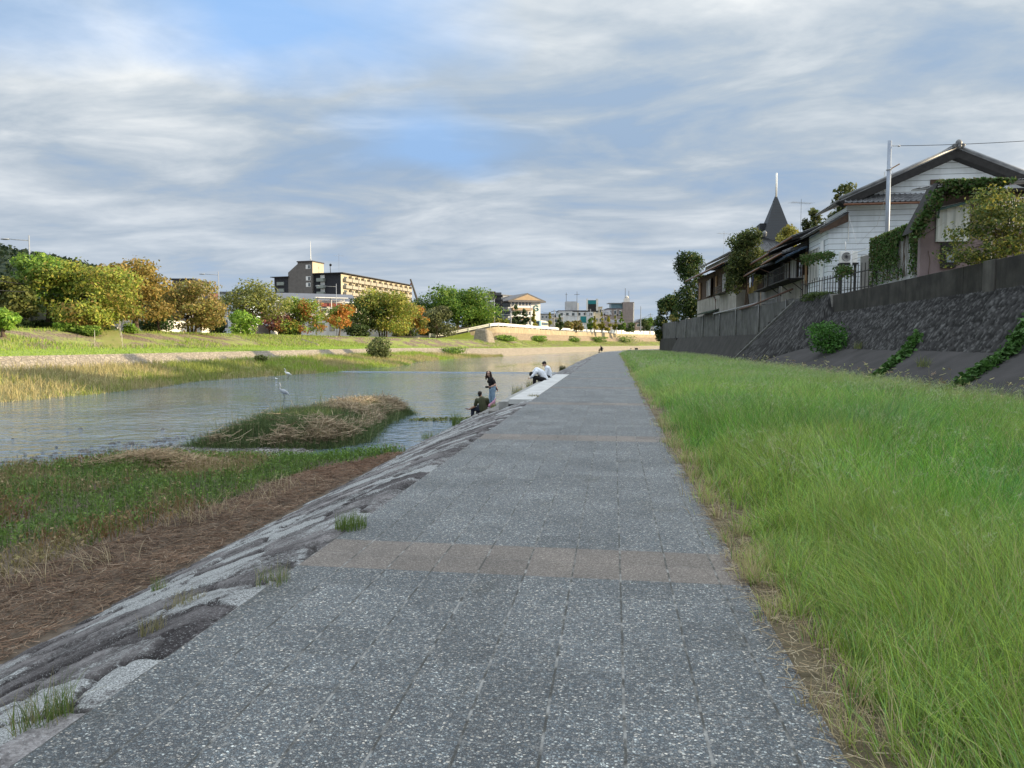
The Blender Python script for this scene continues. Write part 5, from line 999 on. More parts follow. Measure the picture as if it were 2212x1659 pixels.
def bank_tree(px, d, top, wpx, name, label, cols, n=4200, leaf=.22, bare=.2, nl=20, lobe=.3, cone=0, stems=1, patch=None, trunk=.2):
    b = crest(px, d); D = cdist(b); h = (742-top)/F*D+H-b.z; w_ = wpx/F*D*1.1; cols = [tuple(min(.6, q*1.22) for q in k) for k in cols]
    return tree(name, label, "tree", b, h, w_, cols, None, leaf, n, TG, trunk, bare, nl, lobe, cone, stems, patch)
bank_tree(15, 31, 600, 95, "leafy_tree", "dark olive tree at the picture's left edge behind the first street lamp", [(.09, .11, .03), (.12, .13, .035)], 5200, .22, .05, 26, .24)
bank_tree(62, 37, 552, 60, "conifer", "dark pointed conifer just right of the first street lamp pole", dk_, 2600, .24, .1, 18, .3, 1)
bank_tree(105, 29, 548, 110, "leafy_tree", "tall loose green tree with feathery top beside the first street lamp", gg, 5600, .2, .08, 26, .22)
bank_tree(190, 25.5, 570, 185, "leafy_tree", "broad yellow-green tree spreading low over the embankment, left of the orange-brown tree", yg, 15000, .18, .0, 46, .19, 0, 3, (ob, .07))
bank_tree(293, 27.5, 558, 125, "leafy_tree", "tall orange-brown tree with a thick dark trunk", ob, 9500, .2, .16, 32, .24, 0, 1, None, .4)
bank_tree(345, 27, 640, 34, "evergreen_tree", "small dark evergreen beside the trunk of the orange-brown tree", [(.035, .075, .02), (.05, .09, .025)], 1500, .16, .02, 12, .35)
bank_tree(415, 26, 606, 135, "leafy_tree", "bushy brownish-green tree with pale reddish stems, right of the orange-brown tree", br, 10500, .18, .02, 36, .21, 0, 3)
bank_tree(8, 21.5, 668, 48, "leafy_tree", "small bright green tree cut by the picture's left edge on the embankment", br2, 1500, .16, .03, 12, .3)
bank_tree(552, 27.5, 614, 120, "leafy_tree", "airy olive tree above the bright green bush", [(.16, .18, .045), (.2, .2, .06), (.12, .14, .04)], 5600, .22, .2, 26, .24)
bank_tree(525, 25.2, 672, 60, "leafy_tree", "bright green bushy tree under the airy olive tree", br2, 2600, .2, .02, 16, .3)
bank_tree(583, 31, 678, 62, "maple_tree", "small dark red maple in front of the white long building's left end", [(.16, .07, .05), (.2, .08, .07)], 1200, .24, .2, 12, .3)
bank_tree(646, 26.5, 652, 92, "maple_tree", "maple turning red over green with a short trunk, left of the orange maple", gg+yg, 7000, .21, .04, 28, .24, 0, 2, (rd, .25, 2.6))
bank_tree(733, 26.5, 660, 72, "maple_tree", "small leaning maple with an orange right half", yg+gg, 3000, .26, .28, 16, .27, 0, 1, (og, .42, 0.))
bank_tree(790, 29, 640, 75, "leafy_tree", "dark grey-green tree at the left end of the golden tree clump", dk_, 3200, .3, .15, 18, .28)
bank_tree(828, 26.5, 629, 118, "leafy_tree", "golden-green many-stemmed tree clump before the apartment block", yg+[(.24, .2, .045)], 11000, .27, .03, 40, .21, 0, 4)
bank_tree(885, 26.5, 660, 60, "leafy_tree", "low tree with yellow and orange leaves right of the golden clump", [(.16, .18, .04), (.24, .18, .05), (.12, .15, .04)], 3000, .3, .08, 18, .28, 0, 2, (og, .15, 0.))
bank_tree(893, 33, 648, 55, "evergreen_tree", "dark evergreen behind the crane's foot", dk_, 1600, .35, .1)
bank_tree(945, 24.5, 664, 68, "leafy_tree", "dull grey-olive tree to the left of the big vivid green tree", [(.10, .11, .05), (.13, .14, .06), (.08, .09, .04)], 3600, .3, .15, 20, .26)
bank_tree(988, 23.5, 626, 128, "broad_tree", "big vivid green spreading tree at the river bend", vg, 15000, .32, .06, 44, .22, 0, 1, None, .55)
bank_tree(1032, 21, 672, 66, "broad_tree", "lower green tree hanging over the bank, right of the big vivid green tree", vg, 4200, .32, .0, 18, .3)
for k_, (px, wpx, hpx, lab) in enumerate(((40, 60, 26, 'dark hedge bush under the far-left olive tree'), (110, 70, 30, 'dark hedge bush under the tall loose green tree'), (215, 60, 26, 'dark hedge bush behind the stems of the broad yellow-green tree'), (325, 46, 30, 'dark hedge bush between the orange-brown and brownish trees'), (468, 44, 34, 'olive hedge bush at the right foot of the brownish-green tree'), (620, 60, 26, 'dark hedge bush beside the reddening maple'), (770, 60, 30, 'dark hedge bush left of the golden clump'), (870, 60, 30, 'dark hedge bush between the golden clump stems'), (920, 60, 34, 'dark hedge bush under the dull grey-olive tree'))):
    q_ = crest(px, 29.5); D_ = cdist(q_); bush('bush', lab, q_, wpx/F*D_, hpx/F*D_, dk_, .2 if px < 500 else .3, 1500, 'bushes on the far bank')
def bank_bush(px, py, d, wpx, hpx, label, cols, n=900, leaf=.16):
    b = crest(px, d); D = cdist(b); return bush("bush", label, b, wpx/F*D, hpx/F*D, cols, leaf, n, "bushes on the far bank")
bank_bush(816, 770, 4., 46, 50, "light green willow bush standing alone on the low river bank", [(.14, .17, .06), (.18, .2, .08), (.1, .13, .05)], 3000, .16)
bank_bush(560, 787, 5.5, 26, 22, "small round yellowish bush on the low river bank", [(.2, .22, .07), (.15, .18, .05)], 800, .13)
bank_bush(140, 715, 24.5, 44, 22, "bright green bush at the embankment top under the broad yellow-green tree", br2, 1100, .14)
bank_bush(282, 718, 24, 30, 26, "small bright green bush by the embankment stairs", br2, 900, .12)
bank_bush(190, 728, 22.5, 60, 24, "green brambles running down the embankment below the broad tree", gg, 1200, .14)
bank_bush(975, 762, 5, 66, 14, "low green bank clump at the tip of the far berm", gg, 900, .2)
for px, d, wpx, hpx, lab in ((1090, 11.3, 60, 14, "green scrub at the foot of the tan stone wall's left end"), (1160, 11.3, 44, 13, "green scrub below the tan wall under the gabled building"), (1290, 11.3, 50, 12, "green scrub below the tan wall near the picture's far river bend"), (1345, 11.3, 70, 16, "long green scrub below the tan wall beside the concrete outlet"), (1238, 11.3, 36, 12, "round green scrub in the middle of the tan wall's foot")):
    bank_bush(px, 0, d, wpx, hpx, lab, br2 if px < 1200 else gg, 900, .3)
# stairs and rails on the embankment
b0 = crest(235, 17.4); t = thing("bank_stairs", "grassy concrete stairs with thin railings on the embankment by the orange-brown tree", "stairs", b0); up = crest(232, 25)-b0; mb = MB(); rb = MB(); ux = Vector((up.x, up.y, 0)).normalized(); sx = Vector((-ux.y, ux.x, 0))
ang = math.atan2(ux.y, ux.x)
for k in range(14): c = up*(k+.5)/14; mb.box((c.x, c.y, c.z-.05), (.62, 2.2, .3), ang)
for s in (-1.15, 1.15):
    for k in range(4): c = up*(k/3)+sx*s; rb.tube([c, c+Vector((0, 0, 1.0))], .022, 5)
    rb.tube([sx*s+Vector((0, 0, 1.02)), up+sx*s+Vector((0, 0, 1.02))], .016, 5)
build(mb, "step", mat("mossy_concrete", (.28, .27, .13), (.22, .26, .08), 2, .9, .3), t); build(rb, "railing", mat("pale_rail", (.5, .47, .4), (.4, .37, .3), 5, .6, .1), t)
b0 = crest(905, 17.4); up = crest(862, 25)-b0; solo(MB().tube([b0, b0+up], .35, 4).tube([b0+Vector((-3, 3, .05)), b0+up+Vector((-3, 3, .05))], .25, 4), "bank_ramp", "pale narrow stair kerbs climbing the embankment below the golden tree clump", "stairs", conc_m, b0)
b0 = crest(688, 17.6); up = crest(652, 21.5)-b0; solo(MB().tube([b0, b0+up], .25, 4), "bank_drain", "pale drain chute on the embankment left of the willow bush", "drain", conc_m, b0)
# ---- street lamps on the far road
lampm = mat("lamp_grey", (.34, .36, .39), (.27, .28, .3), 5, .5, .05, metal=.3)
def lamp(base, h, arm, label, group="street lamps along the far road", r=.1):
    t = thing("street_lamp", label, "street lamp", base, 0, group); d = Vector((math.cos(arm[1]), math.sin(arm[1]), 0))*arm[0]
    build(MB().tube([(0, 0, -.2), (0, 0, h*.5), (0, 0, h)], [r, r*.8, r*.6], 7), "pole", lampm, t, smooth=True); build(MB().tube([(0, 0, h*.945), d*.7+Vector((0, 0, h*.955)), d+Vector((0, 0, h*.965))], r*.4, 5), "arm", lampm, t, smooth=True)
    build(MB().ell(d*1.12+Vector((0, 0, h*.96)), (.5, .24, .09), 10, 6, Matrix.Rotation(arm[1], 3, 'Z')), "lamp_head", lampm, t, smooth=True); return t
left = math.pi+YAW
for px, d, top, lab in ((71, 30, 511, "tall grey street lamp at the far left above the conifer"), (475, 30, 588, "grey street lamp left of the airy olive tree"), (728, 32, 614, "grey street lamp in front of the white long building"), (921, 30, 652, "grey street lamp beside the crane boom")):
    b = crest(px, d); lamp(b, (742-top)/F*cdist(b)+H-b.z, (2.2 if px < 500 else 3.6, left), lab)
# ---- hill
n1, n2 = 70, 30; a = np.linspace(-.2, 1.15, n1); U, Vv = np.meshgrid(a, np.linspace(0, 1, n2), indexing='ij'); px = -700+1100*U/1.0; hl = np.interp(px, [-900, -300, 0, 90, 200, 330, 600], [.17, .16, .127, .118, .102, .075, .0]); hl = hl+(fbm(px*.05, Vv*6, 151)-.5)*.012*np.sin(Vv*np.pi)
D = 760+420*Vv; lat = (px-1106)/F; X = D*(lat*math.cos(YAW)-math.sin(YAW)); Y = D*(lat*math.sin(YAW)+math.cos(YAW)); Zh = 2+hl*1180*np.sin(np.minimum(1, Vv*1.02)*np.pi/2)+(fbm(X*.05, Y*.05, 152, 4)-.5)*10*np.minimum(1, Vv*3)
gI = np.arange(n1*n2).reshape(n1, n2); hm = mat("forest_hill", (.022, .04, .022), (.012, .024, .015), .06, .95, .8, .22, obj=False); tag(npmesh("hills", np.stack([X, Y, Zh], -1).reshape(-1, 3), np.stack([gI[:-1, :-1], gI[1:, :-1], gI[1:, 1:], gI[:-1, 1:]], -1).reshape(-1, 4), None, hm, smooth=True), kind='structure')  # cloud shade over the hill is put into its darkened colour
p = np.stack([X, Y, Zh], -1).reshape(-1, 3); k = rng.integers(0, len(p), 20000); q = p[k]+rng.normal(0, 7, (20000, 3))*np.array((1, 1, .2)); q[:, 2] += 1.5; q = q[q[:, 2] > 6]
V, Fc, C = leaves(q, 3.6, pick([(.025, .045, .02), (.015, .032, .016), (.035, .05, .022)], len(q)), .8); tag(npmesh("hill_forest", V, Fc, C, LEAF), "dark forest covering the distant hill at the far left", "forest", kind='stuff')
# ================================================================== far buildings
def camdir(px): l = (px-1106)/F; return Vector((l*math.cos(YAW)-math.sin(YAW), l*math.sin(YAW)+math.cos(YAW), 0))
def at(px, D, z=0): d = camdir(px)*D; return Vector((d.x, d.y, z))
def zat(py, D): return H+(742-py)/F*D
darkw = mat("black_cladding", (.032, .034, .042), (.022, .023, .028), 1, .6, .05); cream = mat("cream_wall", (.50, .44, .335), (.42, .37, .28), .6, .8, .1); taupe = mat("taupe_tile", (.17, .155, .145), (.13, .12, .112), 1.2, .7, .1)
rail = mat("balcony_panel", (.36, .33, .27), (.3, .27, .22), 1, .6, .05); offw = mat("off_white_wall", (.74, .72, .68), (.6, .58, .54), .5, .8, .1, streak=.2); greyroof = mat("slate_grey_roof", (.13, .14, .17), (.1, .108, .13), .5, .6, .1)
# apartment block: local x along the end face (leftwards), y along the long front
A0 = at(738.4, 260, 0); e2 = Vector((at(887, 315.6)-at(738.4, 260))); LF = e2.length; th = math.atan2(e2.y, e2.x)-math.pi/2; ZT = zat(591.5, 260)
t = thing("apartment_block", "dark apartment block with a stair tower and cream balconied long side", "apartment block", (A0.x, A0.y, 3.1), th); T0 = 3.1
hT = ZT-T0
build(MB().box((-5.5, LF/2, hT/2), (11, LF, hT)), "end_wall", darkw, t); build(MB().box((.06, LF/2, hT/2-.1), (.12, LF, hT-.2)), "front_wall", cream, t); build(MB().box((-5.2, LF/2-.3, hT+.12), (13.4, LF+1.6, .24)), "roof", mat("dark_roof", (.06, .06, .065), (.045, .045, .05), 1, .7, .1), t)
hS = zat(567, 262)-T0; build(MB().prism([(-10.9, -1.2, 0), (-10.9, -1.2, hS), (-17., -1.2, hS), (-17., -1.2, 0)], (0, 0, 0), (0, 7.5, 0)), "stair_tower", taupe, t)
build(MB().prism([(-17.02, -1.0, 0), (-17.02, -1.0, hS-.5), (-21.2, -1.0, hS-3.6), (-21.2, -1.0, 0)], (0, 0, 0), (0, 7, 0)), "tower_wing", taupe, t); build(MB().box((-10.86, 2.55, (hT+hS)/2), (.1, 7.4, hS-hT-.1)), "tower_side", cream, t)
build(MB().box((-13.9, 2.5, hS+.2), (6.6, 8, .4)), "tower_cap", mat("dark_cap", (.07, .06, .06)), t)
hL = zat(598.6, 263)-T0; build(MB().box((-24.2, 18, hL/2), (5.9, 38, hL)), "left_wing", darkw, t); build(MB().box((-24.6, 18, hL+.12), (7.6, 39.5, .24)), "roof", MATS["dark_roof"], t)
build(MB().tube([(-13.2, 1.5, hS), (-13.2, 1.5, hS+2.5), (-13.2, 1.5, hS+7.8)], [.2, .15, .06], 6).tube([(-14, 1.5, hS+.3), (-13.2, 1.5, hS+1.8), (-12.4, 1.5, hS+.3)], .06, 4), "mast", whitem, t)
fl = 14.6/F*260; nb = 12
for f_ in range(4):
    zt = hT-.55-f_*fl
    for k in range(nb):
        y0 = 1.2+k*(LF-2.0)/nb; wd = (LF-2.)/nb; bal = build(MB().box((.75, y0+wd*.5, zt-fl+.75), (1.25, wd-.5, 1.15)), "balcony", rail, t)
        build(MB().box((.14, y0+wd*.42, zt-fl*.42), (.06, wd*.5, fl*.5)), "window", glass, t); 
        if f_ < 3: build(MB().box((.72, y0+wd-.12, zt-fl*.42), (1.2, .14, fl*.82)), "partition", cream, bal)
    for (x, w_) in ((-7.7, 2.9), (-24.4, 2.9)):
        bz = zt-fl+.75-(0 if x > -10 else 1.); bal = build(MB().box((x, -.75, bz), (w_, 1.4, 1.2)), "balcony", mat("green_grey_panel", (.28, .31, .29), (.22, .25, .23), 1, .5, .05), t); build(MB().box((x+.3, -.05, bz+1.1), (1.7, .1, 1.4)), "window", whitem, t)
for k, py in enumerate((576, 626-1+0, 640)):
    z = (742-(900+(375, 476, 532)[k]/2.212)*.54)/F*262+H-T0; wn_ = build(MB().box((-12.6, -1.24, z), (1.9, .1, 1.5)), "window", whitem, t); build(MB().box((-12.2, -1.3, z), (.8, .05, 1.2)), "pane", glass, wn_)
build(MB().box((-5., LF*.3, hT+.7), (.1, 20, .08)), "roof_rail", alu, t)
antenna("roof aerial on the dark apartment block", at(735, 268, ZT), 8., 2.6, 5, .3); 
solo(MB().tube([at(717, 266, ZT), at(716, 266, ZT+3.4)], .12, 5).ell(at(717, 266, ZT+3.6), (.5, .18, .5)), "satellite_dish", "dark satellite dish on the apartment block roof", "satellite dish", black, at(717, 266, ZT))
# generic block with windows ------------------------------------------------
def block(name, label, px0, px1, D, top, wallm, depth=12, roof='flat', roofm=greyroof, z0=3.0, floors=2, bays=4, winm=None, dz=1., Dr=None, parapet=0, cat="building", side=None):
    """facade from px0 to px1 (facing us), right end at distance Dr"""
    a = at(px0, D); b = at(px1, Dr or D); v = b-a; L = v.length; th = math.atan2(v.y, v.x); h = zat(top, D)-z0; t = thing(name, label, cat, (a.x, a.y, z0), th); hw = h if roof == 'flat' else h*.78
    build(MB().box((L/2, depth/2, hw/2), (L, depth, hw)), "wall", wallm, t)
    if roof == 'flat': build(MB().box((L/2, depth/2, hw+.1), (L+.5, depth+.5, .35)), "roof", roofm, t)
    elif roof == 'gable': build(MB().prism([(-.6, -.6, hw), (L+.6, -.6, hw), (L/2, -.6, h)], (0, 0, 0), (0, depth+1.2, 0)), "roof", roofm, t)
    elif roof == 'long': build(MB().prism([(-.6, -.7, hw+.01), (-.6, depth+.7, hw+.01), (-.6, depth/2, h)], (0, 0, 0), (L+1.2, 0, 0)), "roof", roofm, t)
    wm_ = winm or glass
    for f_ in range(floors):
        for k in range(bays):
            bw = L/bays; hh = hw/floors; w_ = build(MB().box((bw*(k+.5), -.04, hh*(f_+.58)), (bw*.52, .1, hh*.46)), "window", whitem if wallm is not offw else rail, t); build(MB().box((bw*(k+.5), -.1, hh*(f_+.58)), (bw*.46, .06, hh*.38)), "pane", wm_, w_)
    return t, L, h, hw
block("house", "low white house behind the far-left trees with a grey roof", 60, 215, 92, 690, offw, 8, 'long', greyroof, 3, 1, 5)
block("house", "white house glimpsed behind the orange-brown tree's trunk", 236, 330, 100, 690, offw, 8, 'long', greyroof, 3, 1, 3)
block("house", "dark-roofed house peeking over the brownish-green tree", 378, 418, 135, 606, taupe, 8, 'flat', darkw, 3, 2, 2)
block("house", "red-roofed house behind the second street lamp", 440, 470, 150, 630, cream, 9, 'long', mat("red_tile", (.3, .1, .06), (.22, .075, .05), 2, .8, .2), 3, 2, 2)
block("house", "pale blue house with a flat grey roof right of the second street lamp", 474, 530, 140, 634, mat("pale_blue_wall", (.55, .63, .72), (.48, .55, .64), .6, .7, .05), 9, 'flat', greyroof, 3, 2, 2)
t, L, h, hw = block("long_building", "long white building with a slate-grey roof in front of the apartment block", 596, 768, 182, 629, offw, 13, 'long', greyroof, 3.1, 3, 9, glass, Dr=190)
build(MB().tube([(-.5, -.75, hw), (L+.5, -.75, hw)], .22, 6), "gutter", whitem, t); s = MB()
for k in range(3):
    for y in (-2.6, -.8): s.tube([(L*.52+k*3.2, y, 0), (L*.52+k*3.2, y, hw+.9)], .1, 5)
for z in (2.5, 5., 7.5, hw+.9): s.tube([(L*.52, -2.6, z), (L*.52+6.4, -2.6, z)], .07, 5)
for k in range(5): s.box((L*.52+3.2, -1.7, .8+k*2.2), (6.2, 1.6, .1))
build(s, "stair_frame", whitem, t); build(MB().box((L*.52+3.2, -1.8, hw+1.0), (8.2, 3.2, .22)), "canopy", whitem, t); build(MB().box((L*.52+3.2, -2.0, hw-.8), (5.2, .5, .8)), "red_panel", mat("dull_red", (.3, .08, .07), (.2, .06, .05), 3, .7, .1), t)
block("white_annex", "low white annex with garage doors below the long white building", 640, 775, 170, 690, offw, 6, 'flat', offw, 3.1, 1, 6, rail)
# garden walls behind the far trees
for a, b2, d, lab in ((40, 240, 31, "long pale wall behind the far-left trees"), (250, 480, 33, "pale stone wall behind the orange-brown and brownish trees"), (500, 640, 33, "pale wall behind the bright green bushy tree")):
    P0 = crest(a, d); P1 = crest(b2, d); v = P1-P0; o = solo(MB().box(((P0.x+P1.x)/2, (P0.y+P1.y)/2, 3.9), (v.length, .25, 2.), math.atan2(v.y, v.x)), "garden_wall", lab, "wall", offw, P0)
block("grey_hall", "long low grey hall behind the vivid green tree", 1000, 1056, 285, 640, mat("grey_panel", (.34, .36, .4), (.28, .3, .33), .5, .7, .1, streak=.3), 20, 'flat', greyroof, 5, 3, 4, Dr=275)
ta, L, h, hw = block("stair_tower_building", "tall taupe stair tower left of the gabled building", 1055, 1069, 262, 632, taupe, 9, 'flat', taupe, 5, 1, 1, taupe); mb = MB()
for k in range(12): mb.box((L+1.4, 3.5, h-1.2-k*1.6), (2.9, 7.6, .5))
build(mb, "louver", darkw, ta); build(MB().box((L+1.3, 4.5, h/2), (2.2, 6.8, h)), "stair_well", mat("dim_glass", (.16, .17, .18), (.1, .1, .11), 1, .4, 0), ta)
# gabled building with the round emblem
D = 268; a = at(1103, D); b2 = at(1167, D+5); v = b2-a; L = v.length; th = math.atan2(v.y, v.x); Z0 = 5.5; he = zat(653, D)-Z0; hr = zat(635, D)-Z0
t = thing("gabled_building", "white gabled building with orange balcony bands and a round teal emblem", "building", (a.x, a.y, Z0), th); brightw = mat("bright_white", (.82, .81, .78), (.76, .75, .72), .5, .7, .03); orange = mat("orange_band", (.47, .34, .22), (.41, .29, .18), .8, .7, .05)
build(MB().box((L/2, 9.01, he/2), (L, 18, he)), "wall", brightw, t); build(MB().prism([(-1.6, -1.6, he+.02), (L+1.6, -1.6, he+.02), (L+1.6, -1.6, he+.5), (L/2, -1.6, hr+.3), (-1.6, -1.6, he+.5)], (0, 0, 0), (0, 22, 0)), "roof", mat("brown_grey_roof", (.16, .15, .15), (.12, .115, .115), .6, .6, .1), t)
build(MB().prism([(.6, -1.66, he+.75), (L-.6, -1.66, he+.75), (L/2, -1.66, hr-.25)], (0, 0, 0), (0, .07, 0)), "gable_panel", orange, t)
for k in range(4):
    z = he-2.6-k*3.45; build(MB().box((L*.34, -.9, z), (L*.64, 1.8, .95)), "balcony_band", orange, t); build(MB().box((L*.34, -1.78, z+.85), (L*.64, .1, .75)), "balcony_rail", brightw, t); w_ = build(MB().box((L*.34, -.05, z+1.8), (L*.62, .12, 1.9)), "window_band", brightw, t); mb = MB()
    for q in range(6): mb.box((L*.06+L*.112*q+.3, -.14, z+1.8), (L*.07, .08, 1.5))
    build(mb, "pane", glass, w_); ws = build(MB().box((-.06, 8.5, z+1.8), (.12, 16, 1.7)), "window_band", mat("blue_glass", (.2, .26, .32), (.14, .19, .24), .6, .2, 0, spec=.7), t)
    build(MB().box((-.5, 8.5, z+.1), (1., 16.8, 1.3)), "side_band", mat("pale_panel", (.66, .68, .7), (.58, .6, .62), .6, .7, .03), t)
tealm = mat("teal_sign", (.02, .2, .22), (.015, .16, .18), 2, .5, 0); mb = MB(); c = (L*.86, -.06, he-2.1)
for k in range(15):
    a1 = R(40+k*20); a2 = R(60+k*20); mb.tube([(c[0]+1.0*math.cos(a1), c[1], c[2]+1.0*math.sin(a1)), (c[0]+1.0*math.cos(a2), c[1], c[2]+1.0*math.sin(a2))], .2, 5)
mb.tube([(c[0]-.1, c[1], c[2]-.1), (c[0]+.5, c[1], c[2]+.1), (c[0]+.75, c[1], c[2]-.4)], .2, 5); build(mb, "emblem", tealm, t)
# row of small buildings beyond the bend
conc2 = mat("grey_plaster", (.48, .49, .5), (.38, .39, .4), .5, .8, .1, streak=.3); brn = mat("brown_tile_wall", (.3, .25, .23), (.24, .2, .18), .8, .7, .1, streak=.3)
block("small_building", "low grey building with a black roof sign right of the gabled building", 1168, 1200, 330, 679, conc2, 14, 'flat', greyroof, 6, 3, 4)
block("shop", "small cream shop with a red sign behind the bus", 1195, 1216, 310, 686, cream, 8, 'flat', offw, 6, 2, 2)
t, L, h, hw = block("white_block", "wide white block with a roof room and aerials in the middle of the far row", 1206, 1282, 345, 672, mat("cool_white", (.6, .63, .66), (.52, .55, .58), .5, .7, .1, streak=.3), 16, 'flat', greyroof, 6, 3, 6)
build(MB().box((6.5, 6, h+2.4), (5.6, 6, 4.6)), "roof_room", conc2, t); build(MB().box((9.6, 5, h+2.0), (1.0, 2.5, 4.)), "chimney", offw, t); build(MB().tube([(4., 4, h+4.7), (4., 4, h+9)], .1, 4).tube([(9.2, 4, h+4), (9.2, 4, h+9.5)], .1, 4).tube([(7.8, 4, h+8), (10.4, 4, h+8.2)], .08, 4).tube([(3.4, 4, h+8), (4.6, 4, h+8.1)], .06, 4), "aerial", black, t)
block("cream_house", "narrow cream house with arched top windows left of the billboard", 1277, 1300, 352, 664, cream, 10, 'flat', cream, 6, 3, 3)
block("dark_roof_house", "dark gable-roofed house with a sunlit cream side behind the billboard", 1297, 1318, 365, 668, brn, 16, 'long', greyroof, 6, 2, 3)
block("small_house", "row house with pale front below the brown tile building", 1318, 1345, 372, 690, offw, 10, 'long', greyroof, 6, 2, 4)
t, L, h, hw = block("tile_building", "brown-grey tile building with a taller bare tower at its right end", 1312, 1344, 400, 667, brn, 16, 'flat', greyroof, 6, 3, 3)
hh = zat(653, 400)-6; build(MB().box((L+3.2, 7, hh/2), (6.2, 14, hh)), "tower", brn, t); build(MB().box((L+6.35, 7, hh/2), (.2, 13.8, hh-.2)), "tower_side", offw, t); build(MB().box((L*.65, 6, h+1.6), (6.5, 8, 2.6)), "roof_terrace", mat("teal_glass", (.2, .32, .36), (.15, .24, .27), 1, .3, 0), t); build(MB().box((L*.6, 5, h+3.1), (9, 9, .3)), "terrace_roof", conc2, t)
build(MB().tube([(L+2, 4, hh), (L+2, 4, hh+8)], .12, 4).tube([(L+4, 4, hh), (L+4, 4, hh+6.5)], .1, 4), "aerial", black, t); build(MB().box((L+3, 5, hh+1.2), (3, 3, 2.2)).ell((L+3, 5, hh+2.9), (1.1, 1.1, .9)), "water_tank", offw, t)
block("small_house", "small dark gabled house right of the bare tower", 1372, 1392, 405, 689, brn, 10, 'gable', greyroof, 6, 2, 2)
block("small_house", "low pale house at the far right of the row near the dark right-bank tree", 1391, 1412, 430, 699, conc2, 10, 'gable', greyroof, 6, 1, 2)
# billboard and teal sign on posts
p = at(1270, 320, 6.3); t = thing("billboard", "dark roof-style billboard frame on posts with a green top panel", "billboard", p, YAW)
build(MB().tube([(-4.6, 0, 0), (-4.6, 0, 9.5)], .22, 6).tube([(2.4, 0, 0), (2.4, 0, 9.5)], .22, 6).tube([(-1.1, 0, 0), (-1.1, 0, 9.5)], .15, 6), "post", offw, t); build(MB().box((-1.2, 0, 9.6), (11.5, 2.5, .4)), "platform", black, t); build(MB().box((1.6, 0, 12.2), (3.8, .8, 4.6)), "panel", black, t); build(MB().box((1.6, -.45, 13.6), (3.7, .1, 1.6)), "green_panel", tealm, t); build(MB().box((-.5, 0, 12.4), (.5, 1.5, 5.4)).box((3.9, 0, 12.4), (.9, 1.5, 5.4)), "side_fin", offw, t)
p = at(1259.5, 312, 6.3); t = thing("road_sign", "square teal sign in a white frame on one post left of the billboard", "sign", p, YAW); build(MB().tube([(0, 0, 0), (0, 0, 4)], .2, 6), "post", offw, t); build(MB().box((0, 0, 5.6), (3.2, .3, 3.6)), "frame", offw, t); build(MB().box((0, -.18, 5.7), (2.6, .1, 2.8)), "panel", tealm, t)
# ---- guard rail, white wall, bus, poles along the far road
t = thing("guard_rail", "long white guard rail along the road on top of the far wall", "guard rail", crest(1040, 14.6)); mb = MB(); pb = MB(); sel = (FC[:, 1] > 176) & (FC[:, 1] < 330); P = (FC+FN*(FP[:, 6, :1]+.35))[sel]; Zr = FP[sel, 6, 1]
P = P[::2]; Zr = Zr[::2]
for i in range(len(P)-1):
    for zz_ in (.55, .95): mb.prism([(*P[i], Zr[i]+zz_-.16), (*P[i], Zr[i]+zz_+.16), (P[i][0]-.12, P[i][1]+.1, Zr[i]+zz_+.16), (P[i][0]-.12, P[i][1]+.1, Zr[i]+zz_-.16)], (0, 0, 0), (P[i+1][0]-P[i][0], P[i+1][1]-P[i][1], Zr[i+1]-Zr[i]))
    pb.box((P[i][0], P[i][1], Zr[i]+.5), (.22, .22, 1.05))
build(mb, "rail", brightw, t, world=True); build(pb, "post", brightw, t, world=True)
t = thing("bridge_wall", "plain white wall continuing the guard rail at the far right", "wall", crest(1345, 14.6)); mb = MB(); sel = (FC[:, 1] > 330) & (FC[:, 1] < 470); P = (FC+FN*(FP[:, 6, :1]+.5))[sel][::3]; Zr = FP[sel, 6, 1][::3]
for i in range(len(P)-1): mb.prism([(*P[i], Zr[i]-.1), (*P[i], Zr[i]+1.7), (P[i][0]-.3, P[i][1]+.2, Zr[i]+1.7), (P[i][0]-.3, P[i][1]+.2, Zr[i]-.1)], (0, 0, 0), (P[i+1][0]-P[i][0], P[i+1][1]-P[i][1], 0))
build(mb, "wall", brightw, t, world=True)
p = crest(1168, 16.4); fwd = crest(1205, 16.4)-p; t = thing("bus", "cream city bus with a blue front driving left on the far road", "bus", (p.x, p.y, p.z), math.atan2(fwd.y, fwd.x)); Lb = 10.2
build(MB().box((0, 0, 1.75), (Lb, 2.4, 2.5)), "body", mat("bus_cream", (.66, .63, .5), (.6, .57, .45), .5, .4, 0), t, bev=.15); build(MB().box((-Lb/2+1., 0, 1.75), (2.05, 2.44, 2.52)), "front", mat("bus_blue", (.16, .32, .42), (.12, .26, .36), .5, .4, 0), t, bev=.15)
build(MB().box((.9, -1.22, 2.15), (Lb*.72, .06, 1.0)), "window", glass, t); build(MB().box((-Lb/2-.01, 0, 2.2), (.08, 2.1, 1.3)), "windscreen", glass, t); build(MB().box((.6, 0, 3.1), (Lb*.6, 1.6, .3)), "roof_unit", offw, t)
for x in (-3.1, 2.9):
    for y in (-1.05, 1.05): wh = build(MB().tube([(x, y-.15, .48), (x, y+.15, .48)], .48, 14), "wheel", black, t)
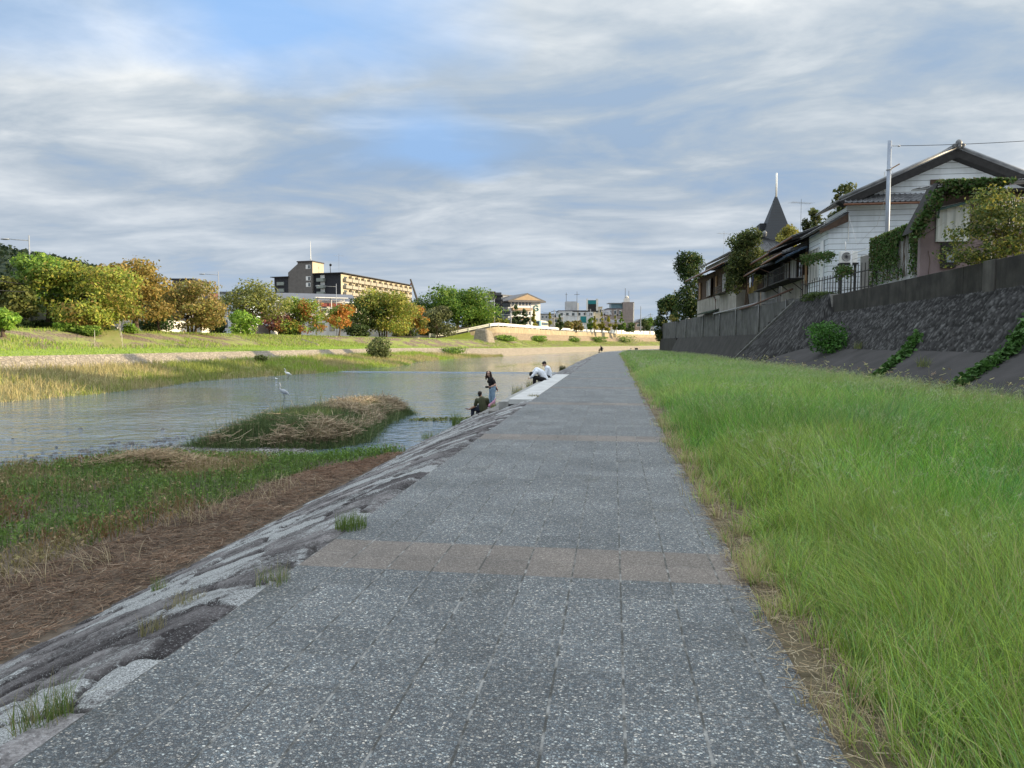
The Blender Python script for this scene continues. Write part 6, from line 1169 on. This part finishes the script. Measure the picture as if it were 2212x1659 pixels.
for px, hpx, arm, lab in ((1068, 45, -1, "curved white street lamp above the tan stone bastion"), (1104, 38, -1, "slim street lamp left of the pointed conifer"), (1146, 47, -1, "street lamp at the corner of the gabled building"), (1275.5, 34, 0, "white lamp pole beside the white block"), (1338-23, 28, -1, "street lamp among the ginkgo trees left of the tile building")):
    b = crest(px, 15.5 if px < 1300 else 16); D = cdist(b); zt = zat({1068: 647, 1104: 679, 1146: 658, 1275.5: 668}.get(px, 671), D); lamp(b, zt-b.z, (2.4 if arm else .8, left), lab, r=.16)
for px, top, D, lab in ((1197, 669, 300, "utility pole with crossarms right of the gabled building"), (1303, 667, 350, "utility pole with crossarms beside the billboard"), (1424/1.0-93, 668, 330, "utility pole in front of the small houses"), (1367.5, 655, 330, "tall white pole beside the bare tower"), (1383, 662, 300, "bare dark pole near the far right of the road"), (1404, 677, 360, "utility pole nearest the dark right-bank bush")):
    b = at(px, D, 6.2); hh = zat(top, D)-6.2; t = thing("utility_pole", lab, "utility pole", b, YAW, "utility poles along the far road"); build(MB().tube([(0, 0, 0), (0, 0, hh)], [.2, .14], 6), "shaft", offw if 'white' in lab else lampm, t)
    if 'cross' in lab or 'utility' in lab: build(MB().box((0, 0, hh-.8), (2.6, .12, .12)).box((0, 0, hh-1.8), (2.2, .12, .12)).box((.5, 0, hh-2.8), (.6, .5, .9)), "crossarm", black, t)
def sagwire(a, b2, sag, label, r=.05):
    solo(MB().tube([a.lerp(b2, i/10)-Vector((0, 0, sag*4*(i/10)*(1-i/10))) for i in range(11)], r, 4), "overhead_wire", label, "wire", black, a)
sagwire(at(1170, 310, zat(673, 310)), at(1197, 300, zat(671, 300)), .8, "overhead wire from the gabled building to the first utility pole"); sagwire(at(1197, 300, zat(671, 300)), at(1303, 350, zat(670, 350)), 3., "overhead wires sagging across the white block"); sagwire(at(1303, 350, zat(670, 350)), at(1404, 360, zat(679, 360)), 4., "overhead wires sagging past the tile building")
for a, b2, D in ((-120, 130, 75), (-120, 160, 76)): sagwire(at(a, 60, zat(578+ (b2-130), 60)), at(b2, 80, zat(612+(b2-130)*.4, 80)), .6, "overhead wire crossing the far-left trees" if b2 == 130 else "lower overhead wire crossing the far-left trees", .03)
# street trees behind the guard rail
gk = [(.28, .26, .04), (.36, .32, .05), (.2, .22, .04)]; cn = [(.06, .10, .035), (.09, .13, .04), (.045, .075, .03)]
for px, top, wpx, D, cols, nm, lab in ((1064, 672, 26, 222, gk, "ginkgo_tree", "yellow ginkgo on the tan stone bastion"), (1081, 690, 30, 225, yg, "leafy_tree", "low green tree beside the yellow ginkgo on the bastion"), (1114, 660, 30, 240, cn, "conifer", "pointed dark conifer in front of the gabled building's balconies"), (1132, 668, 26, 242, cn, "conifer", "rounder dark conifer right of the pointed one"), (1153, 671, 16, 240, gk, "ginkgo_tree", "narrow yellow ginkgo below the round emblem"), (1187, 676, 14, 262, gk, "ginkgo_tree", "narrow ginkgo behind the bus"), (1208, 680, 17, 265, cn, "conifer", "dark narrow conifer beside the small cream shop"), (1226, 694, 20, 280, br, "leafy_tree", "low brown tree before the white block"), (1245, 692, 24, 285, br, "leafy_tree", "low brownish tree left of the teal sign"), (1284, 684, 12, 300, gk, "ginkgo_tree", "bright yellow ginkgo right of the billboard"), (1276, 686, 18, 310, gg, "leafy_tree", "green tree under the billboard"), (1299, 676, 14, 305, gk, "ginkgo_tree", "tall pale ginkgo before the dark-roofed house"), (1314, 684, 13, 305, gk, "ginkgo_tree", "yellow ginkgo left of the tile building"), (1328, 683, 12, 310, gk, "ginkgo_tree", "small yellow ginkgo before the tile building"), (1342, 675, 18, 310, vg, "ginkgo_tree", "taller green ginkgo before the bare tower"), (1390, 690, 22, 330, dk_, "leafy_tree", "dark tree cluster left of the far pole"), (1402, 686, 18, 335, gg, "leafy_tree", "green tree right of the dark tree cluster"), (1360, 697, 18, 320, dk_, "leafy_tree", "low dark shrub tree below the bare tower")):
    z0 = 6.2; h = zat(top, D)-z0; tree(nm, lab, "tree", at(px, D, z0), h, wpx/F*D, cols, None, .42, 900, "street trees along the far road", .14, .14, 14, .3, 1 if nm != "leafy_tree" else 0)
# rubble bastion under the ginkgo, crane
p = crest(1046, 11.5); q2 = crest(1064, 11.5); v = q2-p; an = math.atan2(v.y, v.x)
o0 = MB(); lo = [(-3.2, -2.4), (3.4, -2.2), (3.2, 2.6), (-3., 2.4)]; hi = [(-1.6, -1.3), (2.2, -1.5), (2.4, 2.), (-1.9, 1.7)]; Rm = Matrix.Rotation(an, 3, 'Z')
o0.add([p+Rm @ Vector((x, y, -1.5)) for x, y in lo]+[p+Rm @ Vector((x*1.0, y, 2.9+.5*math.sin(x*2))) for x, y in hi], [(0, 1, 5, 4), (1, 2, 6, 5), (2, 3, 7, 6), (3, 0, 4, 7), (4, 5, 6, 7)])
solo(o0, "stone_bastion", "rough pale stone bastion at the left end of the tan stone wall", "stone wall", wall_m, p, bev=.5)
a = at(906, 420, zat(660, 420)); b2 = at(888, 420, zat(604, 420)); t = thing("crane", "dark crane boom leaning left beside the apartment block", "crane", at(908, 420, 4)); build(MB().tube([a, b2], [.75, .45], 4), "boom", black, t, world=True); build(MB().box((a.x, a.y, (a.z+4)/2), (3, 3, a.z-4)), "base", black, t, world=True); build(MB().tube([b2, b2+Vector((.3, 0, -2.6))], .12, 4).box(b2+Vector((.3, 0, -3)), (.9, .5, 1.)), "hook", MATS["dull_red"], t, world=True)
# ================================================================== people, birds, bicycle
skin = mat("skin", (.52, .33, .25), (.47, .29, .22), 8, .55, .05); skin2 = mat("tan_skin", (.36, .21, .14), (.32, .185, .125), 8, .55, .05)
hair = mat("dark_hair", (.025, .017, .013), (.015, .011, .009), 25, .5, .5, 60); hairb = mat("black_hair", (.012, .011, .011), (.008, .007, .007), 25, .5, .4, 60); hairg = mat("auburn_hair", (.045, .02, .014), (.025, .012, .009), 25, .45, .6, 60)
blk = mat("black_tee", (.018, .017, .018), (.012, .012, .012), 9, .9, .3, 14); jean = mat("light_denim", (.25, .36, .46), (.17, .26, .36), 5, .9, .3, 18); dj = mat("dark_denim", (.022, .028, .05), (.014, .018, .03), 6, .9, .3, 18); olive = mat("olive_tee", (.062, .068, .036), (.048, .052, .028), 7, .9, .35, 14)
wsh = mat("white_shirt", (.74, .77, .83), (.64, .68, .76), 7, .85, .4, 12); blkt = mat("black_trousers", (.014, .014, .016), (.009, .009, .01), 8, .9, .3, 14); shoe = mat("pale_shoes", (.6, .6, .62), (.4, .4, .42), 12, .7, .1); phone = mat("phone_black", (.012, .012, .014), (.01, .01, .011), 5, .2, 0)
def melt(mb, name, m, parent, vox, it=6):
    """overlapping closed tapers grown into one continuous surface"""
    me = mb.mesh(name); o = bpy.data.objects.new(name, me); COL.objects.link(o)
    r = o.modifiers.new("r", 'REMESH'); r.mode = 'VOXEL'; r.voxel_size = vox; r.use_smooth_shade = True
    s = o.modifiers.new("s", 'SMOOTH'); s.iterations = it; s.factor = .5
    dg_ = bpy.context.evaluated_depsgraph_get(); nm = bpy.data.meshes.new_from_object(o.evaluated_get(dg_)); bpy.data.objects.remove(o)
    o = link(name, nm, m, parent, smooth=True); return o
def V3(*a): return Vector(a)
def hand(mb, wrist, d, palm_n, side=1, curl=.6, s=1.):
    """palm, four unequal bent fingers and a thumb leaving the side of the palm"""
    wrist = Vector(wrist); d = Vector(d).normalized(); n = Vector(palm_n); n = (n-d*n.dot(d)).normalized(); b = d.cross(n)*side
    for k in (-1, 0, 1): mb.cap(wrist+b*.018*k*s, wrist+d*.085*s+b*.024*k*s, .017*s, .015*s, 8)
    for k, L in zip((-1.5, -.5, .5, 1.5), (.068, .08, .076, .058)):
        p = wrist+d*.088*s+b*.0185*k*s; q = p+(d*math.cos(curl*.6)+n*math.sin(curl*.6))*L*.5*s; e = q+(d*math.cos(curl*1.6)+n*math.sin(curl*1.6))*L*.5*s; mb.cap(p, q, .0088*s, .008*s, 7); mb.cap(q, e, .008*s, .0068*s, 7)
    p = wrist+d*.025*s-b*.032*s; q = p+(d*.7-b*.6+n*.35).normalized()*.042*s; e = q+(d*.8+n*.55).normalized()*.03*s; mb.cap(p, q, .011*s, .0095*s, 7); mb.cap(q, e, .0095*s, .0075*s, 7)
def head(mb, c, look, up=(0, 0, 1), s=1.):
    """skull, jaw, nose, lips, ears and eye sockets as one mass; returns frame"""
    c = Vector(c); f = Vector(look).normalized(); u = Vector(up); u = (u-f*u.dot(f)).normalized(); r = f.cross(u); m = Matrix((r, f, u)).transposed()
    mb.ell(c+u*.025*s-f*.008*s, (.073*s, .092*s, .092*s), 16, 10, m); mb.ell(c-u*.035*s+f*.022*s, (.056*s, .066*s, .068*s), 14, 9, m); mb.ell(c-u*.085*s+f*.055*s, (.027*s, .025*s, .02*s), 10, 7, m)
    mb.cap(c+u*.018*s+f*.082*s, c-u*.022*s+f*.102*s, .008*s, .0125*s, 8); mb.cap(c-u*.052*s+f*.083*s-r*.016*s, c-u*.052*s+f*.083*s+r*.016*s, .0085*s, .0085*s, 8)
    for k in (-1, 1): mb.ell(c+r*.075*k*s-f*.008*s-u*.005*s, (.01*s, .02*s, .032*s), 8, 6, m); mb.cap(c+r*.012*k*s+u*.034*s+f*.082*s, c+r*.045*k*s+u*.036*s+f*.07*s, .007*s, .006*s, 7)
    return c, f, u, r, m
def face(parent, fr, s=1., glasses=False):
    c, f, u, r, m = fr; mb = MB()
    for k in (-1, 1): mb.ell(c+r*.03*k*s+u*.014*s+f*.077*s, (.013*s, .008*s, .008*s), 10, 6, m)
    e = build(mb, "eyes", mat("eye_dark", (.05, .04, .035), (.03, .025, .02), 40, .3, 0), parent); mb = MB().cap(c-u*.052*s+f*.089*s-r*.017*s, c-u*.052*s+f*.089*s+r*.017*s, .0055*s, .0055*s, 7); build(mb, "lips", mat("lips", (.38, .16, .14), (.34, .14, .12), 9, .5, 0), parent, smooth=True)
    if glasses:
        mb = MB()
        for k in (-1, 1):
            q = c+r*.033*k*s+u*.014*s+f*.098*s; pts = [q+r*.027*s*math.cos(a)+u*.02*s*math.sin(a) for a in np.linspace(0, 2*np.pi, 15)]; mb.tube(pts, .0032, 5); mb.tube([q+r*.027*k*s, c+r*.078*k*s+u*.016*s], .003, 5)
        mb.tube([c-r*.008*s+u*.016*s+f*.1*s, c+r*.008*s+u*.016*s+f*.1*s], .003, 5); build(mb, "glasses", phone, parent)
def person(label, loc, rz, body, skinm, vox=.0065):
    o = melt(body, "person", skinm, None, vox, 4); o.location = loc; o.rotation_euler.z = rz; return tag(o, label, "person", "people by the river")
def limb(mb, pts, rad):
    for i in range(len(pts)-1): mb.cap(pts[i], pts[i+1], rad[i], rad[i+1], 12)
# ---------- standing woman (local x = picture right, y = away, z up)
base = PY(1064, 882, 30.6); WY = math.atan2(-base.x, base.y)
b = MB(); hc = V3(-.17, -.01, 1.505); fr = head(b, hc, (-.12, -1, -.05)); limb(b, [(-.135, .03, 1.43), (-.10, .025, 1.3)], [.052, .058])
sh = [V3(.035, -.13, 1.265), V3(.12, -.2, 1.03), V3(-.09, -.25, .95)]; limb(b, sh, [.05, .042, .027]); hand(b, (-.10, -.25, .947), (-1, -.05, -.12), (0, .4, .6), 1, .8)
sr = [V3(-.07, .16, 1.265), V3(.1, .23, 1.03), V3(.2, .12, .85)]; limb(b, sr, [.05, .042, .027]); hand(b, (.205, .115, .845), (.25, -.5, -.6), (-1, 0, 0), -1, .7)
limb(b, [(-.06, .01, 1.24), (-.03, .01, 1.0), (-.0, .01, .84)], [.12, .115, .145])
L1 = [V3(.015, -.085, .83), V3(.04, -.09, .46), V3(.05, -.07, .09)]; L2 = [V3(-.03, .085, .83), V3(-.09, .07, .46), V3(-.10, .1, .09)]
for L in (L1, L2): limb(b, L, [.09, .062, .04]); b.cap(L[2]+V3(.03, 0, -.05), L[2]+V3(-.14, -.06, -.06), .035, .028)
wom = person("standing woman with long dark hair and glasses, black t-shirt and light jeans, holding a phone", base, WY, b, skin); face(wom, fr, 1., True)
m_ = MB(); limb(m_, [(-.075, .015, 1.235), (-.05, .012, 1.1), (-.03, .01, .98), (-.005, .01, .86)], [.135, .135, .132, .155]); m_.ell((-.165, -.055, 1.17), (.075, .075, .08)); m_.ell((-.155, .075, 1.17), (.075, .075, .08))
limb(m_, [(-.12, .02, 1.32), (-.07, .01, 1.27)], [.07, .12]); limb(m_, [sh[0]+V3(-.02, .02, 0), sh[0].lerp(sh[1], .62)], [.072, .066]); limb(m_, [sr[0], sr[0].lerp(sr[1], .62)], [.072, .066]); m_.cap((.09, .02, .88), (.2, .03, .82), .06, .03); melt(m_, "shirt", blk, wom, .009, 6)
m_ = MB(); limb(m_, [(.0, .01, .9), (.0, .01, .8)], [.152, .16])
for L in (L1, L2): limb(m_, [L[0]+V3(0, 0, -.02), L[1], L[2]+V3(0, 0, .02)], [.108, .082, .062])
melt(m_, "jeans", jean, wom, .009, 5)
m_ = MB(); c, f, u, r, m = fr; m_.ell(c+u*.035-f*.022, (.087, .092, .09), 14, 9, m)
for k in (-1, 1):
    limb(m_, [c+r*.055*k+u*.085+f*.02, c+r*.085*k-u*.02+f*.0, c+r*.105*k-u*.15-f*.0, c+r*.11*k-u*.27+f*.02], [.03, .034, .05, .018])
    limb(m_, [c+r*.06*k+u*.05-f*.05, c+r*.10*k-u*.12-f*.06, c+r*.12*k-u*.22-f*.06], [.05, .055, .03])
limb(m_, [c-f*.06, c-u*.12-f*.08, c-u*.24-f*.07], [.08, .085, .05]); melt(m_, "hair", hairg, wom, .008, 4)
for L in (L1, L2): m_ = MB().cap(L[2]+V3(.045, 0, -.052), L[2]+V3(-.15, -.065, -.06), .042, .034); build(m_, "shoe", shoe, wom, smooth=True)
build(MB().torus((-.075, -.25, .953), .03, .008, 'x', 14, 6), "watch", phone, wom, smooth=True)
o = solo(MB().box((0, 0, 0), (.15, .018, .085)), "phone", "dark phone held by the standing woman at her waist", "phone", phone, (0, 0, 0), bev=.004); o.location = base+Matrix.Rotation(WY, 3, 'Z') @ V3(-.235, -.285, .945); o.rotation_euler.z = WY+.15
# ---------- seated man seen from behind
base = PY(1046, 888, 27.8); base.x = -5.06; base.z = -1.05; MY = math.atan2(-base.x, base.y); b = MB(); hc = V3(-.15, .08, .66); fr = head(b, hc, (.35, 1, .12))
limb(b, [(-.13, .07, .58), (-.08, .03, .46)], [.06, .068]); sl_ = [V3(-.27, .06, .41), V3(-.35, .12, .16), V3(-.58, .24, .03)]; sr = [V3(.13, .0, .43), V3(.19, .12, .18), V3(.05, .36, .08)]
limb(b, sl_, [.055, .047, .03]); limb(b, sr, [.055, .047, .03]); hand(b, sl_[2], (-1, .3, -.05), (0, 0, 1), 1, .9, 1.05); hand(b, sr[2], (-.6, .7, -.1), (0, 0, 1), -1, .8, 1.05)
limb(b, [(-.07, .02, .4), (-.03, .0, .2), (.0, .02, .02)], [.14, .135, .15]); K1 = [V3(-.07, .08, .02), V3(-.44, .3, .06), V3(-.45, .28, -.36)]; K2 = [V3(.06, .12, .02), V3(-.2, .5, .12), V3(-.28, .48, -.34)]
for L in (K1, K2): limb(b, L, [.1, .065, .042]); b.cap(L[2]+V3(.02, -.03, -.05), L[2]+V3(-.15, .12, -.07), .036, .03)
man = person("seated man in olive t-shirt and dark jeans seen from behind, arm stretched out", base, MY, b, skin2); face(man, fr)
m_ = MB(); limb(m_, [(-.075, .025, .42), (-.05, .0, .26), (-.01, .015, .04)], [.15, .155, .165]); limb(m_, [(-.1, .04, .47), (-.07, .02, .4)], [.085, .15]); m_.cap((-.2, .04, .39), (.07, .02, .41), .1, .1)
limb(m_, [sl_[0], sl_[0].lerp(sl_[1], .7)], [.085, .075]); limb(m_, [sr[0], sr[0].lerp(sr[1], .7)], [.085, .075]); melt(m_, "shirt", olive, man, .009, 6)
m_ = MB(); limb(m_, [(.0, .02, .06), (.0, .03, -.03)], [.155, .15])
for L in (K1, K2): limb(m_, [L[0], L[1], L[2]+V3(0, 0, .04)], [.115, .085, .06])
melt(m_, "jeans", dj, man, .009, 5); m_ = MB(); c, f, u, r, m = fr; m_.ell(c+u*.036-f*.02, (.086, .093, .088), 14, 9, m); m_.ell(c-u*.03-f*.06, (.066, .042, .06), 12, 8, m); melt(m_, "hair", hair, man, .007, 3)
for L in (K1, K2): build(MB().cap(L[2]+V3(.03, -.04, -.055), L[2]+V3(-.17, .13, -.075), .045, .036), "shoe", phone, man, smooth=True)
o = solo(MB().box((0, 0, 0), (.14, .07, .012)), "phone", "phone in the outstretched hand of the seated man", "phone", phone, (0, 0, 0), bev=.004); o.location = base+Matrix.Rotation(MY, 3, 'Z') @ V3(-.68, .265, .065); o.rotation_euler.z = MY
p = Vector((-4.66, 27.45, -.90)); t = thing("bag", "pink cloth bag leaning on the boulders behind the seated man", "bag", p, MY); pk = mat("pink_cloth", (.5, .24, .36), (.36, .15, .25), 9, .8, .4, 14); m_ = MB(); limb(m_, [(-.09, 0, .08), (.02, 0, .13), (.08, 0, .26)], [.075, .1, .05]); melt(m_, "body", pk, t, .01, 5); build(MB().tube([(.03, -.07, .12), (.1, -.06, .36), (.14, 0, .4), (.1, .05, .3)], .012, 6).tube([(-.06, -.08, .1), (.06, -.1, .24), (.1, -.03, .34)], .01, 6), "strap", mat("pale_pink", (.62, .4, .5), (.5, .3, .4), 9, .8, .2), t, smooth=True)
# ---------- two boys in white shirts on the steps, facing the river
def boy(base, rz, label, hunched):
    b = MB(); ex = []
    if hunched:
        T = [V3(.02, 0, .12), V3(-.12, 0, .36), V3(-.33, 0, .47), V3(-.46, 0, .42)]; hc = V3(-.55, 0, .3); fr = head(b, hc, (-.35, 0, -1), (-1, 0, .3))
        A = [[V3(-.36, s*.17, .43), V3(-.53, s*.24, .24), V3(-.6, s*.06, .12)] for s in (-1, 1)]
    else:
        T = [V3(0, 0, .12), V3(.0, 0, .32), V3(-.06, 0, .48), V3(-.11, 0, .56)]; hc = V3(-.21, 0, .7); fr = head(b, hc, (-1, -.25, -.55), (-.4, 0, 1)); A = [[V3(-.06, s*.18, .5), V3(-.15, s*.23, .25), V3(-.36, s*.08, .2)] for s in (-1, 1)]
    K = [[V3(-.02, s*.1, .08), V3(-.43, s*.13, .17), V3(-.45, s*.12, -.28)] for s in (-1, 1)]
    limb(b, T, [.13, .12, .12, .055]); limb(b, [T[-1], hc-(fr[2]*.05)], [.055, .05])
    for a, s in zip(A, (-1, 1)): limb(b, a, [.048, .04, .027]); hand(b, a[2], (-.8, -s*.5, -.1), (0, 0, 1), s, .9)
    for L in K: limb(b, L, [.09, .06, .04]); b.cap(L[2]+V3(.03, 0, -.05), L[2]+V3(-.17, 0, -.06), .035, .03)
    o = person(label, base, rz, b, skin); face(o, fr); m_ = MB(); limb(m_, T[:3], [.15, .15, .145]); limb(m_, [T[2], T[3]], [.13, .075])
    for a in A: limb(m_, [a[0], a[1], a[1].lerp(a[2], .75)], [.075, .06, .048]); m_.cap(T[2], a[0], .1, .08)
    melt(m_, "shirt", wsh, o, .009, 5); m_ = MB(); m_.cap((0, 0, .1), (0, 0, .02), .14, .14)
    for L in K: limb(m_, [L[0], L[1], L[2]+V3(0, 0, .02)], [.11, .085, .062])
    melt(m_, "trousers", blkt, o, .009, 5); c, f, u, r, m = fr; m_ = MB(); m_.ell(c+u*.04-f*.018, (.09, .098, .088), 14, 9, m); m_.ell(c-u*.02-f*.055, (.07, .045, .05), 12, 8, m); m_.ell(c+u*.075+f*.05, (.075, .045, .03), 12, 8, m); melt(m_, "hair", hairb, o, .007, 3)
    for L in K: build(MB().cap(L[2]+V3(.04, 0, -.055), L[2]+V3(-.18, 0, -.065), .044, .036), "shoe", shoe, o, smooth=True)
    return o
q = PY(1183, 826, 31.2); boy((-2.98, 31.2, -.05), .12, "hunched boy in white shirt and black trousers, head on his knees, on the steps", True)
boy((-2.98, 33.3, -.05), .1, "black-haired boy in a white shirt sitting on the steps behind the hunched boy", False)
# ---------- seated man on a folding chair at the far bend
p = Vector((-2.0, 122.5, 0.)); b = MB(); hc = V3(-.16, 0, 1.16); fr = head(b, hc, (-1, -.1, -.4)); limb(b, [(.02, 0, .55), (-.02, 0, .85), (-.1, 0, 1.04)], [.16, .16, .06])
A = [[V3(-.04, s*.19, .95), V3(-.16, s*.24, .72), V3(-.42, s*.12, .66)] for s in (-1, 1)]; K = [[V3(0, s*.1, .5), V3(-.42, s*.13, .5), V3(-.4, s*.13, .09)] for s in (-1, 1)]
for a, s in zip(A, (-1, 1)): limb(b, a, [.05, .042, .028]); hand(b, a[2], (-1, -s*.3, -.2), (0, 0, 1), s)
for L in K: limb(b, L, [.09, .06, .042]); b.cap(L[2]+V3(.03, 0, -.05), L[2]+V3(-.17, 0, -.06), .036, .03)
o = person("man in dark clothes sitting on a folding chair at the far end of the path", p, .05, b, skin2, .009); face(o, fr); m_ = MB(); limb(m_, [(.03, 0, .52), (-.01, 0, .84), (-.05, 0, .97)], [.18, .19, .13])
for a in A: limb(m_, a[:2]+[a[1].lerp(a[2], .8)], [.085, .07, .055])
melt(m_, "jacket", mat("dark_jacket", (.014, .016, .028), (.01, .011, .018), 8, .9, .3), o, .012); m_ = MB(); m_.cap((0, 0, .52), (0, 0, .46), .15, .15)
for L in K: limb(m_, L, [.11, .085, .06])
melt(m_, "trousers", blkt, o, .012); c, f, u, r, m = fr; m_ = MB().ell(c+u*.035-f*.03, (.083, .085, .083), 12, 8, m); build(m_, "hair", mat("grey_hair", (.16, .15, .14), (.1, .095, .09), 20, .7, .3), o, smooth=True)
for L in K: build(MB().cap(L[2]+V3(.04, 0, -.055), L[2]+V3(-.18, 0, -.06), .044, .036), "shoe", phone, o, smooth=True)
t = thing("folding_chair", "small folding chair under the man at the far end of the path", "chair", p, .05); build(MB().box((.04, 0, .39), (.42, .44, .03)), "seat", blkt, t, bev=.01); build(MB().box((.27, 0, .72), (.03, .44, .3), 0), "backrest", blkt, t, bev=.01)
for s in (-1, 1):
    for a, b2 in (((-.15, s*.22, .4), (.22, s*.22, .01)), ((.27, s*.22, .85), (-.12, s*.22, .01))): build(MB().tube([a, b2], .014, 6), "leg", alu, t)
# ---------- bicycle parked in the grass
p = PX(1362, 752, 2.55) if False else Vector((2.7, 104., -.01)); t = thing("bicycle", "bicycle with a front basket parked in tall grass near the path's far end", "bicycle", p, .5); tyre = mat("tyre", (.02, .02, .02), (.015, .015, .015), 9, .9, .1)
for x in (-.52, .52):
    w_ = build(MB().torus((x, 0, .33), .31, .022, 'y', 28, 6), "wheel", tyre, t, smooth=True); mb = MB().torus((x, 0, .33), .285, .01, 'y', 24, 5)
    for k in range(9): a = k*math.pi/9; mb.tube([(x-.28*math.cos(a), 0, .33-.28*math.sin(a)), (x+.28*math.cos(a), 0, .33+.28*math.sin(a))], .0025, 3)
    build(mb, "rim", alu, w_, smooth=True)
build(MB().tube([(-.52, 0, .33), (-.1, 0, .3), (.38, 0, .72), (-.22, 0, .62), (-.1, 0, .3)], .018, 6).tube([(-.52, 0, .33), (-.22, 0, .62), (-.27, 0, .85)], .016, 6).tube([(.52, 0, .33), (.4, 0, .7), (.36, 0, .98)], .018, 6), "frame", mat("silver_frame", (.5, .5, .5), (.4, .4, .4), 5, .3, 0, metal=.6), t, smooth=True); build(MB().ell((-.28, 0, .88), (.14, .08, .04)), "saddle", tyre, t, smooth=True); build(MB().tube([(.2, -.26, 1.0), (.36, -.12, 1.02), (.36, .12, 1.02), (.2, .26, 1.0)], .014, 6), "handlebar", alu, t, smooth=True); mb = MB()
for k in range(7): mb.box((.62, -.15+.05*k, .85), (.34, .008, .24)); mb.box((.46+.053*k, 0, .85), (.008, .32, .24))
build(mb, "basket", black, t); build(MB().tube([(-.75, 0, .68), (-.25, 0, .7)], .05, 6), "rack", alu, t)
# ---------- egret and heron
def wader(base, rz, label, m, s=1., neck='S'):
    t = thing("egret" if s < .9 else "heron", label, "bird", base, rz); b = MB(); b.ell((0, 0, .52), (.26, .11, .12), 14, 9, Euler((0, -.35, 0)).to_matrix()); b.cap((-.2, 0, .45), (-.36, 0, .36), .06, .02)
    limb(b, [(.2, 0, .6), (.3, 0, .7), (.22, 0, .82), (.28, 0, .96)], [.06, .035, .03, .028]); b.cap((.28, 0, .97), (.35, 0, .97), .035, .026)
    for q in b.v: pass
    b.v = [tuple(Vector(q)*s) for q in b.v]; melt(b, "body", m, t, .012*s, 3); k = MB().cap((.36*s, 0, .97*s), (.52*s, 0, .945*s), .016*s, .003); build(k, "beak", mat("beak", (.25, .2, .08), (.18, .14, .05), 9, .5, 0), t)
    for y in (-.04, .04): build(MB().tube([(0, y*s, .44*s), (-.03*s, y*s, .22*s), (.02*s, y*s, -.05)], .009*s, 5), "leg", black, t)
wb = mat("white_feather", (.82, .82, .8), (.74, .74, .72), 12, .8, .2); gb = mat("grey_feather", (.36, .39, .42), (.26, .28, .31), 10, .8, .2)
q = PZ(622, 817, -1.3); wader((q.x, q.y, -1.33), math.pi+.2, "white egret standing in the shallows by the far berm", wb, .85)
q = PZ(614, 866, -1.3); wader((q.x, q.y, -1.33), math.pi-.2, "grey heron standing in the river behind the reed island", gb, .95)
q = PZ(597, 819, -1.3); t = solo(MB().ell((q.x, q.y, -1.26), (.11, .06, .05)).ell((q.x-.08, q.y, -1.20), (.035, .028, .03)).cap((q.x-.04, q.y, -1.25), (q.x-.08, q.y, -1.2), .025, .02), "water_bird", "small white bird floating left of the standing egret", "bird", wb, (q.x, q.y, -1.3), smooth=True)
